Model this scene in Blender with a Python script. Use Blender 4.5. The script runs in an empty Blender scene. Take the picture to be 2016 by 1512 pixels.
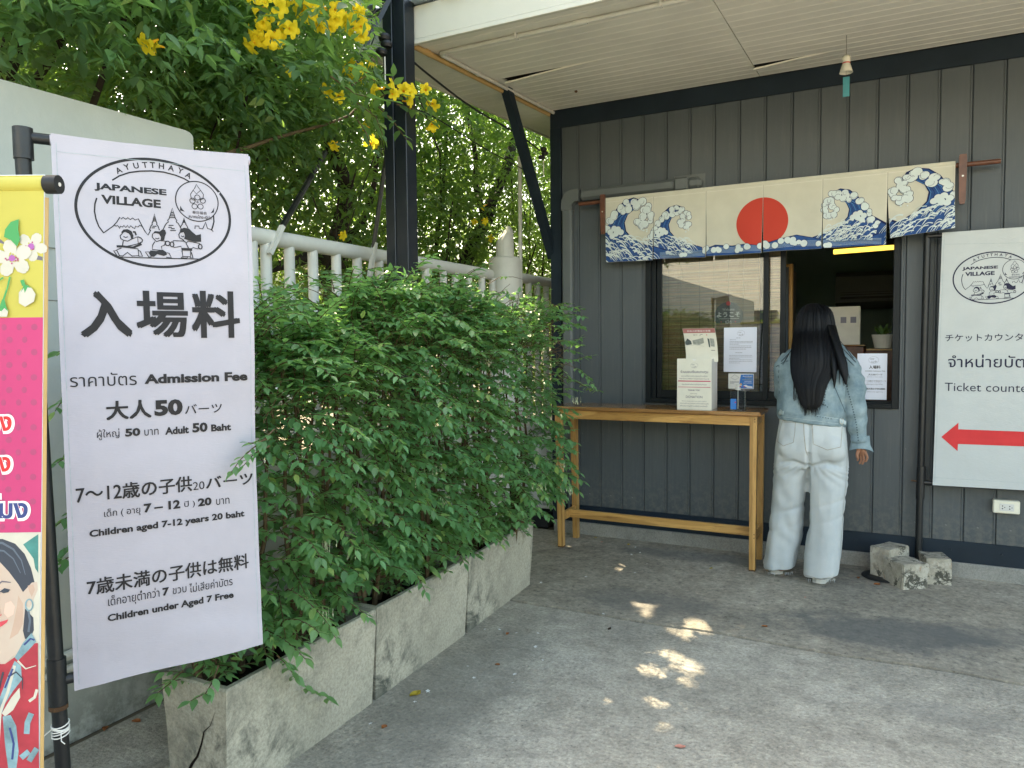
import bpy, bmesh, math, random
import numpy as np
from mathutils import Vector, Matrix, noise
from mathutils.bvhtree import BVHTree
rnd = random.Random(7); nr = np.random.RandomState(7)
S = bpy.context.scene; COL = S.collection
# ------------------------------------------------------------ camera
CAM = Vector((0, 0, 1.30)); FPX, CX, CY = 1454.0, 1008.0, 756.0
_y, _p, _r = (math.radians(a) for a in (26.975, 3.072, -0.582))
cF = Vector((-math.sin(_y)*math.cos(_p), math.cos(_y)*math.cos(_p), -math.sin(_p)))
_R = Vector((math.cos(_y), math.sin(_y), 0)); _U = _R.cross(cF)
cR = _R*math.cos(_r) + _U*math.sin(_r); cU = -_R*math.sin(_r) + _U*math.cos(_r)
cam = bpy.data.objects.new('camera', bpy.data.cameras.new('camera')); COL.objects.link(cam)
m3 = Matrix((cR, cU, -cF)).transposed()
cam.matrix_world = Matrix.Translation(CAM) @ m3.to_4x4()
cam.data.sensor_width = 36; cam.data.lens = 36*FPX/2016
cam.data.clip_start = 0.05; cam.data.clip_end = 500
S.camera = cam
# ------------------------------------------------------------ light
SUN = Vector((-0.64, 0.52, 1.0)).normalized()
W = bpy.data.worlds.new('World'); S.world = W; W.use_nodes = True
nt = W.node_tree; bg = nt.nodes['Background']; sky = nt.nodes.new('ShaderNodeTexSky')
sky.sky_type = 'NISHITA'; sky.sun_disc = False
sky.sun_elevation = math.asin(SUN.z); sky.sun_rotation = math.atan2(SUN.x, SUN.y)
sky.air_density = 1.0; sky.dust_density = 3.0; sky.ozone_density = 0.6
wbm = nt.nodes.new('ShaderNodeMix'); wbm.data_type = 'RGBA'; wbm.blend_type = 'MULTIPLY'; wbm.inputs[0].default_value = 1; wbm.inputs[7].default_value = (1.13, 1.02, .80, 1)
nt.links.new(sky.outputs[0], wbm.inputs[6]); nt.links.new(wbm.outputs[2], bg.inputs[0]); bg.inputs[1].default_value = 0.15
sl = bpy.data.lights.new('sun', 'SUN'); sl.energy = 2.3; sl.angle = math.radians(0.53); sl.color = (1, .85, .60)
so = bpy.data.objects.new('sun', sl); COL.objects.link(so)
so.rotation_euler = SUN.to_track_quat('Z', 'Y').to_euler()
S.view_settings.view_transform = 'Standard'; S.view_settings.look = 'None'
S.view_settings.gamma = 1; S.view_settings.exposure = 2.8
try: S.view_settings.use_curve_mapping = False
except Exception: pass
S.cycles.max_bounces = 7; S.cycles.transparent_max_bounces = 12; S.cycles.diffuse_bounces = 4
S.cycles.sample_clamp_indirect = 6
# ------------------------------------------------------------ pixel rays onto real planes (survey of the photograph)
def ray(x, y): return cR*((x-CX)/FPX) - cU*((y-CY)/FPX) + cF
def onz(x, y, z=0.0): d = ray(x, y); return CAM + d*((z-CAM.z)/d.z)
def onY(x, y, Y): d = ray(x, y); return CAM + d*((Y-CAM.y)/d.y)
def onX(x, y, X): d = ray(x, y); return CAM + d*((X-CAM.x)/d.x)
# ------------------------------------------------------------ tagging helpers
def tag(o, label=None, cat=None, group=None, kind=None):
    if label: o['label'] = label
    if cat: o['category'] = cat
    if group: o['group'] = group
    if kind: o['kind'] = kind
    return o
def link(o, parent=None):
    COL.objects.link(o)
    if parent is not None: o.parent = parent
    return o
def empty(name, loc=(0, 0, 0), rz=0, **k):
    o = bpy.data.objects.new(name, None); o.location = loc; o.rotation_euler = (0, 0, rz); o.empty_display_size = .05
    link(o); return tag(o, **k)
def smooth(me, ang=None):
    me.shade_smooth()
    if ang: 
        try: me.set_sharp_from_angle(angle=math.radians(ang))
        except Exception: pass
class MB:
    """collects shapes; build() links them as one mesh object (vertices stored relative to the parent's location)"""
    def __init__(s): s.v = []; s.f = []
    def add(s, vs, fs):
        n = len(s.v); s.v += [tuple(p) for p in vs]; s.f += [tuple(i+n for i in f) for f in fs]; return s
    def box(s, a, b, M=None):
        x0, y0, z0 = (min(a[i], b[i]) for i in range(3)); x1, y1, z1 = (max(a[i], b[i]) for i in range(3))
        vs = [Vector(p) for p in ((x0,y0,z0),(x1,y0,z0),(x1,y1,z0),(x0,y1,z0),(x0,y0,z1),(x1,y0,z1),(x1,y1,z1),(x0,y1,z1))]
        if M: vs = [M @ v for v in vs]
        return s.add(vs, ((3,2,1,0),(4,5,6,7),(0,1,5,4),(1,2,6,5),(2,3,7,6),(3,0,4,7)))
    def bbox(s, a, b, r=.004, M=None):
        """bevelled box: two octagonal-ish rings, chamfer r"""
        x0, y0, z0 = (min(a[i], b[i]) for i in range(3)); x1, y1, z1 = (max(a[i], b[i]) for i in range(3))
        r = min(r, (x1-x0)*.4, (y1-y0)*.4, (z1-z0)*.4)
        bm = bmesh.new(); bmesh.ops.create_cube(bm, size=1)
        for v in bm.verts: v.co = Vector(((x0+x1)/2+v.co.x*(x1-x0), (y0+y1)/2+v.co.y*(y1-y0), (z0+z1)/2+v.co.z*(z1-z0)))
        bmesh.ops.bevel(bm, geom=bm.edges[:], offset=r, segments=1, affect='EDGES')
        bm.verts.index_update()
        vs = [(M @ v.co) if M else v.co.copy() for v in bm.verts]; fs = [tuple(v.index for v in f.verts) for f in bm.faces]; bm.free()
        return s.add(vs, fs)
    def tube(s, pts, r, n=10, cap=True, r1=None):
        pts = [Vector(p) for p in pts]; m = len(pts)
        rs = r if isinstance(r, (list, tuple)) else [r + ((r1 if r1 is not None else r)-r)*i/max(1, m-1) for i in range(m)]
        vs = []; prev = None
        for i, p in enumerate(pts):
            t = (pts[min(i+1, m-1)] - pts[max(i-1, 0)]).normalized()
            if prev is None: prev = t.orthogonal().normalized()
            a = (prev - t*prev.dot(t)).normalized(); prev = a; b = t.cross(a)
            for k in range(n):
                w = 2*math.pi*k/n; vs.append(p + (a*math.cos(w)+b*math.sin(w))*rs[i])
        fs = [(i*n+k, i*n+(k+1) % n, (i+1)*n+(k+1) % n, (i+1)*n+k) for i in range(m-1) for k in range(n)]
        if cap: fs += [tuple(range(n))[::-1], tuple((m-1)*n+k for k in range(n))]
        return s.add(vs, fs)
    def loft(s, rings, cap=True):
        n = len(rings[0]); vs = [p for R in rings for p in R]; m = len(rings)
        fs = [(i*n+k, i*n+(k+1) % n, (i+1)*n+(k+1) % n, (i+1)*n+k) for i in range(m-1) for k in range(n)]
        if cap: fs += [tuple(range(n))[::-1], tuple((m-1)*n+k for k in range(n))]
        return s.add(vs, fs)
    def lathe(s, prof, c=(0, 0, 0), n=20):
        c = Vector(c)
        return s.loft([[c+Vector((max(r, 1e-4)*math.cos(2*math.pi*k/n), max(r, 1e-4)*math.sin(2*math.pi*k/n), z)) for k in range(n)] for r, z in prof])
    def prism(s, poly, d):
        """poly: list of 3-D points, extruded by vector d"""
        n = len(poly); P = [Vector(p) for p in poly]; d = Vector(d)
        return s.add(P+[p+d for p in P], [tuple(range(n))[::-1], tuple(range(n, 2*n))] + [(k, (k+1) % n, n+(k+1) % n, n+k) for k in range(n)])
    def build(s, name, mat, parent=None, sm=None, fix=True, **k):
        me = bpy.data.meshes.new(name)
        off = Vector((0, 0, 0))
        M = Matrix.Identity(4)
        if parent is not None and fix: M = world(parent).inverted()
        me.from_pydata([M @ Vector(v) for v in s.v], [], s.f); me.validate()
        bm = bmesh.new(); bm.from_mesh(me); bmesh.ops.recalc_face_normals(bm, faces=bm.faces[:]); bm.to_mesh(me); bm.free()
        if mat: me.materials.append(mat)
        if sm is not None: smooth(me, sm or None)
        o = link(bpy.data.objects.new(name, me), parent); return tag(o, **k)
def world(o):
    M = o.matrix_basis.copy() if o.parent is None else world(o.parent) @ o.matrix_basis
    return M
def rawmesh(name, V, F, mat, parent=None, sm=False, **k):
    """numpy arrays V (n,3), F (m,k) -> object, world coordinates"""
    me = bpy.data.meshes.new(name); V = np.asarray(V, np.float32); F = np.asarray(F, np.int32)
    if parent is not None:
        M = np.array(world(parent).inverted(), np.float32); V = V @ M[:3, :3].T + M[:3, 3]
    me.vertices.add(len(V)); me.vertices.foreach_set('co', V.ravel())
    me.loops.add(F.size); me.loops.foreach_set('vertex_index', F.ravel())
    me.polygons.add(len(F)); me.polygons.foreach_set('loop_start', np.arange(0, F.size, F.shape[1], dtype=np.int32))
    me.update(calc_edges=True)
    if sm: me.shade_smooth()
    me.materials.append(mat)
    return tag(link(bpy.data.objects.new(name, me), parent), **k)
# ------------------------------------------------------------ materials
def mat(name, col, rough=.6, spec=.5, metal=0, var=0.0, vscale=6, col2=None, bump=0.0, bscale=60, detail=6, stretch=(1, 1, 1), alpha=None, emis=None, estr=0, sheen=0, coat=0, contrast=(.35, .65), isl=0.0, extra=None):
    m = bpy.data.materials.new(name); m.use_nodes = True; N = m.node_tree; B = N.nodes['Principled BSDF']
    B.inputs['Base Color'].default_value = (*col, 1); B.inputs['Roughness'].default_value = rough
    B.inputs['Specular IOR Level'].default_value = spec; B.inputs['Metallic'].default_value = metal
    B.inputs['Coat Weight'].default_value = coat
    L = N.links.new
    tc = N.nodes.new('ShaderNodeTexCoord'); mp = N.nodes.new('ShaderNodeMapping'); L(tc.outputs['Object'], mp.inputs[0]); mp.inputs['Scale'].default_value = stretch
    cur = None
    if var or col2:
        n = N.nodes.new('ShaderNodeTexNoise'); n.inputs['Scale'].default_value = vscale; n.inputs['Detail'].default_value = detail; n.inputs['Roughness'].default_value = .6
        L(mp.outputs[0], n.inputs[0])
        r = N.nodes.new('ShaderNodeValToRGB'); r.color_ramp.elements[0].position, r.color_ramp.elements[1].position = contrast
        c2 = col2 if col2 else tuple(c*(1-var) for c in col)
        r.color_ramp.elements[0].color = (*c2, 1); r.color_ramp.elements[1].color = (*col, 1)
        L(n.outputs[0], r.inputs[0]); cur = r.outputs[0]
    if isl:
        g = N.nodes.new('ShaderNodeNewGeometry'); oi = N.nodes.new('ShaderNodeObjectInfo')
        a = N.nodes.new('ShaderNodeMath'); a.operation = 'ADD'; L(g.outputs['Random Per Island'], a.inputs[0]); L(oi.outputs['Random'], a.inputs[1])
        fr = N.nodes.new('ShaderNodeMath'); fr.operation = 'FRACT'; L(a.outputs[0], fr.inputs[0])
        h = N.nodes.new('ShaderNodeHueSaturation'); mr = N.nodes.new('ShaderNodeMapRange')
        mr.inputs['To Min'].default_value = 1-isl; mr.inputs['To Max'].default_value = 1+isl
        L(fr.outputs[0], mr.inputs[0]); L(mr.outputs[0], h.inputs['Value'])
        mr2 = N.nodes.new('ShaderNodeMapRange'); mr2.inputs['To Min'].default_value = .5-.02; mr2.inputs['To Max'].default_value = .5+.02
        m7 = N.nodes.new('ShaderNodeMath'); m7.operation = 'MULTIPLY'; m7.inputs[1].default_value = 7.31; L(fr.outputs[0], m7.inputs[0])
        f2 = N.nodes.new('ShaderNodeMath'); f2.operation = 'FRACT'; L(m7.outputs[0], f2.inputs[0]); L(f2.outputs[0], mr2.inputs[0]); L(mr2.outputs[0], h.inputs['Hue'])
        if cur: L(cur, h.inputs['Color'])
        else: h.inputs['Color'].default_value = (*col, 1)
        cur = h.outputs[0]
    if extra: cur = extra(N, L, mp, cur, B) or cur
    if cur: L(cur, B.inputs['Base Color'])
    if bump:
        n = N.nodes.new('ShaderNodeTexNoise'); n.inputs['Scale'].default_value = bscale; n.inputs['Detail'].default_value = 5; L(mp.outputs[0], n.inputs[0])
        b = N.nodes.new('ShaderNodeBump'); b.inputs['Strength'].default_value = min(1, bump); b.inputs['Distance'].default_value = .01*max(1, bump); L(n.outputs[0], b.inputs['Height']); L(b.outputs[0], B.inputs['Normal'])
    if emis: B.inputs['Emission Color'].default_value = (*emis, 1); B.inputs['Emission Strength'].default_value = estr
    m['b'] = 1
    return m
def rampnode(N, L, src, stops, inter='LINEAR'):
    r = N.nodes.new('ShaderNodeValToRGB'); r.color_ramp.interpolation = inter; e = r.color_ramp.elements
    while len(e) < len(stops): e.new(.5)
    for k, (p, c) in enumerate(stops): e[k].position = p; e[k].color = (*c, 1) if len(c) == 3 else c
    L(src, r.inputs[0]); return r.outputs[0]
def noi(N, L, vec, scale, detail=5, rough=.6, dist=0):
    n = N.nodes.new('ShaderNodeTexNoise'); n.inputs['Scale'].default_value = scale; n.inputs['Detail'].default_value = detail; n.inputs['Roughness'].default_value = rough; n.inputs['Distortion'].default_value = dist
    L(vec, n.inputs[0]); return n.outputs[0]
def mix(N, L, f, a, b, mode='MIX'):
    x = N.nodes.new('ShaderNodeMix'); x.data_type = 'RGBA'; x.blend_type = mode
    if isinstance(f, float): x.inputs[0].default_value = f
    else: L(f, x.inputs[0])
    for s, v in ((6, a), (7, b)):
        if isinstance(v, tuple): x.inputs[s].default_value = (*v, 1)
        else: L(v, x.inputs[s])
    return x.outputs[2]
def zmask(N, L, mp, lo, hi):
    sx = N.nodes.new('ShaderNodeSeparateXYZ'); L(mp.outputs[0], sx.inputs[0])
    r = N.nodes.new('ShaderNodeMapRange'); r.inputs['From Min'].default_value = lo; r.inputs['From Max'].default_value = hi; L(sx.outputs[2], r.inputs[0]); return r.outputs[0]
def leafmat(name, col, tr, isl=.35, rough=.42, spec=.4, tw=.45, plain=False):
    m = bpy.data.materials.new(name); m.use_nodes = True; N = m.node_tree; L = N.links.new; B = N.nodes['Principled BSDF']; out = N.nodes['Material Output']
    B.inputs['Roughness'].default_value = rough; B.inputs['Specular IOR Level'].default_value = spec
    g = N.nodes.new('ShaderNodeNewGeometry'); oi = N.nodes.new('ShaderNodeObjectInfo')
    a = N.nodes.new('ShaderNodeMath'); a.operation = 'ADD'; L(g.outputs['Random Per Island'], a.inputs[0]); L(oi.outputs['Random'], a.inputs[1])
    fr = N.nodes.new('ShaderNodeMath'); fr.operation = 'FRACT'; L(a.outputs[0], fr.inputs[0])
    c = rampnode(N, L, fr.outputs[0], [(0, tuple(x*(1-isl) for x in col)), (.6, col), (.9, tuple(x*(1+isl) for x in col)), (1, col if plain else (col[0]*3.0, col[1]*1.7, col[2]*1.0))])
    n = noi(N, L, g.outputs['Position'], 1.7, 2); c = mix(N, L, rampnode(N, L, n, [(.4, (0, 0, 0)), (.62, (.5, .5, .5))]), c, col if plain else (col[0]*1.8, col[1]*1.35, col[2]*1.0))
    L(c, B.inputs['Base Color'])
    T = N.nodes.new('ShaderNodeBsdfTranslucent'); T.inputs[0].default_value = (*tr, 1)
    M = N.nodes.new('ShaderNodeMixShader'); M.inputs[0].default_value = tw; L(B.outputs[0], M.inputs[1]); L(T.outputs[0], M.inputs[2]); L(M.outputs[0], out.inputs[0])
    return m
def glassmat(name, tint=(.92, .96, .95), ior=1.5, rough=0.0):
    m = bpy.data.materials.new(name); m.use_nodes = True; N = m.node_tree; L = N.links.new; N.nodes.remove(N.nodes['Principled BSDF'])
    out = N.nodes['Material Output']; t = N.nodes.new('ShaderNodeBsdfTransparent'); t.inputs[0].default_value = (*tint, 1)
    g = N.nodes.new('ShaderNodeBsdfGlossy'); g.inputs['Roughness'].default_value = rough; f = N.nodes.new('ShaderNodeFresnel'); f.inputs[0].default_value = ior
    x = N.nodes.new('ShaderNodeMixShader'); L(f.outputs[0], x.inputs[0]); L(t.outputs[0], x.inputs[1]); L(g.outputs[0], x.inputs[2]); L(x.outputs[0], out.inputs[0]); return m

def _conc(base, dark, stains=.5, sc=1.0):
    def ex(N, L, mp, cur, B):
        v = mp.outputs[0]
        a = rampnode(N, L, noi(N, L, v, 2.2*sc, 8, .65), [(.3, tuple(c*.72 for c in base)), (.5, base), (.72, tuple(min(1, c*1.18) for c in base))])
        s = rampnode(N, L, noi(N, L, v, 5.0*sc, 9, .7, .6), [(.44, (1, 1, 1)), (.56, (0, 0, 0))])
        s2 = rampnode(N, L, noi(N, L, v, 1.4*sc, 5, .6), [(.45, (0, 0, 0)), (.62, (stains, stains, stains))])
        mk = mix(N, L, 1.0, s, s2, 'MULTIPLY')
        a = mix(N, L, mk, a, dark)
        f = rampnode(N, L, noi(N, L, v, 90*sc, 4, .8), [(.33, (.7, .7, .7)), (.6, (1.08, 1.08, 1.08))])
        return mix(N, L, 1.0, a, f, 'MULTIPLY')
    return ex
def _half(N, L, s):
    h = N.nodes.new('ShaderNodeMath'); h.operation = 'MULTIPLY'; h.inputs[1].default_value = .5; L(s, h.inputs[0]); return h.outputs[0]
def _floor(base, dark, light, speck, spots=()):
    def ex(N, L, mp, cur, B):
        v = mp.outputs[0]
        a = rampnode(N, L, noi(N, L, v, 1.3, 6, .6, .3), [(.34, dark), (.5, base), (.66, light)])
        b = rampnode(N, L, noi(N, L, v, 9, 8, .75), [(.35, (.72, .72, .72)), (.65, (1.16, 1.16, 1.16))])
        a = mix(N, L, 1.0, a, b, 'MULTIPLY')
        f = rampnode(N, L, noi(N, L, v, speck, 5, .85), [(.31, (.12, .12, .12)), (.41, (.80, .80, .80)), (.52, (1.0, 1.0, 1.0)), (.62, (1.25, 1.25, 1.22)), (.72, (1.9, 1.9, 1.8))])
        a = mix(N, L, 1.0, a, f, 'MULTIPLY')
        s = rampnode(N, L, noi(N, L, v, 3.1, 7, .7, .8), [(.58, (0, 0, 0)), (.70, (.55, .55, .55))])
        a = mix(N, L, s, a, tuple(c*.55 for c in dark))
        for (cx, cy, rx, ry, amt, cc) in spots:      # old damp stains and dirt, plus painted shade by the planters; ragged edges
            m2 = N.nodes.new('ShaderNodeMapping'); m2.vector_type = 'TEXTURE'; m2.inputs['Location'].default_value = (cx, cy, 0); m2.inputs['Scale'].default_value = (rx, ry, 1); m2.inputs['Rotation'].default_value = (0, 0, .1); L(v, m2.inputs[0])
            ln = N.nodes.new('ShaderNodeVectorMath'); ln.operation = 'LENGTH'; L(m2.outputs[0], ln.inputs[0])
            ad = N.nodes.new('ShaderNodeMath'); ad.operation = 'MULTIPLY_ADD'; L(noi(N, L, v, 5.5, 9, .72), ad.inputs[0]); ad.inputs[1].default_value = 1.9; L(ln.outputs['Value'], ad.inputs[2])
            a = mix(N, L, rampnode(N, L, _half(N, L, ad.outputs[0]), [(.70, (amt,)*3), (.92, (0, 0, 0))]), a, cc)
        return a
    return ex
M = {}
M['floor_rough'] = mat('rough_concrete', (.25, .25, .25), .85, .3, bump=.55, bscale=70, extra=_floor((.375, .345, .285), (.295, .275, .23), (.45, .42, .355), 62, [(-1.42, 2.3, .28, 1.1, .45, (.15, .145, .125)), (.2, 2.9, .35, .12, .35, (.17, .165, .15))]))  # first spot is the shade beside the planters, painted into the floor colour
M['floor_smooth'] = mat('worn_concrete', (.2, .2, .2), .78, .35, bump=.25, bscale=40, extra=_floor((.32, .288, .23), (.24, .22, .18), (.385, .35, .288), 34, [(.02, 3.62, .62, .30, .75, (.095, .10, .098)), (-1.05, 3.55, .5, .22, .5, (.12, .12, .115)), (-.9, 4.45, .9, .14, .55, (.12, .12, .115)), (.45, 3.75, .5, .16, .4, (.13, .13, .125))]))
M['earth'] = mat('dry_earth', (.2, .17, .12), .9, .2, var=.5, vscale=1.5, bump=.5)
M['planter'] = mat('weathered_concrete', (.3, .3, .27), .85, .25, bump=.35, bscale=45, extra=_conc((.42, .39, .31), (.085, .09, .075), .95))
def _mossy(N, L, mp, cur, B):
    v = mp.outputs[0]
    a = rampnode(N, L, noi(N, L, v, 9, 7, .7), [(.3, (.24, .22, .17)), (.5, (.42, .39, .32)), (.7, (.52, .49, .42))])
    m = rampnode(N, L, noi(N, L, v, 15, 9, .8, .4), [(.50, (0, 0, 0)), (.545, (.92, .92, .92))])
    g_ = rampnode(N, L, noi(N, L, v, 5, 3, .5), [(.42, (0, 0, 0)), (.54, (1, 1, 1))])
    a = mix(N, L, mix(N, L, 1.0, m, g_, 'MULTIPLY'), a, (.045, .046, .036))
    r = rampnode(N, L, noi(N, L, v, 7.3, 5, .6, 1), [(.60, (0, 0, 0)), (.68, (.7, .7, .7))])
    return mix(N, L, r, a, (.30, .15, .06))
M['block'] = mat('mossy_concrete', (.4, .38, .32), .9, .2, bump=.8, bscale=60, extra=_mossy)
M['base'] = mat('foundation_concrete', (.3, .3, .27), .85, .25, bump=.25, bscale=50, extra=_conc((.27, .265, .24), (.12, .12, .11), .5, 1.3))
def _wallstain(N, L, mp, cur, B):
    s = rampnode(N, L, noi(N, L, mp.outputs[0], .9, 6, .65), [(.35, (.86, .87, .86)), (.6, (1, 1, 1))])
    d = rampnode(N, L, zmask(N, L, mp, 0.0, .22), [(0, (.45, .45, .42)), (1, (1, 1, 1))])
    n2 = mix(N, L, rampnode(N, L, noi(N, L, mp.outputs[0], 12, 6, .7), [(.42, (0, 0, 0)), (.6, (1, 1, 1))]), d, (1.0, 1.0, 1.0))
    return mix(N, L, 1.0, mix(N, L, 1.0, (.50, .52, .49), s, 'MULTIPLY'), n2, 'MULTIPLY')
M['wall'] = mat('painted_render', (.5, .52, .49), .75, .3, bump=.25, bscale=30, extra=_wallstain)
M['fence'] = mat('white_painted_concrete', (.62, .62, .58), .6, .4, var=.15, vscale=5, bump=.12, bscale=40)
def _plank(N, L, mp, cur, B):
    v = mp.outputs[0]
    a = rampnode(N, L, noi(N, L, v, 1.2, 5, .6), [(.3, (.066, .079, .089)), (.7, (.084, .098, .108))])
    gx = N.nodes.new('ShaderNodeMapping'); gx.inputs['Scale'].default_value = (40, 40, 2.5); L(v, gx.inputs[0])
    g = rampnode(N, L, noi(N, L, gx.outputs[0], 2, 4, .6), [(.3, (.93, .93, .93)), (.7, (1.05, 1.05, 1.05))])
    sc = rampnode(N, L, noi(N, L, v, 37, 2, .5), [(.745, (0, 0, 0)), (.76, (.7, .7, .7))])
    d = rampnode(N, L, zmask(N, L, mp, .18, .5), [(0, (.86, .85, .82)), (1, (1, 1, 1))])
    a = mix(N, L, 1.0, mix(N, L, 1.0, a, g, 'MULTIPLY'), d, 'MULTIPLY')
    oi = N.nodes.new('ShaderNodeObjectInfo'); a = mix(N, L, 1.0, a, rampnode(N, L, oi.outputs['Random'], [(0, (.93, .94, .95)), (1, (1.07, 1.06, 1.05))]), 'MULTIPLY')
    st_ = N.nodes.new('ShaderNodeMapping'); st_.inputs['Scale'].default_value = (22, 22, 1.1); L(v, st_.inputs[0])
    a = mix(N, L, rampnode(N, L, noi(N, L, st_.outputs[0], 1.6, 6, .7), [(.56, (0, 0, 0)), (.72, (.30, .30, .30))]), a, (.17, .175, .165))
    sp_ = mix(N, L, 1.0, rampnode(N, L, noi(N, L, v, 28, 6, .75), [(.44, (0, 0, 0)), (.58, (.45, .45, .45))]), rampnode(N, L, zmask(N, L, mp, .18, .5), [(0, (1, 1, 1)), (1, (0, 0, 0))]), 'MULTIPLY')
    a = mix(N, L, sp_, a, (.16, .155, .135))
    return mix(N, L, sc, a, (.2, .21, .2))
M['plank'] = mat('grey_painted_board', (.08, .09, .09), .5, .4, bump=.1, bscale=25, stretch=(1, 1, 1), extra=_plank)
M['trim'] = mat('dark_blue_trim', (.014, .025, .038), .55, .25, var=.3, vscale=4, bump=.05, bscale=30)
M['frame'] = mat('black_aluminium', (.007, .011, .014), .5, .22, var=.2, vscale=8)
M['post'] = mat('dark_steel_paint', (.008, .013, .020), .42, .5, var=.35, vscale=5, bump=.1, bscale=50)
M['pole'] = mat('black_steel', (.012, .014, .016), .4, .5, var=.3, vscale=20, bump=.15, bscale=80)
M['rust'] = mat('rusty_steel', (.13, .07, .035), .8, .3, var=.5, vscale=30)
M['soffit'] = mat('cream_soffit_board', (.78, .76, .69), .5, .4, var=.12, vscale=2.5, bump=.05, bscale=20)
M['bead'] = mat('white_bead', (.82, .80, .74), .5, .4)
M['fascia'] = mat('cream_fascia', (.60, .59, .52), .5, .4, var=.1, vscale=2, bump=.05, bscale=20)
M['deck'] = mat('roof_void', (.02, .02, .02), .9)
M['roof'] = mat('pale_blue_sheet', (.42, .52, .62), .4, .5, metal=.2, var=.1)
M['pvc'] = mat('white_pvc', (.62, .62, .58), .45, .5, var=.12, vscale=5)
M['ypipe'] = mat('yellow_pipe', (.50, .33, .13), .5, .5, var=.2, vscale=6)
M['duct'] = mat('grey_painted_duct', (.11, .125, .128), .5, .45, var=.1, vscale=6, bump=.08, bscale=30)
def _wood(c1, c2):
    def ex(N, L, mp, cur, B):
        a = rampnode(N, L, noi(N, L, mp.outputs[0], 6, 6, .65, .8), [(.3, c2), (.48, c1), (.7, tuple(min(1, x*1.12) for x in c1))])
        vo = N.nodes.new('ShaderNodeTexNoise'); vo.inputs['Scale'].default_value = 1.1; vo.inputs['Detail'].default_value = 0; L(mp.outputs[0], vo.inputs[0])
        b = rampnode(N, L, vo.outputs[0], [(.42, (.74, .70, .64)), (.44, (1, 1, 1)), (.56, (1.06, 1.05, 1.0)), (.58, (.86, .82, .76))])
        return mix(N, L, 1.0, a, b, 'MULTIPLY')
    return ex
M['wood_x'] = mat('varnished_rubberwood', (.5, .3, .12), .32, .5, coat=.25, stretch=(1.2, 14, 14), extra=_wood((.52, .30, .095), (.30, .145, .045)))
M['wood_z'] = mat('varnished_rubberwood_upright', (.5, .3, .12), .35, .5, coat=.2, stretch=(14, 14, 1.2), extra=_wood((.52, .305, .10), (.33, .165, .05)))
M['wood_top'] = mat('varnished_table_top', (.4, .22, .08), .22, .5, coat=.5, stretch=(1.2, 14, 14), extra=_wood((.33, .175, .065), (.19, .085, .03)))
M['darkwood'] = mat('dark_red_wood', (.14, .05, .025), .4, .5, var=.4, vscale=10, stretch=(2, 8, 2))
def _weave(scale=900, s=.3, d=.0015):
    def ex(N, L, mp, cur, B):
        w1 = N.nodes.new('ShaderNodeTexNoise'); w1.inputs['Scale'].default_value = 1; m1 = N.nodes.new('ShaderNodeMapping'); m1.inputs['Scale'].default_value = (scale*.1, scale*.1, scale); L(mp.outputs[0], m1.inputs[0]); L(m1.outputs[0], w1.inputs[0])
        big = noi(N, L, mp.outputs[0], 9, 4, .55)
        ad = N.nodes.new('ShaderNodeMath'); ad.operation = 'MULTIPLY_ADD'; L(big, ad.inputs[0]); ad.inputs[1].default_value = 6; L(w1.outputs[0], ad.inputs[2])
        b = N.nodes.new('ShaderNodeBump'); b.inputs['Strength'].default_value = s; b.inputs['Distance'].default_value = d; L(ad.outputs[0], b.inputs['Height']); L(b.outputs[0], B.inputs['Normal'])
        return cur
    return ex
M['banner'] = mat('white_banner_vinyl', (.46, .435, .49), .42, .4, var=.08, vscale=5, extra=_weave(700, .35, .0012))
M['banner2'] = mat('white_banner_cloth', (.50, .53, .53), .6, .25, var=.06, vscale=5, extra=_weave(500, .5, .0016))
M['ink'] = mat('black_ink', (.016, .015, .018), .5, .3)
M['inkblue'] = mat('navy_ink', (.012, .014, .045), .6, .3)
M['white_ink'] = mat('white_ink', (.78, .78, .78), .6, .3)
M['red_ink'] = mat('red_ink', (.60, .035, .04), .6, .3, var=.1, vscale=12)
M['linen'] = mat('cream_linen', (.57, .555, .46), .8, .2, var=.07, vscale=9, extra=_weave(900, .4, .001))
M['sun_red'] = mat('brick_red_dye', (.50, .055, .035), .8, .2)
M['navy'] = mat('navy_dye', (.012, .022, .085), .8, .2)
M['blue'] = mat('wave_blue_dye', (.03, .085, .26), .8, .2, var=.35, vscale=20)
M['blue2'] = mat('light_blue_dye', (.09, .24, .46), .8, .2)
M['foam'] = mat('pale_foam_dye', (.60, .67, .66), .8, .2, var=.08, vscale=14)
M['glass'] = glassmat('window_glass', (.92, .95, .94), 1.9)
M['blind'] = mat('bamboo_blind', (.36, .25, .13), .7, .3, var=.45, vscale=30, stretch=(.3, 1, 6), isl=.3)
M['room'] = mat('dim_green_wall', (.22, .32, .31), .8, .3, var=.15, vscale=2)
M['cream_plastic'] = mat('cream_plastic', (.72, .70, .58), .35, .5)
M['white_plastic'] = mat('white_plastic', (.60, .60, .57), .45, .5, var=.06, vscale=4)
M['black_plastic'] = mat('black_plastic', (.012, .013, .015), .5, .4)
M['card'] = mat('white_card', (.74, .73, .69), .55, .3, var=.04, vscale=8)
M['cream_card'] = mat('cream_card', (.72, .70, .60), .6, .3, var=.08, vscale=14)
M['paper'] = mat('white_paper', (.72, .75, .86), .6, .3)
M['grey_ink'] = mat('grey_ink', (.22, .22, .26), .6, .3)
M['pinkline'] = mat('crimson_print', (.50, .06, .12), .6, .3)
M['tube'] = mat('lit_tube', (.9, .8, .4), .5, emis=(1, .62, .07), estr=.42)
M['gel'] = glassmat('clear_gel', (.80, .84, .84), 1.42, .05)
M['bluelabel'] = mat('blue_print', (.02, .16, .50), .5)
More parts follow.
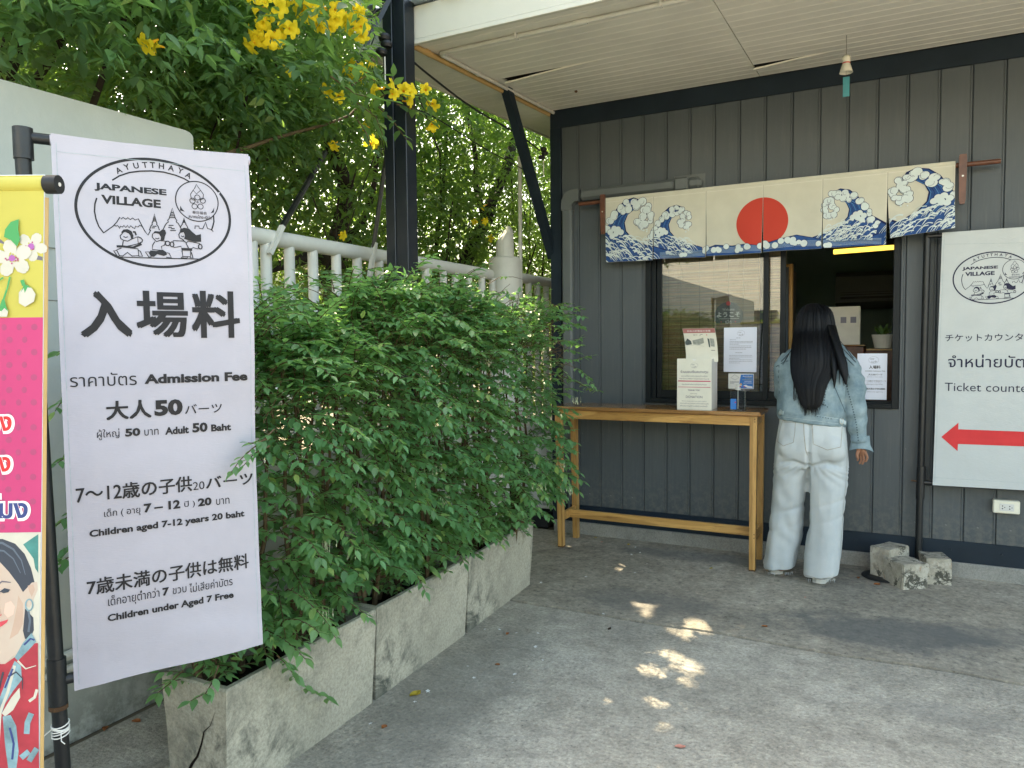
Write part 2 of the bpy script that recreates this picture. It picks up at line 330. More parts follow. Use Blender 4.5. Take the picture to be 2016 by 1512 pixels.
M['gray_sneaker'] = mat('grey_sneaker', (.33, .35, .38), .6, .3, var=.2, vscale=30)
M['hair'] = mat('black_hair', (.003, .0035, .005), .5, .22)
M['skin'] = mat('tan_skin', (.30, .145, .085), .5, .4, var=.12, vscale=30)
M['bark'] = mat('dark_bark', (.055, .042, .032), .9, .2, var=.5, vscale=12, stretch=(1, 1, .3), bump=.6, bscale=40)
M['stem'] = mat('green_brown_stem', (.12, .085, .045), .8, .2, var=.4, vscale=30)
M['soil'] = mat('dark_soil', (.020, .015, .011), .95, .1, var=.5, vscale=40, bump=1.0, bscale=60)
M['leaf_hedge'] = leafmat('glossy_hedge_leaf', (.105, .232, .105), (.30, .60, .13), .38, .34, .5, .38)
M['leaf_tree'] = leafmat('tecoma_leaf', (.058, .130, .072), (.32, .55, .09), .35, .45, .35, .42)
M['leaf_far'] = leafmat('fine_tree_leaf', (.046, .100, .048), (.34, .54, .07), .35, .5, .3, .42)
M['petal'] = leafmat('yellow_petal', (.88, .68, .03), (.98, .86, .05), .08, .6, .2, .4, True)
M['orange_throat'] = mat('orange_petal', (.85, .42, .015), .6, .2)
M['blossom'] = mat('cream_blossom', (.55, .58, .38), .6, .2)
M['whitepetal'] = mat('white_petal', (.85, .85, .85), .6, .2)
M['dryleaf'] = mat('dry_leaf', (.36, .13, .04), .7, .3, var=.4, vscale=80)
M['yellowleaf'] = mat('yellow_leaf', (.45, .34, .03), .7, .3, var=.4, vscale=80)
M['pinkleaf'] = mat('pink_leaf', (.60, .27, .20), .7, .3, var=.3, vscale=60)
def _fade(N, L, mp, cur, B):
    v = mp.outputs[0]
    return rampnode(N, L, noi(N, L, v, 7, 5, .6), [(.3, (.41, .45, .47)), (.5, (.455, .49, .50)), (.7, (.50, .525, .525))])
M['jeans'] = mat('pale_bleached_denim', (.6, .67, .7), .8, .25, bump=.12, bscale=500, extra=_fade)
def _den(N, L, mp, cur, B):
    v = mp.outputs[0]
    a = rampnode(N, L, noi(N, L, v, 11, 7, .68), [(.32, (.13, .19, .225)), (.5, (.195, .265, .295)), (.7, (.30, .37, .39))])
    return a
M['jacket'] = mat('washed_blue_denim', (.25, .33, .37), .85, .25, bump=.15, bscale=420, extra=_den)
M['denim_seam'] = mat('dark_denim_seam', (.085, .125, .15), .85, .2, var=.3, vscale=60)
M['denim_light'] = mat('light_denim_seam', (.42, .50, .52), .85, .2, var=.3, vscale=60)
M['jean_seam'] = mat('tan_stitching', (.36, .33, .26), .85, .2, var=.3, vscale=60)
M['metal'] = mat('dull_metal', (.45, .44, .40), .35, metal=.9)
# ============================================================ GROUND
YF = 4.671                       # facade plane
g = MB(); R_ = 150
g.add([(-R_, -R_, -.012), (R_, -R_, -.012), (R_, R_, -.012), (-R_, R_, -.012)], [(0, 1, 2, 3)]).build('ground', M['earth'], kind='structure')
def slab(name, x0, y0, x1, y1, z, mt, n=60, jit=None):
    bm = bmesh.new(); nx = n; ny = max(2, int(n*(y1-y0)/(x1-x0)))
    vs = [[bm.verts.new((x0+(x1-x0)*i/nx, y0+(y1-y0)*j/ny, z)) for i in range(nx+1)] for j in range(ny+1)]
    for j in range(ny):
        for i in range(nx): bm.faces.new((vs[j][i], vs[j][i+1], vs[j+1][i+1], vs[j+1][i]))
    if jit:
        for i in range(nx+1):
            for j, w in ((0, 'a'), (ny, 'b')):
                v = vs[j][i]
                if w in jit: v.co.y += noise.noise((v.co.x*2.3, 5, 0))*.03 + noise.noise((v.co.x*17, 2, 0))*.008
    r = bmesh.ops.extrude_face_region(bm, geom=bm.faces[:]); 
    for e in r['geom']:
        if isinstance(e, bmesh.types.BMVert): e.co.z = -.01
    bmesh.ops.recalc_face_normals(bm, faces=bm.faces[:])
    me = bpy.data.meshes.new(name); bm.to_mesh(me); bm.free(); me.materials.append(mt)
    return tag(link(bpy.data.objects.new(name, me)), kind='structure')
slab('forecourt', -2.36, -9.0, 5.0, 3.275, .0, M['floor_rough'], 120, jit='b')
slab('pavement', -2.36, 3.290, 5.0, 4.66, .004, M['floor_smooth'], 120, jit='a')
# ============================================================ TICKET OFFICE
office = empty('ticket_office', (-.8, YF, 0), label='dark grey clad ticket office with a serving window under a cream soffit', cat='building')
PX0 = -1.859; PP = .1494; WX0, WX1, WZ0, WZ1 = -1.398, .056, .915, 1.955
ZB, ZT = .198, 2.753
def plank_mesh(x0, x1, z0, z1):
    """one board: bevelled edges and a stepped rebate on the right (two fine lines)"""
    a, b = x0+.0012, x1-.0012; y = YF
    pr = [(a, y+.012), (a, y+.004), (a+.003, y), (b-.014, y), (b-.0125, y+.0035), (b-.010, y+.0035), (b-.0085, y), (b-.003, y), (b, y+.004), (b, y+.012)]
    return MB().prism([(px, py, z0) for px, py in pr], (0, 0, z1-z0))
xs = []; k = -2
while PX0+PP*k < 2.4:
    xs.append(PX0+PP*k); k += 1
shared = {}
def add_plank(x0, x1, z0, z1, me_key):
    if me_key in shared:
        src = shared[me_key]; o = src.copy(); link(o, office); o.location.x = src.location.x + (x0-src['x0']); return
    o = plank_mesh(x0, x1, z0, z1).build('board', M['plank'], office); o['x0'] = x0; shared[me_key] = o
for x0 in xs:
    x1 = x0+PP; a = max(x0, -1.985)
    if a >= x1: continue
    full = abs(a-x0) < 1e-6
    if x1 <= WX0 or x0 >= WX1: add_plank(a, x1, ZB, ZT, 'full' if full else 'f%.2f' % a)
    elif x0 >= WX0 and x1 <= WX1:
        add_plank(a, x1, ZB, WZ0, 'lo'); add_plank(a, x1, WZ1, ZT, 'hi')
    else:
        add_plank(a, x1, ZB, WZ0, 'lo'); add_plank(a, x1, WZ1, ZT, 'hi')
        if x0 < WX0: plank_mesh(a, WX0, WZ0, WZ1).build('board', M['plank'], office)
        else: plank_mesh(WX1, x1, WZ0, WZ1).build('board', M['plank'], office)
for o in office.children:
    if 'x0' in o: del o['x0']
# wall core behind the boards with the window opening
c = MB(); XL, XR = -2.055, 2.4; yb0, yb1 = YF+.012, YF+.09
c.box((XL, yb0, .09), (WX0, yb1, 2.87)).box((WX1, yb0, .09), (XR, yb1, 2.87)).box((WX0, yb0, .09), (WX1, yb1, WZ0)).box((WX0, yb0, WZ1), (WX1, yb1, 2.87))
c.build('wall', M['trim'], office)
s_ = MB(); s_.box((XL, yb1, .09), (XL+.08, 7.6, 3.0)).build('side_wall', M['plank'], office)
MB().bbox((-2.062, YF-.014, ZT), (XR, YF+.012, 2.868), .002).build('top_trim', M['trim'], office)
MB().bbox((-2.062, YF-.0165, .084), (-1.985, YF+.012, ZT), .002).build('corner_board', M['trim'], office)
MB().bbox((-1.985, YF-.013, .084), (XR, YF+.011, ZB), .002).build('skirting_board', M['trim'], office)
sk = MB()
for x in np.arange(-1.8, 2.2, .236):
    sk.lathe([(0, .004), (.005, .003), (.006, 0)], n=8); 
    for i in range(len(sk.v)-24, len(sk.v)): v = sk.v[i]; sk.v[i] = (x+v[0], YF-.0132-v[2], .15+v[1])
sk.build('screw_heads', M['trim'], office)
MB().bbox((-2.05, YF-.028, -.01), (XR, YF+.2, .084), .004).build('foundation', M['base'], office)
# ---- window
win = MB()
fy0, fy1 = YF-.016, YF+.085
win.bbox((WX0, fy0, WZ0), (WX0+.034, fy1, WZ1), .002).bbox((WX1-.034, fy0, WZ0), (WX1, fy1, WZ1), .002).bbox((WX0+.034, fy0, WZ0), (WX1-.034, fy1, WZ0+.03), .002).bbox((WX0+.034, fy0, WZ1-.03), (WX1-.034, fy1, WZ1), .002)
win.bbox((WX0+.034, YF+.004, WZ0+.03), (-1.335, YF+.075, WZ1-.03), .002)
wino = win.build('window', M['frame'], office)
def sash(x0, x1, y, st, pane=True, rz=.052, l=True, r=True):
    f = MB(); z0, z1 = WZ0+.03, WZ1-.03
    if l: f.bbox((x0, y, z0), (x0+st, y+.024, z1), .002)
    if r: f.bbox((x1-st, y, z0), (x1, y+.024, z1), .002)
    f.bbox((x0+(st if l else 0), y+.001, z0), (x1-(st if r else 0), y+.023, z0+rz), .002).bbox((x0+(st if l else 0), y+.001, z1-.04), (x1-(st if r else 0), y+.023, z1), .002)
    f.build('sash', M['frame'], wino)
    if pane: MB().box((x0+st-.004, y+.010, z0+rz-.004), (x1-st+.004, y+.014, z1-.036)).build('pane', M['glass'], wino)
sash(-1.330, -.646, YF+.012, .030)
sash(-.700, -.551, YF+.044, .032)
tr = MB(); tr.bbox((WX0+.034, YF-.020, WZ0+.001), (WX1-.034, YF+.070, WZ0+.022), .002).box((-.66, YF+.036, WZ0+.03), (WX1-.034, YF+.040, WZ0+.042)).build('sill_track', M['frame'], wino)
# bamboo blind just inside, its cords
bl = MB()
z = WZ0+.04
while z < WZ1:
    h = rnd.uniform(.004, .0075); y = YF+.115+rnd.uniform(-.001, .001); bl.box((-1.33, y, z), (-.585, y+.0035, z+h)); z += h+rnd.choice((.0006, .0006, .0015))
blind = bl.build('bamboo_blind', M['blind'], kind=None, label='rolled down brown bamboo slat blind inside the left window pane', cat='blind')
cd = MB()
for x in (-1.28, -1.2, -1.08, -.99, -.90, -.81, -.72, -.64): cd.tube([(x, YF+.113, WZ0+.04), (x, YF+.113, WZ1)], .0016, 5)
cd.build('cords', M['stem'], blind)
# ---- interior
room = MB(); x0, x1, y0, y1, z0, z1 = -1.9, 2.3, yb1, 7.4, .1, 2.7
room.box((x0, y1, z0), (x1, y1+.05, z1)).box((x0-.05, y0, z0), (x0, y1, z1)).box((x1, y0, z0), (x1+.05, y1, z1)).box((x0, y0, z1), (x1, y1, z1+.04)).box((x0, y0, z0-.02), (x1, y1, z0))
room.build('inner_room', M['room'], office)
dp = empty('cupboard', (-.62, 5.5, .1), label='grey cupboard side with a pale wooden edge seen inside the window', cat='cupboard')
MB().box((-.78, 5.30, .1), (-.60, 5.75, 1.80)).build('side_panel', M['plank'], dp)
MB().bbox((-.60, 5.29, .1), (-.575, 5.34, 1.82)).bbox((-.78, 5.29, 1.80), (-.60, 5.34, 1.82)).build('wooden_edge', M['wood_z'], dp)
tub = empty('ceiling_lamp', (-.17, 5.6, 1.93), label='lit yellow tube lamp hanging inside above the open serving window', cat='lamp')
MB().tube([(-.345, 5.6, 1.915), (.12, 5.6, 1.925)], .016, 12).build('tube', M['tube'], tub)
MB().bbox((-.40, 5.58, 1.937), (.16, 5.63, 1.975)).box((-.3, 5.6, 1.975), (-.29, 5.61, 2.7)).box((.05, 5.6, 1.975), (.06, 5.61, 2.7)).build('housing', M['frame'], tub)
ac = empty('indoor_air_conditioner', (-.15, 6.9, 1.6), label='wall mounted grey air conditioner on the back wall inside the office', cat='air conditioner')
MB().loft([[(x, 7.38, 1.60), (x, 7.22, 1.58), (x, 7.14, 1.64), (x, 7.12, 1.86), (x, 7.16, 1.90), (x, 7.38, 1.90)] for x in (-.42, .45)]).build('casing', M['duct'], ac)
MB().box((-.38, 7.13, 1.665), (.41, 7.18, 1.685)).box((-.38, 7.128, 1.70), (.41, 7.16, 1.706)).box((-.38, 7.125, 1.72), (.41, 7.16, 1.724)).build('louvre', M['black_plastic'], ac)
pb = empty('notice_board', (-.24, 5.5, 1.2), label='pale square board with two small prints standing on the brown cabinet', cat='board')
MB().bbox((-.40, 5.42, 1.275), (-.165, 5.45, 1.53)).build('panel', M['cream_card'], pb)
MB().box((-.285, 5.416, 1.42), (-.25, 5.419, 1.46)).box((-.225, 5.416, 1.42), (-.19, 5.419, 1.46)).build('print', M['grey_ink'], pb)
cb = empty('brown_cabinet', (-.1, 5.6, .1), label='dark brown wooden cabinet inside the office behind the window', cat='cabinet')
MB().bbox((-.62, 5.4, .1), (-.14, 5.9, 1.265)).bbox((-.13, 5.38, .1), (.5, 5.9, 1.235)).build('carcass', M['darkwood'], cb)
MB().bbox((-.63, 5.385, 1.265), (-.135, 5.91, 1.275), .002).bbox((-.128, 5.37, 1.235), (.51, 5.91, 1.248), .002).build('top', M['wood_top'], cb)
pt = empty('potted_plant', (-.03, 5.5, 1.25), label='small leafy plant in a pale pot on the cabinet beside the window edge', cat='plant')
MB().lathe([(.05, 1.25), (.07, 1.34), (.062, 1.335), (.03, 1.33)], (-.03, 5.5, 0)).build('pot', M['cream_card'], pt)
pl = MB()
for k in range(26):
    a = rnd.uniform(0, 6.28); e = rnd.uniform(.2, 1.2); d = Vector((math.cos(a)*math.cos(e), math.sin(a)*math.cos(e), math.sin(e)))*rnd.uniform(.05, .1); s = Vector((-math.sin(a), math.cos(a), 0))*.014
    p = Vector((-.03, 5.5, 1.335)); pl.add([p, p+d*.55+s, p+d, p+d*.55-s], [(0, 1, 2, 3)])
pl.build('leaves', M['leaf_hedge'], pt, kind='stuff')
# ============================================================ ROOF / SOFFIT
def soz(y): return 2.766 + (y-3.05)*(2.872-2.766)/1.62
BW = .0832
def soffit_board(xa, xb, ya, droop=None, n=1):
    """flat board with a fine white bead along its far edge, hanging upside down"""
    b = MB(); prof = [(0, 0), (BW-.0095, 0), (BW-.0085, -.0011), (BW-.0045, -.0011), (BW-.0035, .0004), (BW-.0004, .0004), (BW-.0003, .009), (0, .009)]
    rings = []
    for i in range(n+1):
        x = xa+(xb-xa)*i/n; dz, tw = droop(x) if droop else (0, 0)
        rings.append([(x, ya+py, soz(ya+py)+pz-dz-tw*(BW-py)/BW) for py, pz in prof])
    return b.loft(rings)
ys = [3.072+BW*i for i in range(36)]
JX = -.70
for i, ya in enumerate(ys):
    inside = ya+BW < YF+.0
    segs = [(-2.385, JX-.002), (JX+.002, 2.5)] if inside else ([(-2.385, -2.068)] if ya > YF-.02 else [(-2.385, JX-.002), (JX+.002, 2.5)])
    for (xa, xb) in segs:
        if i == 9 and xb < 0 and inside:   # loose end beside the brace
            MBo = soffit_board(xa, -1.99, ya); MBo.build('soffit_board', M['soffit'], office)
            soffit_board(-1.97, xb, ya, lambda x: (.018*max(0, 1-(x+1.97)/.62)**1.6, .014*max(0, 1-(x+1.97)/.62)**1.3), 14).build('soffit_board', M['soffit'], office, label='soffit board with its left end hanging loose')
        elif i == 16 and xb > 0:
            soffit_board(xa, xb, ya, lambda x: (.010*max(0, 1-(x-JX)/.45)**1.5, .018*max(0, 1-(x-JX)/.45)**1.2), 16).build('soffit_board', M['soffit'], office, label='soffit board with its joint sagging')
        else: soffit_board(xa, xb, ya).build('soffit_board', M['soffit'], office)
rb = MB(); yb = ys[18]+BW
rb.add([(-2.40, 3.055, soz(3.05)+.02), (2.6, 3.055, soz(3.05)+.02), (2.6, 8.0, 3.12), (-2.40, 8.0, 3.12)], [(0, 1, 2, 3)])
rb.add([(-2.40, 3.055, soz(3.05)+.12), (2.6, 3.055, soz(3.05)+.12), (2.6, 8.0, 3.22), (-2.40, 8.0, 3.22)], [(0, 1, 2, 3)])
rb.build('roof_deck', M['deck'], office)
fz0 = 2.745
fa_ = MB(); fa_.bbox((-2.395, 3.030, fz0), (2.6, 3.052, fz0+.022), .002).bbox((-2.39, 3.036, fz0+.024), (2.6, 3.052, 2.925), .002)
fa_.build('fascia', M['fascia'], office)
ff = MB(); ff.prism([(-2.402, 3.03, soz(3.05)-.006), (-2.402, 6.2, soz(6.2)-.012), (-2.402, 6.2, soz(6.2)+.14), (-2.402, 3.03, 2.925)], (.016, 0, 0)); ff.build('side_fascia', M['fascia'], office)
# corrugated roof sheet: trapezoid ribs running down the slope, slightly over the fascia
rs = MB(); X = -2.42; prof = []
while X < 2.7:
    prof += [(X, .0), (X+.105, .0), (X+.125, .026), (X+.165, .026), (X+.185, 0)]; X += .185
up = [[(x, y, 2.930+z+(y-2.99)*.065) for x, z in prof] for y in (2.985, 8.0)]
n_ = len(prof); vs = up[0]+up[1]+[(x, y, z+.004) for x, y, z in up[0]]+[(x, y, z+.004) for x, y, z in up[1]]
rs.add(vs, [(i, i+1, n_+i+1, n_+i) for i in range(n_-1)]+[(2*n_+i, 2*n_+i+1, 3*n_+i+1, 3*n_+i) for i in range(n_-1)]+[(i, i+1, 2*n_+i+1, 2*n_+i) for i in range(n_-1)])
rs.build('roof_sheet', M['roof'], office)
# brace from the corner to the soffit
def bar(a, b, w, t, mt, name, par=None, up=(0, 0, 1), **k):
    a, b = Vector(a), Vector(b); d = (b-a).normalized(); u = Vector(up); s = d.cross(u).normalized(); u = s.cross(d)
    q = [(-w/2, -t/2), (w/2, -t/2), (w/2, t/2), (-w/2, t/2)]
    return MB().loft([[p+s*x+u*y for x, y in q] for p in (a, b)]).build(name, mt, par, **k)
bar((-2.068, 4.70, 1.90), (-2.052, 3.99, 2.835), .05, .062, M['trim'], 'brace', office)
# ============================================================ POST, PIPES, WIRES
post = empty('steel_post', (-2.12, 2.985, 0), label='tall dark blue steel post standing behind the hedge under the roof edge', cat='post')
pa = onY(768, 300, 2.98); pb_ = onY(815, 300, 2.98)
MB().bbox((pa.x, 2.935, -.01), (pa.x+.055, 3.028, 3.4), .003).bbox((pa.x+.0565, 2.940, -.01), (pb_.x-.015, 3.024, 3.4), .003).build('box_section', M['post'], post)
MB().bbox((pa.x-.06, 2.88, 0), (pb_.x+.05, 3.08, .012)).build('base_plate', M['post'], post)
# two thin stays leaning from the post to the fence
def fpt(x, y, X): return onX(x, y, X)
st = empty('steel_stay', fpt(735, 485, -2.37), label='thin black stay leaning from the fence rail up behind the steel post', cat='stay')
MB().tube([fpt(735, 488, -2.37), fpt(757, 330, -2.30), fpt(775, 230, -2.16)], .011, 8).build('rod', M['pole'], st)
bar(fpt(738, 478, -2.365), fpt(728, 545, -2.365), .025, .018, M['fence'], 'lower_sleeve', st)
st = empty('steel_stay', fpt(553, 445, -2.37), label='thin stay with a white painted foot crossing the fence rail beside the banner', cat='stay')
MB().tube([fpt(555, 447, -2.37), fpt(572, 418, -2.42), fpt(640, 300, -2.6)], .014, 8).build('rod', M['pole'], st)
bar(fpt(556, 445, -2.36), fpt(531, 500, -2.36), .022, .018, M['fence'], 'lower_sleeve', st)
bar(fpt(701, 128, -2.20), fpt(795, -60, -2.06), .035, .02, M['post'], 'roof_strut', None, label='thin dark steel strut running from the foliage up past the post', cat='strut')
def pipe(name, pts, r, mt, clips=(), **k):
    e = empty(name, pts[0], **k); P = []
    pts = [Vector(p) for p in pts]
    for i, p in enumerate(pts):
        if 0 < i < len(pts)-1:
            a = (pts[i-1]-p).normalized(); b = (pts[i+1]-p).normalized(); q = min(.035, (pts[i-1]-p).length*.4, (pts[i+1]-p).length*.4)
            for t in (0, .25, .5, .75, 1): P.append((p+a*q)*(1-t)**2 + p*2*t*(1-t) + (p+b*q)*t*t)
        else: P.append(p)
    MB().tube(P, r, 12).build('pipe', mt, e, sm=40)
    for c in clips:
        MB().bbox(Vector(c)-Vector((.006, r+.003, r+.002)), Vector(c)+Vector((.006, r+.003, r+.020)), .001).build('clip', mt, e)
    return e
pipe('conduit_pipe', [(-2.035, 4.66, soz(4.66)-.014), (-2.035, 3.225, soz(3.225)-.014), (2.4, 3.225, soz(3.225)-.014)], .0105, M['pvc'], [(-2.035, 4.42, soz(4.42)-.014), (-2.035, 3.62, soz(3.62)-.014), (-1.60, 3.225, soz(3.225)-.014), (-.9, 3.225, soz(3.225)-.014)], label='thin white conduit pipe bent round the soffit corner', cat='pipe')
MB().tube([(-1.30, 3.225, soz(3.225)-.014), (-1.24, 3.225, soz(3.225)-.014)], .014, 12).build('coupling', M['pvc'], [o for o in COL.objects if o.name == 'conduit_pipe'][0])
pipe('yellow_pipe', [(-2.072, 4.67, soz(4.67)-.018), (-2.072, 3.055, soz(3.055)-.018)], .0145, M['ypipe'], [(-2.072, 3.18, soz(3.18)-.016), (-2.072, 4.3, soz(4.3)-.016)], label='yellow pipe fixed along the soffit between the fascia and the office corner', cat='pipe')
MB().bbox((-1.726-.008, 4.286, soz(4.286)-.012), (-1.726+.008, 4.302, soz(4.286)+.002)).build('ceiling_hook', M['rust'], None, label='small rusty hook screwed into the soffit near the brace', cat='hook')
wc = MB()
def cable(px, X0, X1, r=.006, sag=0, name='cable', **k):
    n = len(px); P = [onX(x, y, X0+(X1-X0)*i/(n-1)) for i, (x, y) in enumerate(px)]
    Q = []
    for i in range(len(P)-1):
        p0 = P[max(i-1, 0)]; p1 = P[i]; p2 = P[i+1]; p3 = P[min(i+2, len(P)-1)]
        for t in np.linspace(0, 1, 7)[:-1]:
            t = float(t); Q.append(.5*((2*p1)+(p2-p0)*t+(2*p0-5*p1+4*p2-p3)*t*t+(3*p1-p0-3*p2+p3)*t**3))
    Q.append(P[-1]); return MB().tube(Q, r, 7).build(name, M['black_plastic'], None, sm=60, **k)
cable([(815, 123), (850, 152), (930, 212), (1022, 266), (1062, 296)], -2.10, -2.09, .0055, name='cable', label='thick black cable running from the post down to the office corner', cat='cable')
cable([(730, 118), (760, 190), (850, 228), (950, 290), (1020, 328), (1050, 346)], -2.16, -2.14, .0035, name='cable', label='thin black cable sagging behind the brace towards the pale pole', cat='cable')
cable([(768, 14), (742, 20), (731, 40), (738, 65), (731, 88)], -2.16, -2.17, .0028, name='cable', label='looped thin black cable beside the post top', cat='cable')
def insul(x, y, X, s, lab):
    p = onX(x, y, X); e = empty('insulator', p, label=lab, cat='insulator'); q = MB()
    for k, (dx, dz) in enumerate(((0, .03), (.008, .0), (-.012, -.03))):
        q.lathe([(.004, -.014*s), (.022*s, -.012*s), (.026*s, 0), (.022*s, .012*s), (.004, .014*s)], p+Vector((dx*s, dx*.5, dz*s)), 14)
    q.build('discs', M['black_plastic'], e, sm=30)
    MB().tube([p+Vector((0, 0, -.05*s)), p+Vector((0, 0, -.17*s))], .0035, 8).build('hanger', M['pvc'], e)
    return e
insul(757, 88, -2.11, 1.1, 'stack of black cable insulators on the left side of the steel post')
insul(1070, 302, -2.10, .9, 'black cable insulator bunch hanging beside the office corner board')
# grey duct on the facade
du = empty('air_conditioner_duct', (-1.92, YF, 1.4), label='grey painted pipe duct running down the facade left of the noren curtain', cat='duct')
dy0 = YF-.058
MB().bbox((-1.965, dy0, .385), (-1.893, YF, 2.235), .012).build('vertical_run', M['duct'], du)
el = MB(); pts = []
for k in range(7):
    a = math.pi/2*k/6; pts.append((a))
el.prism([(-1.965, dy0-.004, 2.235)]+[(-1.965+.085*(1-math.cos(a)), dy0-.004, 2.235+.088*math.sin(a)) for a in pts[1:]]+[(-1.84, dy0-.004, 2.323), (-1.84, dy0-.004, 2.243), (-1.870, dy0-.004, 2.243), (-1.889, dy0-.004, 2.226), (-1.889, dy0-.004, 2.19), (-1.965, dy0-.004, 2.19)], (0, .058, 0)).build('elbow', M['duct'], du)
MB().bbox((-1.84, dy0, 2.248), (-1.20, YF, 2.320), .018).build('horizontal_run', M['duct'], du)
MB().bbox((-1.205, dy0-.005, 2.240), (-1.115, YF, 2.325), .012).bbox((-1.13, dy0-.003, 2.243), (-1.035, YF, 2.322), .028).build('end_cap', M['duct'], du)
MB().bbox((-1.215, YF-.006, 2.235), (-1.02, YF-.001, 2.345), .004).build('wall_seal', M['duct'], du)
MB().tube([(-1.925, YF-.03, .385), (-1.93, YF-.03, .25), (-1.94, YF-.02, .11)], .009, 8).build('drain_hose', M['duct'], du)
# wall socket
sc_ = empty('wall_socket', (.57, YF, .41), label='cream double power socket on the grey boards under the right banner', cat='socket')
MB().bbox((.512, YF-.045, .378), (.632, YF, .448), .005).build('box', M['cream_plastic'], sc_)
MB().bbox((.541, YF-.0475, .393), (.606, YF-.0455, .431), .001).build('insert', M['white_plastic'], sc_)
hl = MB()
for cx_ in (.554, .586):
    for dx, dz, r in ((0, .007, .0032), (0, -.007, .0036), (.010, 0, .0026)): hl.prism([(cx_+dx+r*math.cos(a), YF-.0478, .412+dz+r*math.sin(a)) for a in np.linspace(0, 6.28, 7)[:-1]], (0, .0003, 0))
hl.build('pin_holes', M['ink'], sc_)
# ============================================================ LEFT WALL, FENCE
wall = empty('boundary_wall', (-2.45, 0, 0), label='pale painted boundary wall ending in a rounded top corner behind the banner', cat='wall')
prf = [(-6.0, -.01), (2.02, -.01), (2.02, 2.105)]+[(2.02-.035*(1-math.cos(a)), 2.105+.02*math.sin(a)) for a in (.5, 1, 1.57)]+[(1.2, 2.11), (.2, 2.105), (-6, 2.10)]
MB().prism([(-2.392, y, max(z, 1.625) if z > 1 else 1.625) for y, z in [(-6, 0), (2.02, 0)]+prf[2:]], (-.13, 0, 0)).build('upper_band', M['wall'], wall)
MB().prism([(-2.40, -6, -.01), (-2.40, 2.02, -.01), (-2.40, 2.02, 1.625), (-2.40, -6, 1.625)], (-.11, 0, 0)).build('lower_panel', M['wall'], wall)
MB().bbox((-2.402, -6, 1.455), (-2.3975, 2.01, 1.458), .0005).build('crack_line', M['base'], wall)
for z, r in ((.298, .016), (.255, .013)):
    pipe('wall_pipe', [(-2.372, -3, z-.005), (-2.372, 1.98, z+.003)], r, M['pvc'], [], label='%s white pipe clipped low along the boundary wall' % ('upper' if z > .28 else 'lower'), cat='pipe')
fence = empty('concrete_fence', (-2.40, 2.0, 0), label='white concrete balustrade fence behind the hedge left of the round pillar', cat='fence')
MB().tube([(-2.40, 1.9, 1.772), (-2.40, 4.40, 1.772)], .036, 14).build('top_rail', M['fence'], fence, sm=40)
bx = [onX(x, 520, -2.40).y for x in (497, 524, 570, 616, 662, 703, 746, 838, 872, 896, 922, 948, 969)]
for y in bx: MB().tube([(-2.40, y, .80), (-2.40, y, 1.75)], .024, 12).build('baluster', M['fence'], fence, sm=40)
MB().bbox((-2.46, 2.02, -.01), (-2.34, 4.36, .80)).build('base_wall', M['fence'], fence)
pil = empty('fence_pillar', (-2.40, 4.55, 0), label='round white concrete pillar with a chipped stub on top', cat='pillar')
pc = onX(994, 500, -2.40); rp = (onX(1026, 600, -2.40).y-onX(964, 600, -2.40).y)/2*.47
MB().lathe([(rp, -.01), (rp, 1.895), (rp-.01, 1.905), (0.001, 1.906)], (-2.40, pc.y, 0), 28).build('shaft', M['fence'], pil, sm=40)
stb = MB(); rr = []
for z, r in ((1.90, .064), (1.99, .063), (2.05, .060), (2.075, .045), (2.09, .02)):
    rr.append([(-2.40+r*math.cos(a)*1.0+(0.0), pc.y+r*math.sin(a), z+(noise.noise((a*2, z*9, 1))*.03 if z > 2.0 else 0)+(.03*math.cos(a-.6) if z > 2.04 else 0)) for a in [2*math.pi*k/16 for k in range(16)]])
stb.loft(rr).build('chipped_stub', M['fence'], pil)
f2 = empty('concrete_fence', (-2.40, 4.9, 0), label='short white concrete balustrade between the pillar and the office', cat='fence')
MB().tube([(-2.40, 4.72, 1.785), (-2.40, 7.5, 1.785)], .036, 12).build('top_rail', M['fence'], f2, sm=40)
for x in (1041, 1058, 1075, 1090, 1104): MB().tube([(-2.40, onX(x, 600, -2.40).y, .7), (-2.40, onX(x, 600, -2.40).y, 1.76)], .024, 12).build('baluster', M['fence'], f2, sm=40)
MB().bbox((-2.46, 4.7, -.01), (-2.34, 7.5, .70)).build('base_wall', M['fence'], f2)
pipe('pale_pole', [(onX(1024, 600, -2.33).x, onX(1024, 600, -2.33).y, 0), (-2.33, onX(1024, 400, -2.33).y, 2.62)], .014, M['pvc'], [], label='thin pale vertical pole standing beside the round pillar', cat='pole')
# outdoor AC unit between fence and office
au = empty('outdoor_air_conditioner', (-2.27, 4.95, 0), label='white outdoor air conditioner unit standing on a black plinth beside the office', cat='air conditioner')
MB().bbox((-2.41, 4.80, .145), (-2.115, 5.65, .60), .012).build('casing', M['white_plastic'], au)
MB().bbox((-2.42, 4.79, .602), (-2.105, 5.66, .625), .006).build('lid', M['white_plastic'], au)
MB().bbox((-2.112, 4.84, .19), (-2.108, 5.60, .57), .001).build('grille', M['black_plastic'], au)
MB().bbox((-2.415, 4.795, .115), (-2.11, 5.655, .143), .006).build('base_tray', M['white_plastic'], au)
blk = empty('black_plinth', (-2.27, 4.9, 0), label='low black plinth block under the outdoor air conditioner', cat='plinth')
MB().bbox((-2.43, 4.70, 0), (-2.12, 5.6, .075), .006).bbox((-2.40, 4.83, .075), (-2.14, 5.5, .113), .004).build('block', M['black_plastic'], blk)
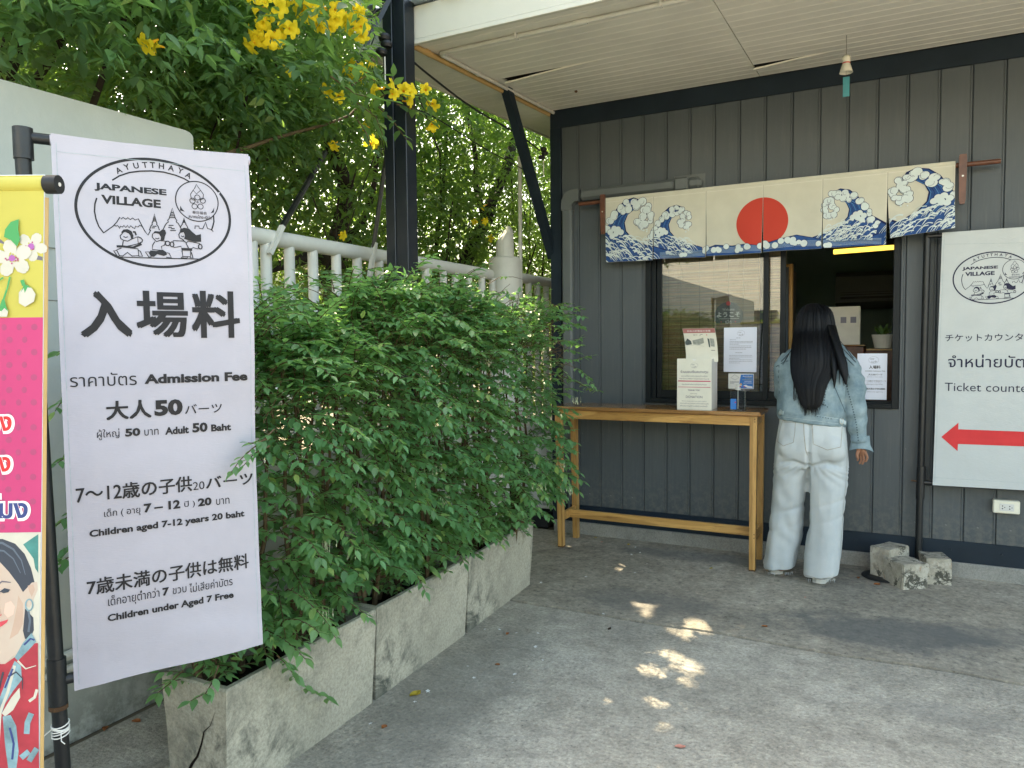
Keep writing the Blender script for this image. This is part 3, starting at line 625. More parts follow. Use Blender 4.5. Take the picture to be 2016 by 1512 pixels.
# far background beyond the trees
bw = empty('distant_house', (-11, 8, 0), label='pale house wall far behind the trees beyond the fence', cat='house')
MB().box((-14, -2, 0), (-13.8, 20, 3.2)).build('wall', M['fence'], bw)
MB().prism([(-13.4, -2.5, 3.2), (-13.4, 20.5, 3.2), (-16, 20.5, 4.4), (-16, -2.5, 4.4)], (0, 0, .08)).build('roof', M['rust'], bw)
# neighbouring building behind the camera (seen mirrored in the window)
nb = empty('neighbouring_house', (-2, -7, 0), label='pale house across the forecourt, mirrored in the window glass', cat='house')
MB().box((-12, -8, 0), (3.5, -7.8, 3.3)).build('wall', M['fence'], nb)
MB().prism([(-12.5, -7.79, 3.31), (3.8, -7.79, 3.31), (3.8, -10, 4.9), (-12.5, -10, 4.9)], (0, 0, .06)).build('roof', M['bead'], nb)
MB().prism([(-3.5, -7.79, .4), (-2.2, -7.79, .4), (-2.2, -7.79, 2.0), (-3.5, -7.79, 2.0)], (0, .04, 0)).build('door', M['trim'], nb)
# ============================================================ FLAT PRINTS ON CLOTH AND CARD
_tc = {}
def glyphs(s, off=0.0, shear=0.0):
    key = (s, off)
    if key not in _tc:
        c = bpy.data.curves.new('t', 'FONT'); c.body = s; c.size = 1; c.offset = off; c.resolution_u = 3
        o = bpy.data.objects.new('t', c); me = bpy.data.meshes.new_from_object(o)
        _tc[key] = ([(v.co.x, v.co.y) for v in me.vertices], [tuple(p.vertices) for p in me.polygons])
        bpy.data.objects.remove(o); bpy.data.curves.remove(c); bpy.data.meshes.remove(me)
    return _tc[key]
class Print:
    """2-D artwork (s = along the sheet, z = up) laid on a surface function surf(s, z, lift)"""
    def __init__(p, surf, cell=.06, step=.00001, base=.0004): p.surf = surf; p.cell = cell; p.step = step; p.n = 0; p.base = base; p.sets = {}; p.inc = 1; p.split = False; p.g = 0
    def up(p, k=5): p.n += k
    def poly(p, pts, key='ink'):
        v, f, l = p.sets.setdefault((key, p.g), ([], [], [])); n = len(v); v += [(a, b) for a, b in pts]; l += [p.n]*len(pts); f.append(tuple(range(n, n+len(pts)))); p.n += p.inc
    def text(p, s, x0, x1, y0, y1, key='ink', off=0.0, fit='bbox', slant=0.0):
        sh = [(0, 0)]
        if off > .008 and any(ord(c) > 0x2E80 for c in s): o_ = off*.95; off = 0; sh = [(0, 0), (-o_, -o_*.7), (o_, -o_*.7), (-o_, o_*.7), (o_, o_*.7)]
        V, F = glyphs(s, off)
        if not V: return
        if p.split: p.g += 1
        ax, bx = min(v[0] for v in V), max(v[0] for v in V); ay, by = min(v[1] for v in V), max(v[1] for v in V)
        v, f, l = p.sets.setdefault((key, p.g), ([], [], [])); n = len(v); sx = (x1-x0)/(bx-ax); sy = (y1-y0)/(by-ay)
        for (hx, hy) in sh:
            n = len(v); v += [(x0+(a-ax+hx)*sx, y0+(b-ay+hy)*sy) for a, b in V]; l += [p.n]*len(V); f += [tuple(i+n for i in q) for q in F]; p.n += p.inc
        if p.split: p.g += 1
    def glyph(p, ch, cx, cy, h, ang, key='ink', off=0.0, wx=1.0):
        V, F = glyphs(ch, off); ax, bx = min(v[0] for v in V), max(v[0] for v in V); ay, by = min(v[1] for v in V), max(v[1] for v in V)
        k = h/(by-ay); c_, s_ = math.cos(ang), math.sin(ang); v, f, l = p.sets.setdefault((key, p.g), ([], [], [])); n = len(v)
        for a, b in V:
            u = (a-(ax+bx)/2)*k*wx; w = (b-(ay+by)/2)*k; v.append((cx+u*c_-w*s_, cy+u*s_+w*c_))
        l += [p.n]*len(V); f += [tuple(i+n for i in q) for q in F]; p.n += 1
    def stroke(p, pts, w, key='ink', closed=False, w1=None):
        P = [Vector((a, b)) for a, b in pts]; m = len(P)
        if m < 2: return
        L, R = [], []
        for i in range(m):
            a = P[(i-1) % m] if (closed or i) else P[0]; b = P[(i+1) % m] if (closed or i < m-1) else P[-1]
            t = (b-a); t = t.normalized() if t.length > 1e-9 else Vector((1, 0)); nn = Vector((-t.y, t.x))
            ww = w if w1 is None else w+(w1-w)*i/(m-1); L.append(P[i]+nn*ww/2); R.append(P[i]-nn*ww/2)
        v, f, l = p.sets.setdefault((key, p.g), ([], [], [])); n = len(v)
        v += [tuple(q) for q in L]+[tuple(q) for q in R]; l += [p.n]*(2*m)
        f += [(n+i, n+(i+1) % m, n+m+(i+1) % m, n+m+i) for i in range(m if closed else m-1)]; p.n += p.inc
    def disc(p, cx, cy, r, key='ink', n=14, ry=None): p.poly([(cx+r*math.cos(2*math.pi*k/n), cy+(ry or r)*math.sin(2*math.pi*k/n)) for k in range(n)], key)
    def ring(p, cx, cy, rx, ry, w, key='ink', n=64): p.stroke([(cx+rx*math.cos(2*math.pi*k/n), cy+ry*math.sin(2*math.pi*k/n)) for k in range(n)], w, key, True)
    def build(p, parent, names=None, clip=None, surf=None, ymin=None):
        surf = surf or p.surf; outs = []
        for (key, gq), (v, f, l) in p.sets.items():
            bm = bmesh.new(); lay = bm.verts.layers.float.new('l')
            V = [bm.verts.new((a, b, 0)) for a, b in v]
            for q, w in zip(V, l): q[lay] = w
            for q in f:
                try: bm.faces.new([V[i] for i in q])
                except Exception: pass
            bmesh.ops.triangulate(bm, faces=[q for q in bm.faces if len(q.verts) > 4])
            if clip:
                for x, sgn in ((clip[0], 1), (clip[1], -1)):
                    bmesh.ops.bisect_plane(bm, geom=bm.verts[:]+bm.edges[:]+bm.faces[:], plane_co=(x, 0, 0), plane_no=(-sgn, 0, 0), clear_outer=True)
            if ymin is not None: bmesh.ops.bisect_plane(bm, geom=bm.verts[:]+bm.edges[:]+bm.faces[:], plane_co=(0, ymin, 0), plane_no=(0, -1, 0), clear_outer=True); bmesh.ops.bisect_plane(bm, geom=bm.verts[:]+bm.edges[:]+bm.faces[:], plane_co=(0, -.010, 0), plane_no=(0, 1, 0), clear_outer=True)
            if not bm.faces: bm.free(); continue
            if p.cell:
                x0 = min(q.co.x for q in bm.verts); x1 = max(q.co.x for q in bm.verts); y0 = min(q.co.y for q in bm.verts); y1 = max(q.co.y for q in bm.verts)
                for a0, a1, ax in ((x0, x1, 0), (y0, y1, 1)):
                    k = math.floor(a0/p.cell)+1
                    while k*p.cell < a1:
                        co = (k*p.cell, 0, 0) if ax == 0 else (0, k*p.cell, 0); no = (1, 0, 0) if ax == 0 else (0, 1, 0)
                        bmesh.ops.bisect_plane(bm, geom=bm.verts[:]+bm.edges[:]+bm.faces[:], plane_co=co, plane_no=no); k += 1
            Mi = world(parent).inverted()
            for q in bm.verts: q.co = Mi @ surf(q.co.x, q.co.y, p.base+q[lay]*p.step)
            me = bpy.data.meshes.new('print'); bm.to_mesh(me); bm.free(); me.materials.append(M[key])
            nm_ = (names or {}).get(key, 'print'); o_2 = link(bpy.data.objects.new(nm_, me), parent); outs.append(o_2)
            if nm_ in ('print', 'wave_print', 'sign_print'): o_2['kind'] = 'stuff'
        return outs
# ---- emblem art, digitised in picture pixels of the near banner and unprojected onto its plane
_k = .867; bA = Vector((-1.965*_k, 1.209*_k, 0)); bB = Vector((-1.7165*_k, 1.6465*_k, 0)); bD = (bB-bA).normalized(); bW = (bB-bA).length
bN = Vector((bD.y, -bD.x, 0))      # towards the viewer
if bN.dot(CAM-bA) < 0: bN = -bN
def onB(x, y):
    d = ray(x, y); n = bN; t = (bA-CAM).dot(n)/d.dot(n); q = CAM+d*t; return ((q-bA).dot(bD), q.z)
def LZ(zx, zy): return onB(140+zx/6.3, 300+zy/6.3)
LC = ((LZ(40, 700)[0]+LZ(1980, 830)[0])/2, (LZ(930, 62)[1]+LZ(1110, 1435)[1])/2)
LRX = (LZ(1980, 830)[0]-LZ(40, 700)[0])/2; LRY = (LZ(930, 62)[1]-LZ(1110, 1435)[1])/2
def emblem(P, cx, cz, k=1.0, key='ink', detail=2):
    """oval village emblem; k scales the metres of the near banner"""
    sp_, P.split = P.split, False; P.g += 1
    T = lambda zx, zy: ((LZ(zx, zy)[0]-LC[0])*k+cx, (LZ(zx, zy)[1]-LC[1])*k+cz)
    w = .0022*k; A = lambda pts: [T(*q) for q in pts]
    P.ring(cx, cz, (LRX-.003)*k, (LRY-.003)*k, .0062*k, key, 96)
    if detail >= 1:
        for s, a, b, y0, y1 in (('JAPANESE', 285, 1178, 372, 520), ('VILLAGE', 370, 1108, 522, 665)):
            l0 = T(a, y1-(45 if s[0] == 'J' else 34))[1]; t0 = T(a, y0)[1]
            P.text(s, T(a, y0)[0], T(b, y0)[0], l0-.0*k, t0, key, .042)
    if detail < 1: pass
    if detail >= 2:
        L = [('A', 590, 222), ('Y', 690, 180), ('U', 805, 165), ('T', 915, 156), ('T', 1010, 158), ('H', 1120, 170), ('A', 1240, 196), ('Y', 1355, 228), ('A', 1455, 285)]
        for i, (c, x, y) in enumerate(L):
            a = T(*L[max(0, i-1)][1:]); b = T(*L[min(len(L)-1, i+1)][1:]); q = T(x, y)
            P.glyph(c, q[0], q[1], .0138*k, math.atan2(b[1]-a[1], b[0]-a[0])*.9, key, .022, 1.0)
        P.stroke(A([(510, 345), (600, 290), (720, 250), (850, 233), (1000, 230), (1150, 245), (1300, 285), (1400, 325), (1470, 365)]), .0034*k, key)
        P.stroke(A([(318, 565), (295, 640), (290, 730), (310, 830), (345, 920), (405, 1000)]), .0034*k, key, w1=.0028*k)
        P.stroke(A([(1765, 780), (1770, 860), (1755, 920), (1738, 970)]), .0034*k, key)
        # small round badge
        c = T(1562, 608); rx = (T(1825, 608)[0]-T(1300, 608)[0])/2; P.ring(c[0], c[1], rx, rx*.99, .0026*k, key, 48)
        P.stroke(A([(1555, 395), (1535, 440), (1513, 470), (1555, 515), (1605, 470), (1575, 430)]), w*.8, key, True)
        P.stroke(A([(1513, 470), (1480, 520), (1490, 580), (1530, 595)]), w*.8, key); P.stroke(A([(1605, 470), (1640, 520), (1635, 575), (1600, 595)]), w*.8, key)
        for px, py in ((1565, 560), (1505, 600), (1632, 600), (1532, 670), (1605, 672)):
            q = T(px, py); P.ring(q[0], q[1], .0063*k, .0063*k, w*.8, key, 18)
        q = T(1567, 618); P.ring(q[0], q[1], .0018*k, .0018*k, w*.7, key, 8)
        P.text('泰日協会', T(1480, 0)[0], T(1660, 0)[0], T(1570, 765)[1], T(1570, 728)[1], key, .01)
        wv = 'สมาคมไทย-ญี่ปุ่น'
        P.text(wv, T(1430, 0)[0], T(1715, 0)[0], T(1570, 832)[1], T(1570, 775)[1], key, .02)
        P.poly(A([(1355, 660), (1350, 720), (1410, 735), (1375, 700)]), key); P.poly(A([(1775, 680), (1770, 745), (1730, 755), (1760, 715)]), key)
        # mountain with zigzag snow line
        P.stroke(A([(400, 1000), (520, 915), (570, 860), (605, 803), (625, 825), (645, 805), (680, 828), (705, 808), (735, 832), (765, 812), (795, 838), (835, 822), (870, 890), (915, 975), (955, 1025), (990, 960)]), w, key)
        P.stroke(A([(535, 900), (560, 915), (575, 905), (590, 918), (602, 945), (612, 912), (640, 925), (655, 905), (680, 930), (700, 905), (720, 935), (742, 908), (765, 930), (790, 945), (800, 912), (830, 925), (850, 905), (880, 915)]), w, key)
        def chedi(x, top, base, hw):
            h = base-top
            P.stroke(A([(x-hw, base), (x-hw*.8, base-h*.18), (x-hw*.62, base-h*.30), (x-hw*.42, base-h*.36), (x-hw*.5, base-h*.44), (x-hw*.35, base-h*.5), (x, top), (x+hw*.35, base-h*.5), (x+hw*.5, base-h*.44), (x+hw*.42, base-h*.36), (x+hw*.62, base-h*.30), (x+hw*.8, base-h*.18), (x+hw, base)]), w, key)
            for t in (.56, .64, .72, .8): P.stroke(A([(x-hw*.35*(1-t)*2.0, base-h*t), (x+hw*.35*(1-t)*2.0, base-h*t)]), w, key)
        chedi(1035, 760, 965, 62); chedi(1255, 690, 960, 115); chedi(1400, 812, 940, 48)
        for a, b, y in ((1210, 1270, 905), (1205, 1250, 930), (1240, 1285, 945), (1230, 1300, 968), (1010, 1060, 915), (1000, 1040, 935)): P.stroke(A([(a, y), (b, y)]), w, key)
        P.stroke(A([(1535, 950), (1537, 912), (1585, 915), (1588, 942), (1630, 950), (1645, 920), (1665, 862), (1690, 945), (1738, 958), (1760, 985)]), w, key)
    # ---- three running children
    t = T(640, 1040)
    W_ = 'card'
    P.stroke(A([(540, 1297), (1600, 1325)]), w*1.1, key)
    # first child
    P.poly(A([(620, 990), (650, 955), (700, 950), (750, 975), (775, 1030), (770, 1075), (745, 1070), (735, 1030), (715, 1005), (670, 985), (640, 1000)]), key)
    P.poly(A([(765, 975), (800, 975), (818, 1020), (800, 1030), (785, 995), (768, 995)]), key)
    P.stroke(A([(640, 998), (608, 1035), (618, 1070), (655, 1090), (645, 1110), (638, 1160), (640, 1175), (760, 1150), (835, 1130), (825, 1045), (740, 1080), (705, 1100), (655, 1090)]), w, key)
    P.stroke(A([(835, 1130), (880, 1110), (888, 1085), (865, 1060), (830, 1045)]), w*1.2, key)
    P.stroke(A([(565, 1165), (640, 1165), (770, 1180), (875, 1135)]), .0052*k, key)
    P.stroke(A([(625, 1185), (565, 1210), (600, 1280), (640, 1285), (700, 1240), (755, 1285), (840, 1280), (830, 1195), (730, 1185)]), w, key)
    P.stroke(A([(565, 1215), (527, 1218), (575, 1290), (605, 1280)]), w, key); P.stroke(A([(835, 1215), (860, 1225), (887, 1290), (835, 1285)]), w, key)
    P.stroke(A([(650, 1040), (675, 1055), (705, 1045)]), w, key)
    # second child
    P.poly(A([(1010, 1010), (1040, 975), (1100, 980), (1130, 955), (1165, 960), (1180, 1000), (1165, 1040), (1155, 1090), (1110, 1095), (1115, 1050), (1090, 1010), (1050, 1000)]), key)
    P.stroke(A([(1012, 1008), (1008, 1050), (1035, 1080), (1060, 1105), (1110, 1090)]), w, key); P.stroke(A([(1045, 1062), (1070, 1072), (1095, 1060)]), w, key)
    P.stroke(A([(1040, 1105), (1012, 1150), (1010, 1205), (1130, 1215), (1120, 1165), (1160, 1150), (1170, 1100), (1110, 1095)]), w, key)
    q = T(1198, 1128); P.ring(q[0], q[1], .0052*k, .0056*k, w*1.2, key, 10)
    P.poly(A([(985, 1215), (965, 1250), (990, 1290), (1030, 1295), (1070, 1262), (1150, 1285), (1190, 1270), (1180, 1235), (1140, 1208), (1060, 1222)]), key)
    P.stroke(A([(980, 1235), (922, 1232), (965, 1298), (995, 1295)]), w, key); P.stroke(A([(1185, 1245), (1215, 1250), (1243, 1305), (1180, 1300)]), w, key)
    # third child
    P.poly(A([(1350, 955), (1400, 935), (1460, 945), (1500, 985), (1550, 1028), (1608, 1015), (1612, 1110), (1540, 1112), (1450, 1090), (1400, 1072), (1412, 1035), (1395, 990), (1350, 1000)]), key)
    P.stroke(A([(1352, 985), (1335, 1020), (1345, 1060), (1385, 1080), (1405, 1105), (1430, 1120)]), w, key); P.stroke(A([(1365, 1035), (1385, 1050), (1400, 1035)]), w, key)
    P.stroke(A([(1400, 1100), (1265, 1095), (1275, 1180), (1365, 1165), (1370, 1190), (1500, 1195), (1510, 1180), (1570, 1200), (1590, 1130), (1450, 1100), (1425, 1130), (1455, 1185)]), w, key)
    for qx, qy in ((1252, 1140), (1600, 1170)):
        q = T(qx, qy); P.ring(q[0], q[1], .0042*k, .0062*k, w*1.2, key, 10)
    P.poly(A([(1365, 1190), (1500, 1192), (1500, 1222), (1372, 1218)]), key)
    P.stroke(A([(1375, 1220), (1385, 1290), (1480, 1295), (1482, 1222)]), w, key); P.stroke(A([(1385, 1292), (1360, 1308), (1440, 1312), (1440, 1296)]), w, key); P.stroke(A([(1490, 1240), (1510, 1312), (1470, 1305)]), w, key); P.split = sp_; P.g += 1
# ============================================================ NEAR ADMISSION BANNER
def wav(s, z):  # soft cloth relief, metres out of the plane
    u = s/bW; v = z
    r = noise.noise((s*3.2, z*1.9, 3.3))*.013*math.sin(min(1, max(0, (1.79-z)/.5))*1.57)
    r += noise.noise((s*7, z*6, 9))*.0036+.007*noise.noise((s*2.2+z*2.6, z*.8-s*1.5, 5))
    for sc_1, zc_1 in ((.055, None), (bW-.06, None), (None, ZT0-.115)):   # fold lines pressed into the sheet
        dd = abs(s-sc_1) if sc_1 is not None else abs(z-zc_1); r += .0018*math.exp(-(dd/.014)**2)
    if z < .72: r += math.sin((z+u*.10)*52)*.0034*max(0, (.72-z)/.22)*(.4+noise.noise((s*9, z*20, 2)))
    e = max(0, u-.88)/.12; r += .006*e*e*math.sin(z*5)
    return r
def near_surf(s, z, lift=0):
    w = min(1.0, max(0, (1.76-z)/.05))
    q = bA + bD*s + Vector((0, 0, z)); 
    return q + bN*(wav(s, z)*w+lift)
ZT0 = 1.790; ZB0 = .490
def sheet(name, surf, s0, s1, z0f, z1f, mt, parent, nx=26, nz=70, th=.0012, **k):
    bm = bmesh.new(); fr = []; bk = []
    for j in range(nz+1):
        a = []; b = []
        for i in range(nx+1):
            u = i/nx; s = s0+(s1-s0)*u; zb = z0f(u); zt = z1f(u); z = zb+(zt-zb)*j/nz
            a.append(bm.verts.new(surf(s, z, 0))); b.append(bm.verts.new(surf(s, z, -th)))
        fr.append(a); bk.append(b)
    for j in range(nz):
        for i in range(nx):
            bm.faces.new((fr[j][i], fr[j][i+1], fr[j+1][i+1], fr[j+1][i])); bm.faces.new((bk[j][i], bk[j+1][i], bk[j+1][i+1], bk[j][i+1]))
    for j in range(nz):
        bm.faces.new((fr[j][0], fr[j+1][0], bk[j+1][0], bk[j][0])); bm.faces.new((fr[j][nx], bk[j][nx], bk[j+1][nx], fr[j+1][nx]))
    for i in range(nx):
        bm.faces.new((fr[0][i], bk[0][i], bk[0][i+1], fr[0][i+1])); bm.faces.new((fr[nz][i], fr[nz][i+1], bk[nz][i+1], bk[nz][i]))
    bmesh.ops.recalc_face_normals(bm, faces=bm.faces[:])
    me = bpy.data.meshes.new(name); Mi = world(parent).inverted() if parent else Matrix.Identity(4)
    for v in bm.verts: v.co = Mi @ v.co
    bm.to_mesh(me); bm.free(); me.materials.append(mt); me.shade_smooth()
    try: me.set_sharp_from_angle(angle=math.radians(50))
    except Exception: pass
    return tag(link(bpy.data.objects.new(name, me), parent), **k)
nb_ = empty('admission_banner', bA+bD*.25+Vector((0, 0, .36)), label='tall white admission fee banner with the oval emblem, nearest the camera beside the hedge', cat='banner')
sheet('cloth', near_surf, 0, bW, lambda u: ZB0+.014*u+.004*math.sin(u*6), lambda u: ZT0+.010*u-.005*math.sin(u*3.1), M['banner'], nb_)
P = Print(near_surf, .02, base=.0005); P.split = True
emblem(P, *LC, 1.0)
def bt(s, x0, yb0, x1, yb1, yt0, off=.0, key='ink', yt1=None, PP_=None):
    a = onB(x0, yb0); b = onB(x1, yb1); t = onB(x0, yt0); zb = (a[1]+b[1])/2
    zt = zb + (t[1]-a[1])
    (PP_ or P).text(s, a[0], b[0], zb, zt, key, off)
bt('入', 162, 662, 258, 662, 574, .030); bt('場', 272, 662, 368, 663, 573, .026); bt('料', 380, 663, 470, 664, 573, .026)
bt('ราคาบัตร', 138, 762, 269, 758, 735, .0)
bt('Admission Fee', 284, 755, 487, 750, 736, .045)
bt('大人', 210, 826, 297, 822, 790, .028); bt('50', 304, 819, 360, 817, 787, .05); bt('バーツ', 364, 815, 437, 812, 796, .006)
bt('ผู้ใหญ่', 191, 867, 235, 863, 846, .0); bt('50', 246, 860, 276, 857, 844, .045); bt('บาท', 284, 858, 312, 855, 846, 0); bt('Adult', 325, 856, 372, 853, 841, .04); bt('50', 379, 853, 409, 849, 834, .045); bt('Baht', 416, 850, 455, 847, 836, .04)
bt('7～12', 150, 989, 239, 980, 961, .012); bt('歳の子供', 241, 979, 378, 968, 948, .020); bt('20', 380, 965, 403, 963, 949, 0); bt('バーツ', 406, 963, 499, 952, 940, .018)
bt('เด็ก ( อายุ', 205, 1022, 276, 1013, 1002, 0); bt('7 – 12', 283, 1009, 355, 1001, 991, .04); bt('ปี )', 363, 1002, 384, 998, 987, 0); bt('20', 390, 998, 417, 994, 982, .045); bt('บาท', 426, 995, 452, 991, 983, 0)
bt('Children aged 7-12 years 20 baht', 176, 1056, 482, 1025, 1038, .035)
bt('7歳未満の子供は無料', 172, 1170, 490, 1120, 1138, .018)
bt('เด็กอายุต่ำกว่า', 213, 1198, 314, 1180, 1172, 0); bt('7', 320, 1173, 333, 1171, 1157, .045); bt('ขวบ', 340, 1170, 367, 1165, 1158, 0); bt('ไม่เสียค่าบัตร', 373, 1166, 458, 1152, 1148, 0)
bt('Children under Aged 7 Free', 212, 1226, 460, 1181, 1208, .035)
P.build(nb_, {'ink': 'lettering'})
hem = Print(near_surf, .03, base=.0006)
hem.stroke([(.010, ZB0+.015), (.010, ZT0-.02)], .0012, 'denim_light'); hem.stroke([(bW-.010, ZB0+.03), (bW-.010, ZT0-.02)], .0012, 'denim_light'); hem.stroke([(.010, ZT0-.04), (bW-.010, ZT0-.035)], .001, 'denim_light')
hem.build(nb_, {'denim_light': 'hem_stitching'})
MB().tube([bA+bD*-.002+Vector((0, 0, ZT0-.013))-bN*.0125, bB+bD*.005+Vector((0, 0, ZT0-.004))-bN*.0125], .012, 12).build('top_sleeve', M['banner'], nb_, sm=40)
# stand of the near banner
def inB(x, y, back=.016):
    s, z = onB(x, y); return bA+bD*s+Vector((0, 0, z))-bN*back
sd = empty('banner_stand', Vector((inB(125, 1512).x, inB(125, 1512).y, 0)), label='black steel pipe stand holding the near admission banner', cat='stand')
t0 = inB(42, 262); t1 = inB(117, 1400); dirp = (t1-t0)/(t0.z-t1.z); foot = t0+dirp*(t0.z-.02)  # leans slightly
MB().tube([t0+Vector((0, 0, .012)), foot], .0165, 14).build('upright', M['pole'], sd, sm=40)
e1 = inB(45, 266)
MB().tube([e1+Vector((0, 0, -.0)), inB(98, 272), bB-bN*.014+Vector((0, 0, ZT0-.006))], .0125, 12).tube([e1+Vector((0, 0, .02)), e1-Vector((0, 0, .05))], .0205, 14).build('top_arm', M['pole'], sd, sm=40)
l0 = t0+dirp*(t0.z-inB(118, 1345).z); l1 = inB(156, 1336)
MB().tube([l0, l1, bB-bN*.016+Vector((0, 0, ZB0+.04))], .0125, 12).tube([l0+Vector((0, 0, .055))-dirp*.0, l0-Vector((0, 0, .055))], .0205, 14).build('lower_arm', M['pole'], sd, sm=40)
MB().tube([l0-Vector((0, 0, .056)), l0-Vector((0, 0, .066))], .0208, 14).build('rust_ring', M['rust'], sd)
sr = MB(); q = t0+dirp*(t0.z-inB(122, 1440).z)
for k in range(7):
    z = -.012+k*.004+rnd.uniform(-.002, .002); sr.tube([q+Vector((.0185*math.cos(a), .0185*math.sin(a), z+.004*math.sin(a+k))) for a in np.linspace(0, 6.28, 15)], .0016, 5)
sr.tube([q+Vector((.018, -.01, 0)), q+Vector((.035, -.02, -.012)), q+Vector((.04, -.015, -.02))], .0012, 5).tube([q+Vector((-.015, -.012, 0)), q+Vector((-.03, -.03, -.018))], .0012, 5)
sr.build('tied_string', M['bead'], sd)
MB().bbox(foot+Vector((-.16, -.16, -.02)), foot+Vector((.16, .16, .0)), .01).build('foot_plate', M['pole'], sd)
# ============================================================ PINK AND YELLOW BANNER (left edge of the picture)
pR = ray(86, 700)*1.0; pO = Vector((CAM.x+pR.x, CAM.y+pR.y, 0)); pD = Vector((cR.x, cR.y, 0)).normalized(); pN = Vector((pD.y, -pD.x, 0))
def onP0(x, y):
    d = ray(x, y); t = (pO-CAM).dot(pN)/d.dot(pN); q = CAM+d*t; return ((q-pO).dot(pD), q.z)
_e1 = onP0(88, 345); _e2 = onP0(78, 1512); pLean = (_e1[0]-_e2[0])/(_e1[1]-_e2[1])
def pE(z): return _e1[0]+(z-_e1[1])*pLean
def onP(x, y): s, z = onP0(x, y); return (s-pE(z), z)
def pP(s, z, o=0.0): return pO+pD*(s+pE(z))+Vector((0, 0, z))+pN*o
def pink_surf(s, z, lift=0): return pO+pD*(s+pE(z))+Vector((0, 0, z))+pN*(lift+noise.noise((s*4, z*2, 8))*.003*min(1, max(0, (1.52-z)/.1)))
PT = onP(60, 344)[1]; PB = .05
kb = empty('flower_banner', pO+pD*-.25+Vector((0, 0, PB)), label='yellow and pink banner with white blossoms and a portrait, at the left edge', cat='banner')
sheet('cloth', pink_surf, -.60, .0, lambda u: PB, lambda u: PT, M['paper'], kb, 24, 60)
P = Print(pink_surf, .03, .00004, .0005)
zy = onP(50, 625)[1]; zp = onP(50, 1048)[1]
M['yellow_print'] = mat('yellow_print', (.50, .455, .09), .55, .3, var=.1, vscale=5); M['pink_print'] = mat('hot_pink_print', (.52, .055, .185), .55, .3, var=.08, vscale=4)
M['dot'] = mat('plum_dots', (.36, .05, .15), .55); M['pgreen'] = mat('green_print', (.05, .30, .09), .55); M['pwhite'] = mat('cream_print', (.56, .545, .48), .55, var=.1, vscale=30)
M['pviolet'] = mat('violet_print', (.35, .10, .38), .55); M['pgrey'] = mat('grey_print', (.13, .12, .16), .55); M['pskin'] = mat('portrait_skin_print', (.52, .46, .40), .55, var=.12, vscale=10, col2=(.50, .38, .32))
M['phair'] = mat('portrait_hair_print', (.035, .045, .07), .55); M['pred'] = mat('red_kimono_print', (.42, .035, .06), .55, var=.3, vscale=22); M['pblue'] = mat('pale_blue_print', (.25, .42, .50), .55, var=.55, vscale=28); M['pshade'] = mat('portrait_shade_print', (.50, .36, .29), .55, var=.1, vscale=20); M['pblush'] = mat('portrait_blush_print', (.66, .47, .40), .55); M['psheen'] = mat('hair_sheen_print', (.10, .13, .18), .55); M['plip'] = mat('lip_print', (.55, .06, .09), .55); M['pnavy'] = mat('navy_print', (.03, .05, .20), .55); M['teal_print'] = mat('teal_leaf_print', (.06, .25, .24), .55, var=.4, vscale=30)
A = lambda pts: [onP(*q) for q in pts]
P.poly([(-.60, zy), (-.0006, zy), (-.0006, PT-.001), (-.60, PT-.001)], 'yellow_print')
P.poly([(-.60, zp), (-.0006, zp), (-.0006, zy), (-.60, zy)], 'pink_print')
Z6 = lambda pts: [onP(x/4.085, 330+y/4.085) for x, y in pts]
P.poly(Z6([(-120, 560), (0, 572), (60, 625), (0, 605), (-120, 590)]), 'pgrey')
P.poly(Z6([(180, 672), (215, 690), (300, 705), (345, 718), (345, 748), (290, 740), (225, 718)]), 'pgrey')
def petals(cx, cy, r, n, a0, core=True, sq=1.0):
    for k in range(n):
        a = a0+2*math.pi*k/n; P.poly(Z6([(cx+r*.08*math.cos(a)+t*r*math.cos(a)-w*r*math.sin(a), cy+sq*(t*r*math.sin(a)+w*r*math.cos(a))) for t, w in ((0, -.05), (.3, -.28), (.65, -.36), (.92, -.22), (1.0, -.03), (.95, .04), (1.0, .1), (.9, .24), (.62, .36), (.3, .28), (0, .05))]), 'pwhite')
    if core:
        for k in range(18):
            a = rnd.uniform(0, 6.28); q = Z6([(cx+rnd.uniform(.1, .36)*r*math.cos(a), cy+rnd.uniform(.1, .36)*r*math.sin(a))])[0]; P.disc(q[0], q[1], .0013, 'dot' if k % 2 else 'yellow_print', 6)
        q = Z6([(cx, cy)])[0]; P.disc(q[0], q[1], .0045, 'pviolet', 8)
petals(255, 635, 120, 5, .2); petals(105, 730, 155, 5, -.5); petals(-180, 760, 150, 5, .3)
P.poly(Z6([(165, 418), (100, 440), (55, 500), (45, 560), (100, 585), (150, 638), (175, 580), (160, 500)]), 'pgreen')
P.stroke(Z6([(92, 880), (75, 960), (42, 1060)]), .0025, 'pgreen'); P.stroke(Z6([(190, 905), (205, 950)]), .005, 'pgreen'); P.stroke(Z6([(-30, 930), (40, 885)]), .0022, 'pgreen')
P.poly(Z6([(165, 1005), (215, 950), (268, 970), (300, 1020), (285, 1080), (215, 1120), (165, 1090)]), 'pwhite'); P.poly(Z6([(180, 1005), (205, 945), (230, 945), (265, 968), (235, 965), (212, 1010), (205, 970)]), 'pgreen')
P.poly(Z6([(-20, 1140), (45, 1110), (80, 1150), (70, 1200), (-20, 1200)]), 'pwhite'); P.poly(Z6([(0, 1150), (30, 1060), (50, 1060), (62, 1110), (80, 1160), (50, 1130), (25, 1155)]), 'pgreen')
P.n = 4; P.inc = .01; row = 0; y = zy-.013
while y > zp+.005:
    x = -.012 - (.013 if row % 2 else 0)
    while x > -.6:
        P.disc(x, y, .0036 if int(x*60) % 2 else .0044, 'dot', 12, .0044); x -= .0205
    y -= .0170; row += 1
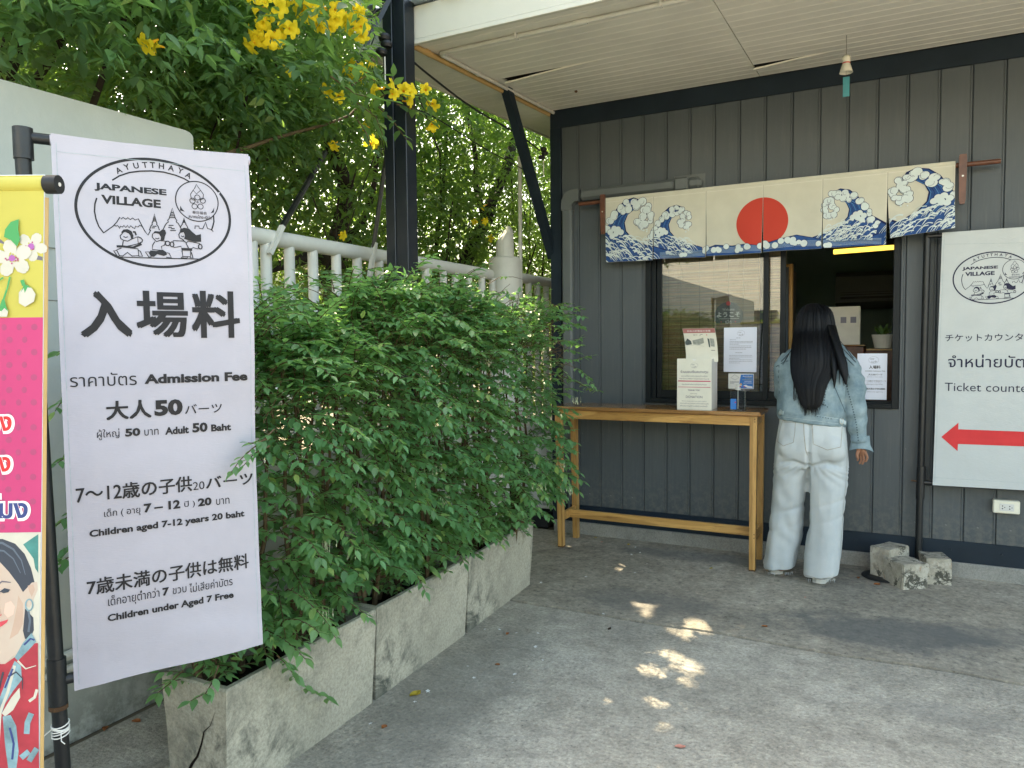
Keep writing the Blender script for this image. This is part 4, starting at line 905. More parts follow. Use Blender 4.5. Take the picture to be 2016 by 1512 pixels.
P.inc = 1; P.n = 10
def outl(s, x0, x1, yb, yt, key):
    a, b = onP(x0, yb), onP(x1, yt); P.text(s, a[0]-.004, b[0]+.004, a[1]-.004, b[1]+.004, 'white_ink', .085); P.text(s, a[0], b[0], a[1], b[1], key, .03)
outl('ชั่วโมง', -90, 24, 850, 805, 'red_ink'); outl('ชั่วโมง', -92, 22, 930, 885, 'red_ink'); outl('๒ ชั่วโมง', -120, 56, 1022, 975, 'pnavy')
P.poly([(-.60, PB+.001), (-.0006, PB+.001), (-.0006, zp), (-.60, zp)], 'pwhite')
Q7 = lambda pts: [onP(x/3.2, 1040+y/3.2) for x, y in pts]
P.poly(Q7([(150, 100), (245, 35), (245, 280), (225, 250), (215, 190)]), 'teal_print')
P.poly(Q7([(-260, 300), (-200, 120), (-90, 70), (20, 65), (100, 95), (160, 160), (200, 250), (225, 350), (160, 500), (215, 560), (218, 640), (190, 700), (150, 690), (60, 560), (-200, 640), (-300, 700), (-310, 480)]), 'phair')
P.poly(Q7([(-150, 250), (-60, 180), (0, 205), (60, 270), (120, 350), (150, 400), (205, 340), (238, 335), (242, 385), (215, 450), (190, 500), (165, 480), (150, 640), (60, 720), (20, 720), (-40, 735), (-100, 700), (-170, 560), (-190, 400)]), 'pskin')
P.poly(Q7([(120, 420), (150, 470), (150, 600), (110, 680), (60, 715), (90, 600), (110, 500)]), 'pshade'); P.poly(Q7([(-30, 420), (-10, 430), (14, 530), (18, 545), (-5, 552), (-30, 545), (-18, 500)]), 'pshade'); P.poly(Q7([(40, 470), (75, 455), (100, 490), (90, 540), (55, 560), (30, 530)]), 'pblush'); P.poly(Q7([(180, 360), (215, 350), (225, 385), (205, 430), (190, 400)]), 'pshade'); P.stroke(Q7([(-80, 90), (20, 90), (90, 130), (140, 200), (165, 290)]), .004, 'psheen', w1=.001); P.stroke(Q7([(-60, 130), (30, 140), (90, 190), (135, 280)]), .003, 'psheen', w1=.001); P.stroke(Q7([(185, 520), (195, 580), (185, 650)]), .003, 'psheen')
P.poly(Q7([(-60, 700), (60, 700), (150, 640), (165, 700), (110, 790), (40, 850), (10, 900), (-40, 1000), (-120, 780)]), 'pskin')
P.stroke(Q7([(-10, 352), (20, 332), (75, 338)]), .0030, 'pgrey', w1=.0012); P.poly(Q7([(10, 398), (35, 378), (68, 385), (60, 400), (30, 406)]), 'phair'); P.stroke(Q7([(5, 400), (35, 376), (72, 386)]), .0012, 'phair')
P.poly(Q7([(-30, 600), (10, 585), (60, 570), (50, 590), (20, 612), (0, 622), (-30, 625)]), 'plip'); P.stroke(Q7([(-25, 545), (0, 550), (18, 540)]), .0012, 'plip'); P.ring(*Q7([(190, 480)])[0], .005, .008, .002, 'pblue', 12)
P.poly(Q7([(-200, 900), (-100, 850), (40, 850), (110, 800), (170, 720), (245, 720), (252, 1512), (-250, 1512)]), 'pred')
P.poly(Q7([(100, 810), (150, 720), (205, 655), (235, 710), (190, 760), (120, 830)]), 'pblue'); P.poly(Q7([(20, 1160), (0, 1080), (60, 920), (100, 830), (140, 860), (145, 950), (90, 1020), (40, 1100)]), 'pblue')
P.poly(Q7([(20, 1160), (80, 1060), (130, 1000), (135, 1060), (90, 1140), (40, 1180)]), 'pwhite'); P.poly(Q7([(25, 1180), (75, 1170), (110, 1240), (125, 1400), (110, 1512), (60, 1512), (40, 1360)]), 'pblue')
P.stroke(Q7([(-20, 1512), (0, 1300), (10, 1150), (60, 1020), (100, 860)]), .004, 'pwhite'); P.stroke(Q7([(190, 1085), (225, 1060), (240, 1010)]), .004, 'pwhite'); P.stroke(Q7([(175, 1290), (180, 1220), (205, 1160)]), .008, 'pblue'); P.stroke(Q7([(140, 1440), (190, 1400)]), .008, 'pblue'); P.stroke(Q7([(120, 830), (170, 880), (235, 860)]), .003, 'pwhite', w1=.001); P.stroke(Q7([(60, 930), (110, 900), (150, 940), (150, 1010)]), .003, 'phair', w1=.001); P.stroke(Q7([(40, 1000), (90, 880)]), .0025, 'pnavy'); P.stroke(Q7([(70, 1250), (95, 1350), (85, 1450)]), .003, 'pnavy'); P.stroke(Q7([(30, 900), (-20, 1100), (-60, 1400)]), .003, 'phair', w1=.001); P.stroke(Q7([(160, 730), (200, 690), (225, 700)]), .0025, 'pnavy'); P.stroke(Q7([(190, 1460), (240, 1380)]), .008, 'pblue')
P.build(kb, {})
MB().loft([[pP(.0006, z, 0), pP(.0030, z, -.004), pP(.0022, z, -.006), pP(-.001, z, -.003)] for z in (PB, PT-.03)]).build('side_edge', M['ypipe'], kb)
rl = pP(0, PT-.012, -.006)
MB().tube([rl-pD*.62, rl-pD*.002], .0115, 14).build('top_roll', M['yellow_print'], kb, sm=40)
MB().tube([rl-pD*.001, rl+pD*.016], .0125, 16).build('end_cap', M['black_plastic'], kb, sm=40)
MB().tube([rl+pD*.0162, rl+pD*.0170], .0028, 8).build('cap_screw', M['white_plastic'], kb)
st2 = empty('roll_banner_stand', Vector((pO.x, pO.y, 0))-pD*.3-pN*.05, label='dark support behind the yellow and pink banner', cat='stand')
MB().tube([pP(-.3, .02, -.03), pP(-.3, PT-.02, -.03)], .01, 10).build('pole', M['pole'], st2)
MB().bbox(Vector((pO.x-.35, pO.y-.30, 0)), Vector((pO.x-.15, pO.y+.1, .03)), .01).build('base', M['pole'], st2)
# ============================================================ RIGHT TICKET COUNTER BANNER
RY = 4.56
def right_surf(s, z, lift=0):
    r = noise.noise((s*2.5, z*1.6, 4))*.008+noise.noise((s*3, z*40, 7))*.0016*(1 if z < 1.2 else .5)+noise.noise((s*9, z*6, 1))*.002
    return Vector((s, RY-lift-r*min(1, max(0, (_ra.z-.01-z)/.06))*(.7 if z < 9 else 1), z))
_ra = onY(1855, 458, RY); _rb = onY(1836, 955, RY); rL = lambda z: _ra.x-(_ra.z-z)*(_ra.x-_rb.x)/(_ra.z-_rb.z)
rb_ = empty('ticket_counter_banner', (.5, RY, .56), label='white ticket counter banner with a red arrow pointing left, right of the window', cat='banner')
sheet('cloth', lambda s, z, l: right_surf(s+rL(z), z, l), 0, .70, lambda u: _rb.z+.008*u, lambda u: _ra.z+.002*u, M['banner2'], rb_, 30, 80)
P = Print(right_surf, .02, base=.0006); P.split = True
R8 = lambda x, y: (lambda q: (q.x, q.z))(onY(1720+x/4.2, 440+y/4.2, RY))
ec = R8(652, 450); eb = R8(970, 665); et = R8(960, 232); kk = (et[1]-eb[1])/2/LRY
emblem(P, ec[0]+LRX*kk, (et[1]+eb[1])/2, kk, 'inkblue')
def rt(s, x0, x1, yb, yt, off=0): a = R8(x0, yb); b = R8(x1, yb); t = R8(x0, yt); P.text(s, a[0], b[0], a[1]+(b[1]-a[1])*.3, t[1]+(b[1]-a[1])*.3, 'inkblue', off)
rt('チケットカウンター', 592, 1322, 975, 915, .008); rt('จำหน่ายบัตร', 615, 1330, 1190, 1085, .004); rt('Ticket counter', 587, 1322, 1388, 1320, -.004)
RI = lambda x, y: (lambda q: (q.x, q.z))(onY(x, y, RY))
P.poly([RI(1853, 860), RI(1887, 832), RI(1886.5, 845), RI(2016, 850), RI(2090, 852), RI(2090, 882), RI(2016, 879), RI(1886, 874), RI(1885, 888)], 'red_ink')
P.stroke([(rL(_ra.z)+.010, _ra.z-.01), (rL(_rb.z)+.010, _rb.z+.02)], .0009, 'denim_light'); P.stroke([RI(1856, 481), RI(2016, 478), RI(2080, 477)], .0012, 'denim_light'); P.stroke([RI(1842, 940), RI(2080, 955)], .0012, 'denim_light')
P.build(rb_, {'inkblue': 'lettering', 'red_ink': 'arrow', 'denim_light': 'hem_stitching'})
sp = empty('banner_stand', (.176, 4.50, 0), label='black steel pipe stand weighted with concrete blocks behind the right banner', cat='stand')
pt0 = onY(1826, 455, RY+.03); pt1 = onY(1809, 1080, RY+.05)
MB().tube([Vector((pt0.x, RY+.03, _ra.z+.01)), Vector((pt1.x-.003, RY+.05, .02))], .0175, 14).build('upright', M['pole'], sp, sm=40)
z_ = onY(1815, 950, RY+.03).z
MB().tube([(pt1.x, RY+.035, z_-.09), (pt1.x+.004, RY+.035, z_+.09)], .0215, 14).tube([(pt1.x, RY+.035, z_), (.9, RY+.028, z_+.005)], .014, 12).build('lower_arm', M['pole'], sp, sm=40)
MB().tube([(pt0.x, RY+.02, _ra.z-.012), (.9, RY+.02, _ra.z-.010)], .0125, 12).build('top_arm', M['pole'], sp, sm=40)
MB().tube([(pt1.x-.018, RY+.03, z_+.006), (pt1.x-.045, RY+.03, z_+.008)], .0045, 8).build('bolt', M['rust'], sp)
MB().bbox((pt1.x-.10, RY-.02, 0), (pt1.x+.12, RY+.10, .012), .003).build('foot_plate', M['pole'], sp)
# ballast blocks
def block(cx, cy, w, d, h, rz, lab, seed):
    e = empty('concrete_block', (cx, cy, 0), 0, label=lab, cat='concrete block', group='ballast blocks round the banner stand')
    bm = bmesh.new(); bmesh.ops.create_cube(bm, size=1); bmesh.ops.bevel(bm, geom=bm.edges[:], offset=.032, segments=2, affect='EDGES'); bmesh.ops.subdivide_edges(bm, edges=bm.edges[:], cuts=3, use_grid_fill=True)
    for v in bm.verts:
        p = Vector((v.co.x*w, v.co.y*d, (v.co.z+.5)*h)); n = noise.noise_vector(p*14+Vector((seed, 0, 0)))*.006+noise.noise_vector(p*45+Vector((seed, 9, 0)))*.0025
        if p.z < .01: n.z = 0
        v.co = Matrix.Rotation(rz, 3, 'Z') @ (p+n)
    me = bpy.data.meshes.new('body'); bm.to_mesh(me); bm.free(); me.materials.append(M['block']); me.shade_smooth(); me.set_sharp_from_angle(angle=math.radians(55)); o = link(bpy.data.objects.new('body', me), e); return e
def blk2(pf0, pf1, depth, ztop_px, lab, seed):
    a = onz(*pf0); b = onz(*pf1); w = (b-a).length; an = math.atan2(b.y-a.y, b.x-a.x); n = Vector((-math.sin(an), math.cos(an), 0)); c = (a+b)/2+n*depth/2
    h = onY(ztop_px[0], ztop_px[1], a.y+.0).z
    return block(c.x, c.y, w, depth, h, an, lab, seed)
blk2((1776, 1163), (1829, 1160), .165, (1777, 1113), 'stained concrete block with a rust mark, frontmost of the ballast blocks', 1)
blk2((1824, 1152), (1874, 1155), .15, (1878, 1105), 'black mottled concrete block, rightmost of the ballast blocks', 5)
blk2((1752, 1146), (1790, 1135), .12, (1745, 1083), 'plain grey concrete block, rearmost of the ballast blocks', 9)
d0 = onz(1728, 1138)
MB().lathe([(.0, .010), (.10, .010), (.115, .007), (.118, .004)], (d0.x+.035, d0.y+.02, .004), 36).build('rubber_mat', M['black_plastic'], None, label='round black rubber disc half under the front concrete block', cat='mat')
# ============================================================ NOREN
NY = 4.585
rod = empty('curtain_rod', (-.7, NY, 2.235), label='reddish wooden rod on two carved brackets above the serving window', cat='curtain rod')
ra = onY(1140, 402, NY); rb2 = onY(1970, 317, NY)
MB().tube([ra, rb2], .0125, 14).build('rod', M['darkwood'], rod, sm=40)
def bracket(px, top, bot, w):
    a = onY(px, top, NY-.02); b = onY(px, bot, NY-.02)
    q = [(-.5, 0), (-.42, .05), (.42, .05), (.5, 0), (.5, -.25), (.42, -.9), (.3, -1), (-.3, -1), (-.42, -.9), (-.5, -.25)]; h = a.z-b.z
    MB().prism([(a.x+x*w, NY-.032, a.z-.01+z*h) for x, z in q], (0, .022, 0)).build('bracket', M['darkwood'], rod)
    MB().tube([(a.x, NY-.01, a.z-.04), (a.x, YF+.001, a.z-.04)], .012, 8).build('bracket_peg', M['darkwood'], rod)
    MB().tube([(a.x, NY-.034, a.z-h*.45), (a.x, NY-.031, a.z-h*.45)], .005, 8).build('brass_nail', M['metal'], rod)
bracket(1187, 384, 458, .032); bracket(1896, 305, 398, .036)
noren = empty('noren_curtain', (-.7, NY, 2.25), label='cream split curtain printed with blue waves and a red sun over the window', cat='curtain')
nx0 = onY(1193, 392, NY).x; nx1 = onY(1881, 321, NY).x; nw = nx1-nx0; N0z = onY(1193, 392, NY).z+.004; NH = N0z-onY(1192, 518, NY).z
bounds = [0]+[(onY(x, y, NY).x-nx0) for x, y in ((1288, 400), (1391, 400), (1503, 400), (1620, 400), (1747, 400))]+[nw]
hb = [(N0z-onY(x0, y0, NY).z, N0z-onY(x1, y1, NY).z+.0035) for x0, y0, x1, y1 in ((1192, 517, 1287, 512), (1288, 511, 1391, 506), (1392, 505.5, 1501, 498), (1502, 497.5, 1618, 489.6), (1619, 490, 1744, 483), (1750, 473, 1881, 452))]
def pan_surf(i):
    def f(s, z, lift=0):
        a, b = bounds[i], bounds[i+1]; u = (s-a)/(b-a); d = max(0, (-z)/NH); low = max(0, d-.28)/.72
        gap = .0028*low; s2 = s + (gap if u < .5 else -gap)*abs(2*u-1)
        out = .004*math.sin(u*3.14)*d + .016*noise.noise((s*4+i*3, z*4, i))*d + .006*math.sin(s*27+i*1.7+z*4)*d*d
        z = z*((hb[i][0]*(1-u)+hb[i][1]*u)/NH)
        if i == 5: out += .045*low*low; s2 += .010*low*low*(1-u)+.004*low
        if i == 4: out += .012*low
        if i == 2: s2 -= .004*low*u
        return Vector((nx0+s2, NY-.014-out-lift, N0z+z+.0035*(s/nw)))
    return f
art = Print(None, .02, .00005, .0006); art.inc = .12
def wave(cx, base, sc, fl, seed):
    """a generic curling breaker: body, ribs, scalloped crest and spray (art units: metres)"""
    r_ = random.Random(seed); F_ = lambda x, y: (cx+fl*x*sc, base+y*sc)
    back = [(-.62, -.02), (-.50, .22), (-.40, .42), (-.28, .62), (-.12, .76), (.06, .80), (.20, .74)]
    inner = [(.06, .60), (-.08, .50), (-.14, .36), (-.11, .20), (.02, .05), (.22, -.06), (.46, -.14)]
    art.poly([F_(x-.012, y+.018) for x, y in [(-1.0, -.1)]+back]+[F_(.22, .70)]+[F_(x+.012, y) for x, y in inner]+[F_(.66, -.2), F_(.66, -.5), F_(-1.0, -.5)], 'navy')
    art.up(); art.poly([F_(x, y) for x, y in [(-1.0, -.13)]+back[:-1]]+[F_(.14, .66)]+[F_(x-.01, y-.006) for x, y in inner]+[F_(.66, -.22), F_(.66, -.5), F_(-1.0, -.5)], 'blue')
    art.up()
    for k in range(7):
        t = k/7*.34; art.stroke([F_(x-t-.02-.05*t, y-.01-t*.25) for x, y in inner[:-1]], .0026*sc/.3, 'blue2' if k % 2 == 0 else 'navy', w1=.0012)
    pts = [(-.66, .0), (-.57, .12), (-.50, .26), (-.41, .40), (-.33, .52), (-.22, .63), (-.08, .71), (.06, .74), (.19, .70), (.30, .60), (.36, .48), (.35, .36), (.28, .28), (.19, .30), (.14, .38), (.20, .46), (.24, .56), (.10, .64), (-.04, .62), (-.16, .55)]
    D = []
    for x, y in pts:
        for q in range(2): D.append((x+r_.uniform(-.035, .035), y+r_.uniform(-.035, .035), r_.uniform(.045, .078)))
    art.up()
    for x, y, rr in D: a = F_(x, y); art.disc(a[0], a[1], rr*sc+.0022, 'navy', 12)
    art.up()
    for x, y, rr in D: a = F_(x, y); art.disc(a[0], a[1], rr*sc, 'foam', 12)
    art.up()
    for x, y, rr in D[::2]:
        a = F_(x, y); h = r_.uniform(0, 6); art.stroke([(a[0]+rr*sc*.8*math.cos(h+t), a[1]+rr*sc*.8*math.sin(h+t)) for t in np.linspace(0, 2.4, 7)], .0016, 'navy')
    for k in range(9):       # drops under the crest
        a = F_(r_.uniform(.12, .36), r_.uniform(.16, .30)); art.disc(a[0], a[1], r_.uniform(.008, .018)*sc+.0008, 'foam', 8)
    C2 = [(-.42, .20), (-.34, .26), (-.26, .24), (-.20, .18), (-.30, .16), (-.38, .12)]
    for x, y in C2: a = F_(x, y); art.disc(a[0], a[1], .058*sc+.002, 'navy', 12)
    art.up()
    for x, y in C2: a = F_(x, y); art.disc(a[0], a[1], .058*sc, 'foam', 12)
    for k in range(95):
        x0 = r_.uniform(-.75, .35); y0 = r_.uniform(-.34, .12)-max(0, x0)*.35; ln = r_.uniform(.10, .26); cv = r_.uniform(.03, .09)
        pt_ = [F_(x0+ln*t, y0-ln*.75*t+cv*math.sin(t*3)) for t in np.linspace(0, 1, 7)]
        art.stroke(pt_, r_.uniform(.004, .011)*sc/.3, 'foam', w1=.0015)
bz = -NH
art.n = 0
U = lambda px, py: (onY(px, py, NY).x-nx0, onY(px, py, NY).z-N0z)
# sun disc first, waves over it
sc0 = U(1501, 440); sr_ = (U(1552, 440)[0]-U(1451, 440)[0])/2
art.disc(sc0[0], sc0[1]+.002, sr_, 'sun_red', 72)
art.up(3); n0_ = art.n
wave(.45, bz+.115, .26, 1, 4); n1_ = art.n; wave(.175, bz+.125, .335, 1, 3); n2_ = art.n
art.n = n0_; wave(1.40, bz+.115, .262, -1, 8); wave(nw-.165, bz+.125, .335, -1, 9); art.n = max(n2_, art.n); art.up()
# low swell across the middle
sw = [(.36, bz+.02), (.50, bz+.012), (.60, bz+.03), (.70, bz+.062), (.80, bz+.05), (.88, bz+.055), (.96, bz+.04), (1.06, bz+.065), (1.16, bz+.085), (1.26, bz+.06), (1.36, bz+.03), (1.5, bz+.03), (1.6, bz+.02)]
art.poly([(x, y+.004) for x, y in sw]+[(1.6, bz-.002), (.36, bz-.002)], 'navy'); art.up(); art.poly(sw+[(1.6, bz-.002), (.36, bz-.002)], 'blue'); art.up()
for k in range(10): art.stroke([(x, bz+.003+.0035*k+(y-bz)*.25) for x, y in sw], .0011, 'blue2' if k % 2 else 'foam')
rr_ = random.Random(2)
for cx_, n_, h_ in ((.70, 8, .05), (.85, 6, .045), (1.0, 6, .045), (1.14, 9, .06), (.52, 3, .02), (1.30, 4, .03)):
    D = [(cx_+rr_.uniform(-.05, .05)*n_/6, bz+h_*rr_.uniform(.45, 1.05), rr_.uniform(.012, .020)) for _ in range(n_)]
    art.up(3)
    for x, y, r in D: art.disc(x, y, r+.0018, 'navy', 14)
    art.up(3)
    for x, y, r in D: art.disc(x, y, r, 'foam', 14)
for i in range(6):
    a, b = bounds[i], bounds[i+1]; sf = pan_surf(i)
    base = (N0z-N0z)
    o = sheet('curtain_panel', sf, a+.0006, b-.0006, lambda u: -NH, lambda u: 0.0, M['linen'], noren, 16, 24, .0015)
    art.build(o, {k[0]: ('sun_print' if k[0] == 'sun_red' else 'wave_print') for k in art.sets}, clip=(a+.0015, b-.0015), surf=sf, ymin=-NH+.0006)
    hm = Print(sf, .03, .00002, .0005); hm.stroke([(a+.002, -.028), (b-.002, -.028)], .0009, 'bead'); hm.stroke([(b-.004, 0), (b-.004, -NH*.98)], .0008, 'bead'); hm.build(o, {'bead': 'stitching'})
MB().tube([(nx0, NY, N0z-.012), (nx1, NY, N0z-.009)], .0155, 12).build('rod_sleeve', M['linen'], noren, sm=40)
# ============================================================ WIND CHIME
cy_ = 4.17; q0 = onY(1667, 50, cy_); zt = soz(cy_)
ch = empty('wind_chime', (q0.x, cy_, 2.6), label='white clay wind chime with a red band and a teal strip hanging from the soffit', cat='wind chime')
zb1 = onY(1667, 108, cy_).z; zb2 = onY(1667, 143, cy_).z
MB().tube([(q0.x, cy_, zt), (q0.x, cy_, zb1)], .0012, 5).build('cord', M['stem'], ch)
h = zb1-zb2; MB().lathe([(.002, 0), (.017, -.006), (.022, -.018), (.020, -.032), (.0175, -.042), (.021, -.052), (.030, -h+.006), (.032, -h), (.029, -h), (.018, -.05)], (q0.x, cy_, zb1), 24).build('bell', M['cream_card'], ch, sm=60)
MB().lathe([(.0178, -.044), (.0188, -.043), (.0188, -.039), (.0185, -.038)], (q0.x, cy_, zb1), 20).build('red_band', M['red_ink'], ch)
M['teal'] = mat('teal_strip', (.03, .22, .26), .4)
zs = onY(1668, 151, cy_).z; ze = onY(1668, 190, cy_).z
MB().bbox((q0.x-.014, cy_-.001, ze), (q0.x+.017, cy_+.001, zs), .0005).build('strip', M['teal'], ch)
MB().tube([(q0.x, cy_, zb1-.03), (q0.x, cy_, zs)], .0008, 5).build('clapper_cord', M['stem'], ch)
# ============================================================ BAR TABLE
tb = empty('bar_table', (-1.25, 4.42, 0), label='tall varnished wooden bar table under the left window pane', cat='table')
ty0, ty1 = 4.262, 4.59; TZ = .908
txL = onY(1086, 800, ty0).x; txR = onY(1497, 812, ty0).x
M1 = MB().bbox((txL, ty0, TZ-.024), (txR, ty1, TZ), .006).build('tabletop', M['wood_top'], tb)
lx0 = onY(1093, 850, ty0+.02).x; lx1 = onY(1476, 900, ty0+.02).x; lw = .039
def tleg(x, y, splay):
    b = MB(); b.loft([[(x+splay+dx, y+dy, 0) for dx, dy in ((0, 0), (lw-.006, 0), (lw-.006, .040), (0, .040))], [(x+dx, y+dy, TZ-.024) for dx, dy in ((0, 0), (lw, 0), (lw, .044), (0, .044))]]); return b
for x, sp_ in ((lx0, .016), (lx1, .0)):
    for y in (ty0+.016, ty1-.062): tleg(x, y, sp_).build('leg', M['wood_z'], tb)
for i_, (x, y) in enumerate(((lx0, ty0+.016), (lx1, ty0+.016))):
    MB().bbox((x+(.016 if x == lx0 else 0)-.0008, y-.0008, 0), (x+(.016 if x == lx0 else 0)+lw-.005, y+.041, .012), .001).build('foot_pad', M['rust'], tb)
az0, az1 = TZ-.078, TZ-.0245
MB().bbox((lx0+lw, ty0+.020, az0), (lx1, ty0+.042, az1), .002).build('front_apron', M['wood_x'], tb)
MB().bbox((lx0+lw, ty1-.045, az0), (lx1, ty1-.025, az1), .002).build('back_apron', M['wood_x'], tb)
for x in (lx0+.006, lx1+.010): MB().bbox((x, ty0+.061, az0), (x+.022, ty1-.063, az1), .002).build('side_apron', M['wood_x'], tb)
sz0 = .17
for x in (lx0+.020, lx1+.010): MB().bbox((x, ty0+.059, sz0), (x+.022, ty1-.063, sz0+.052), .002).build('side_stretcher', M['wood_x'], tb)
MB().bbox((lx0+.0425, (ty0+ty1)/2-.011, sz0), (lx1+.0095, (ty0+ty1)/2+.011, sz0+.052), .002).build('long_stretcher', M['wood_x'], tb)
dw = MB()
for x in (lx1+.027,):
    for z in (.868, .853, .215, .195): dw.tube([(x, ty0+.0158, z), (x, ty0+.0150, z)], .0032, 8)
dw.build('dowels', M['stem'], tb)
# ============================================================ DONATION BOX, LEAFLET, BOTTLE
by = 4.325; bxl = onY(1333, 750, by).x; bxr = onY(1401, 750, by).x; bh = onY(1335, 706, by).z; bd = .165
an = .0
db = empty('donation_box', ((bxl+bxr)/2, by+bd/2, TZ), label='white card donation box with printed front on the bar table', cat='donation box')
Pn = [(bxl, by, TZ)]
fr = [(bxl, TZ), (bxr, TZ), (bxr, bh), ((bxl+bxr)/2+.012, bh), ((bxl+bxr)/2+.008, bh-.010), ((bxl+bxr)/2, bh-.013), ((bxl+bxr)/2-.008, bh-.010), ((bxl+bxr)/2-.012, bh), (bxl, bh)]
MB().prism([(x, by, z) for x, z in fr], (0, .002, 0)).build('front_panel', M['cream_card'], db)
MB().bbox((bxl+.001, by+.0025, TZ), (bxr-.001, by+bd, bh-.003), .001).build('carton', M['card'], db)
P = Print(lambda s, z, l: Vector((bxl+s*(bxr-bxl), by-l, TZ+z*(bh-TZ))), None, .00001, .0004)
P2s = Print(lambda s, z, l: Vector((bxl+s, by-l, TZ+z)), None, .00001, .0004); P2s.split = True
BWd = bxr-bxl; BH = bh-TZ; emblem(P2s, BWd*.5, BH*.865, .12, 'pgrey', 1)
def dt(s, a, b, y0, y1, key='pgrey', off=0): P2s.text(s, BWd*a, BWd*b, BH*y0, BH*y1, key, off)
dt('ร่วมมอบเงินสมทบทุน', .10, .90, .70, .775, 'pgrey', .02); dt('ขอทุนเพื่อการปรับปรุงหมู่บ้านญี่ปุ่น', .12, .88, .635, .675); dt('THE DEVELOPMENT OF JAPANESE VILLAGE', .07, .93, .588, .612, 'pgrey', .01)
dt('ขอบคุณสำหรับการร่วมสมทบทุน', .14, .86, .475, .51, 'pgrey', .01); dt('THANK YOU', .32, .66, .365, .395, 'pgrey', .03); dt('FOR YOUR', .39, .58, .305, .322); dt('DONATION', .26, .74, .225, .272, 'pgrey', .01); dt('We are doing more with your support', .14, .86, .15, .175); dt('ทุกการสนับสนุนของท่านคือการช่วยเหลือ', .09, .92, .10, .135); dt('พัฒนาหมู่บ้านญี่ปุ่นแห่งนี้', .09, .88, .05, .085)
for z, w in ((.548, .006), (.435, .003)): P2s.poly([(BWd*.03, BH*z), (BWd*.97, BH*z), (BWd*.97, BH*z+w), (BWd*.03, BH*z+w)], 'pinkline')
P2s.build(db, {'pgrey': 'lettering', 'pinkline': 'rule_lines'})
# curved leaflet standing in the box
ly = by+.07; L0 = onY(1352, 703, ly); L1 = onY(1415, 703, ly); LT = onY(1348, 646, ly).z
lf = empty('leaflet', ((L0.x+L1.x)/2, ly, bh-.03), label='curved leaflet with a pink heading standing in the top of the donation box', cat='leaflet')
lw_ = L1.x-L0.x
def leaf_surf(s, z, l=0):
    t = z/(LT-bh+.02); return Vector((L0.x-.004+s-.012*t*t, ly+.002-.045*t*t-l, bh-.02+z-.004*t*t))
sheet('sheet', leaf_surf, 0, lw_, lambda u: 0, lambda u: (LT-bh+.02), M['cream_card'], lf, 8, 16, .0006)
P = Print(leaf_surf, .02, .00004, .0004); LH = LT-bh+.02
M['pinkhead'] = mat('dusty_pink_print', (.40, .16, .15), .6); M['sketch'] = mat('green_grey_sketch_print', (.10, .13, .13), .6, var=.6, vscale=60); M['sketch2'] = mat('light_sketch_print', (.38, .40, .36), .6, var=.4, vscale=60)
P.poly([(.001, LH*.86), (lw_-.001, LH*.86), (lw_-.001, LH-.001), (.001, LH-.001)], 'pinkhead'); P.text('日本人町基金の支援', lw_*.14, lw_*.86, LH*.90, LH*.95, 'white_ink', .01)
P.text('泰日', lw_*.30, lw_*.42, LH*.785, LH*.82, 'sketch'); P.stroke([(lw_*.5, LH*.77), (lw_*.52, LH*.81), (lw_*.6, LH*.82)], .002, 'sketch'); P.disc(lw_*.72, LH*.80, .003, 'red_ink', 10)
P.poly([(.002, LH*.60), (lw_*.10, LH*.70), (lw_*.2, LH*.62), (lw_*.22, LH*.52), (lw_*.05, LH*.50), (.002, LH*.52)], 'sketch'); P.poly([(lw_*.25, LH*.64), (lw_*.45, LH*.68), (lw_*.6, LH*.72), (lw_*.6, LH*.56), (lw_*.45, LH*.50), (lw_*.25, LH*.52)], 'sketch2'); P.poly([(lw_*.72, LH*.70), (lw_*.78, LH*.68), (lw_*.78, LH*.42), (lw_*.74, LH*.44)], 'sketch'); P.poly([(lw_*.80, LH*.70), (lw_*.92, LH*.68), (lw_*.92, LH*.44), (lw_*.80, LH*.46)], 'sketch2')
P.stroke([(.003, LH*.47), (lw_*.3, LH*.50), (lw_*.6, LH*.46)], .0012, 'sketch2'); P.poly([(lw_*.80, LH*.33), (lw_*.92, LH*.33), (lw_*.92, LH*.345), (lw_*.80, LH*.345)], 'sketch')
P.build(lf, {k[0]: 'print' for k in P.sets})
# sanitizer
sy = 4.33; s0 = onY(1437, 800, sy); s1 = onY(1466, 800, sy); sh = onY(1450, 768, sy).z; zc = onY(1450, 757, sy).z
sb = empty('sanitizer_bottle', ((s0.x+s1.x)/2, sy+.025, TZ), label='clear hand sanitizer pump bottle with a blue label on the bar table', cat='bottle')
cxm = (s0.x+s1.x)/2
MB().bbox((s0.x, sy, TZ+.001), (s1.x, sy+.045, sh), .008).build('bottle', M['gel'], sb)
MB().tube([(cxm, sy+.022, TZ+.01), (cxm, sy+.022, sh)], .003, 8).build('dip_tube', M['white_plastic'], sb)
MB().lathe([(.016, 0), (.016, .012), (.008, .014), (.008, .022), (.014, .024), (.014, .032), (.003, .033)], (cxm, sy+.022, sh), 18).tube([(cxm, sy+.022, sh+.028), (cxm+.02, sy+.01, sh+.026)], .0035, 8).build('pump', M['white_plastic'], sb, sm=40)
MB().box((s0.x+.003, sy-.0012, TZ+.008), (s0.x+(s1.x-s0.x)*.44, sy-.0006, TZ+.068)).build('label', M['bluelabel'], sb)
P = Print(lambda s, z, l: Vector((s0.x+s, sy-.0012-l, TZ+z)), None, .00001, .0003)
for k in range(4): P.stroke([(.006, .014+.012*k), (.016, .020+.012*k), (.028, .016+.012*k)], .0012, 'blue2')
P.disc(.030, .048, .004, 'red_ink', 10); P.build(sb, {k[0]: 'label_print' for k in P.sets})
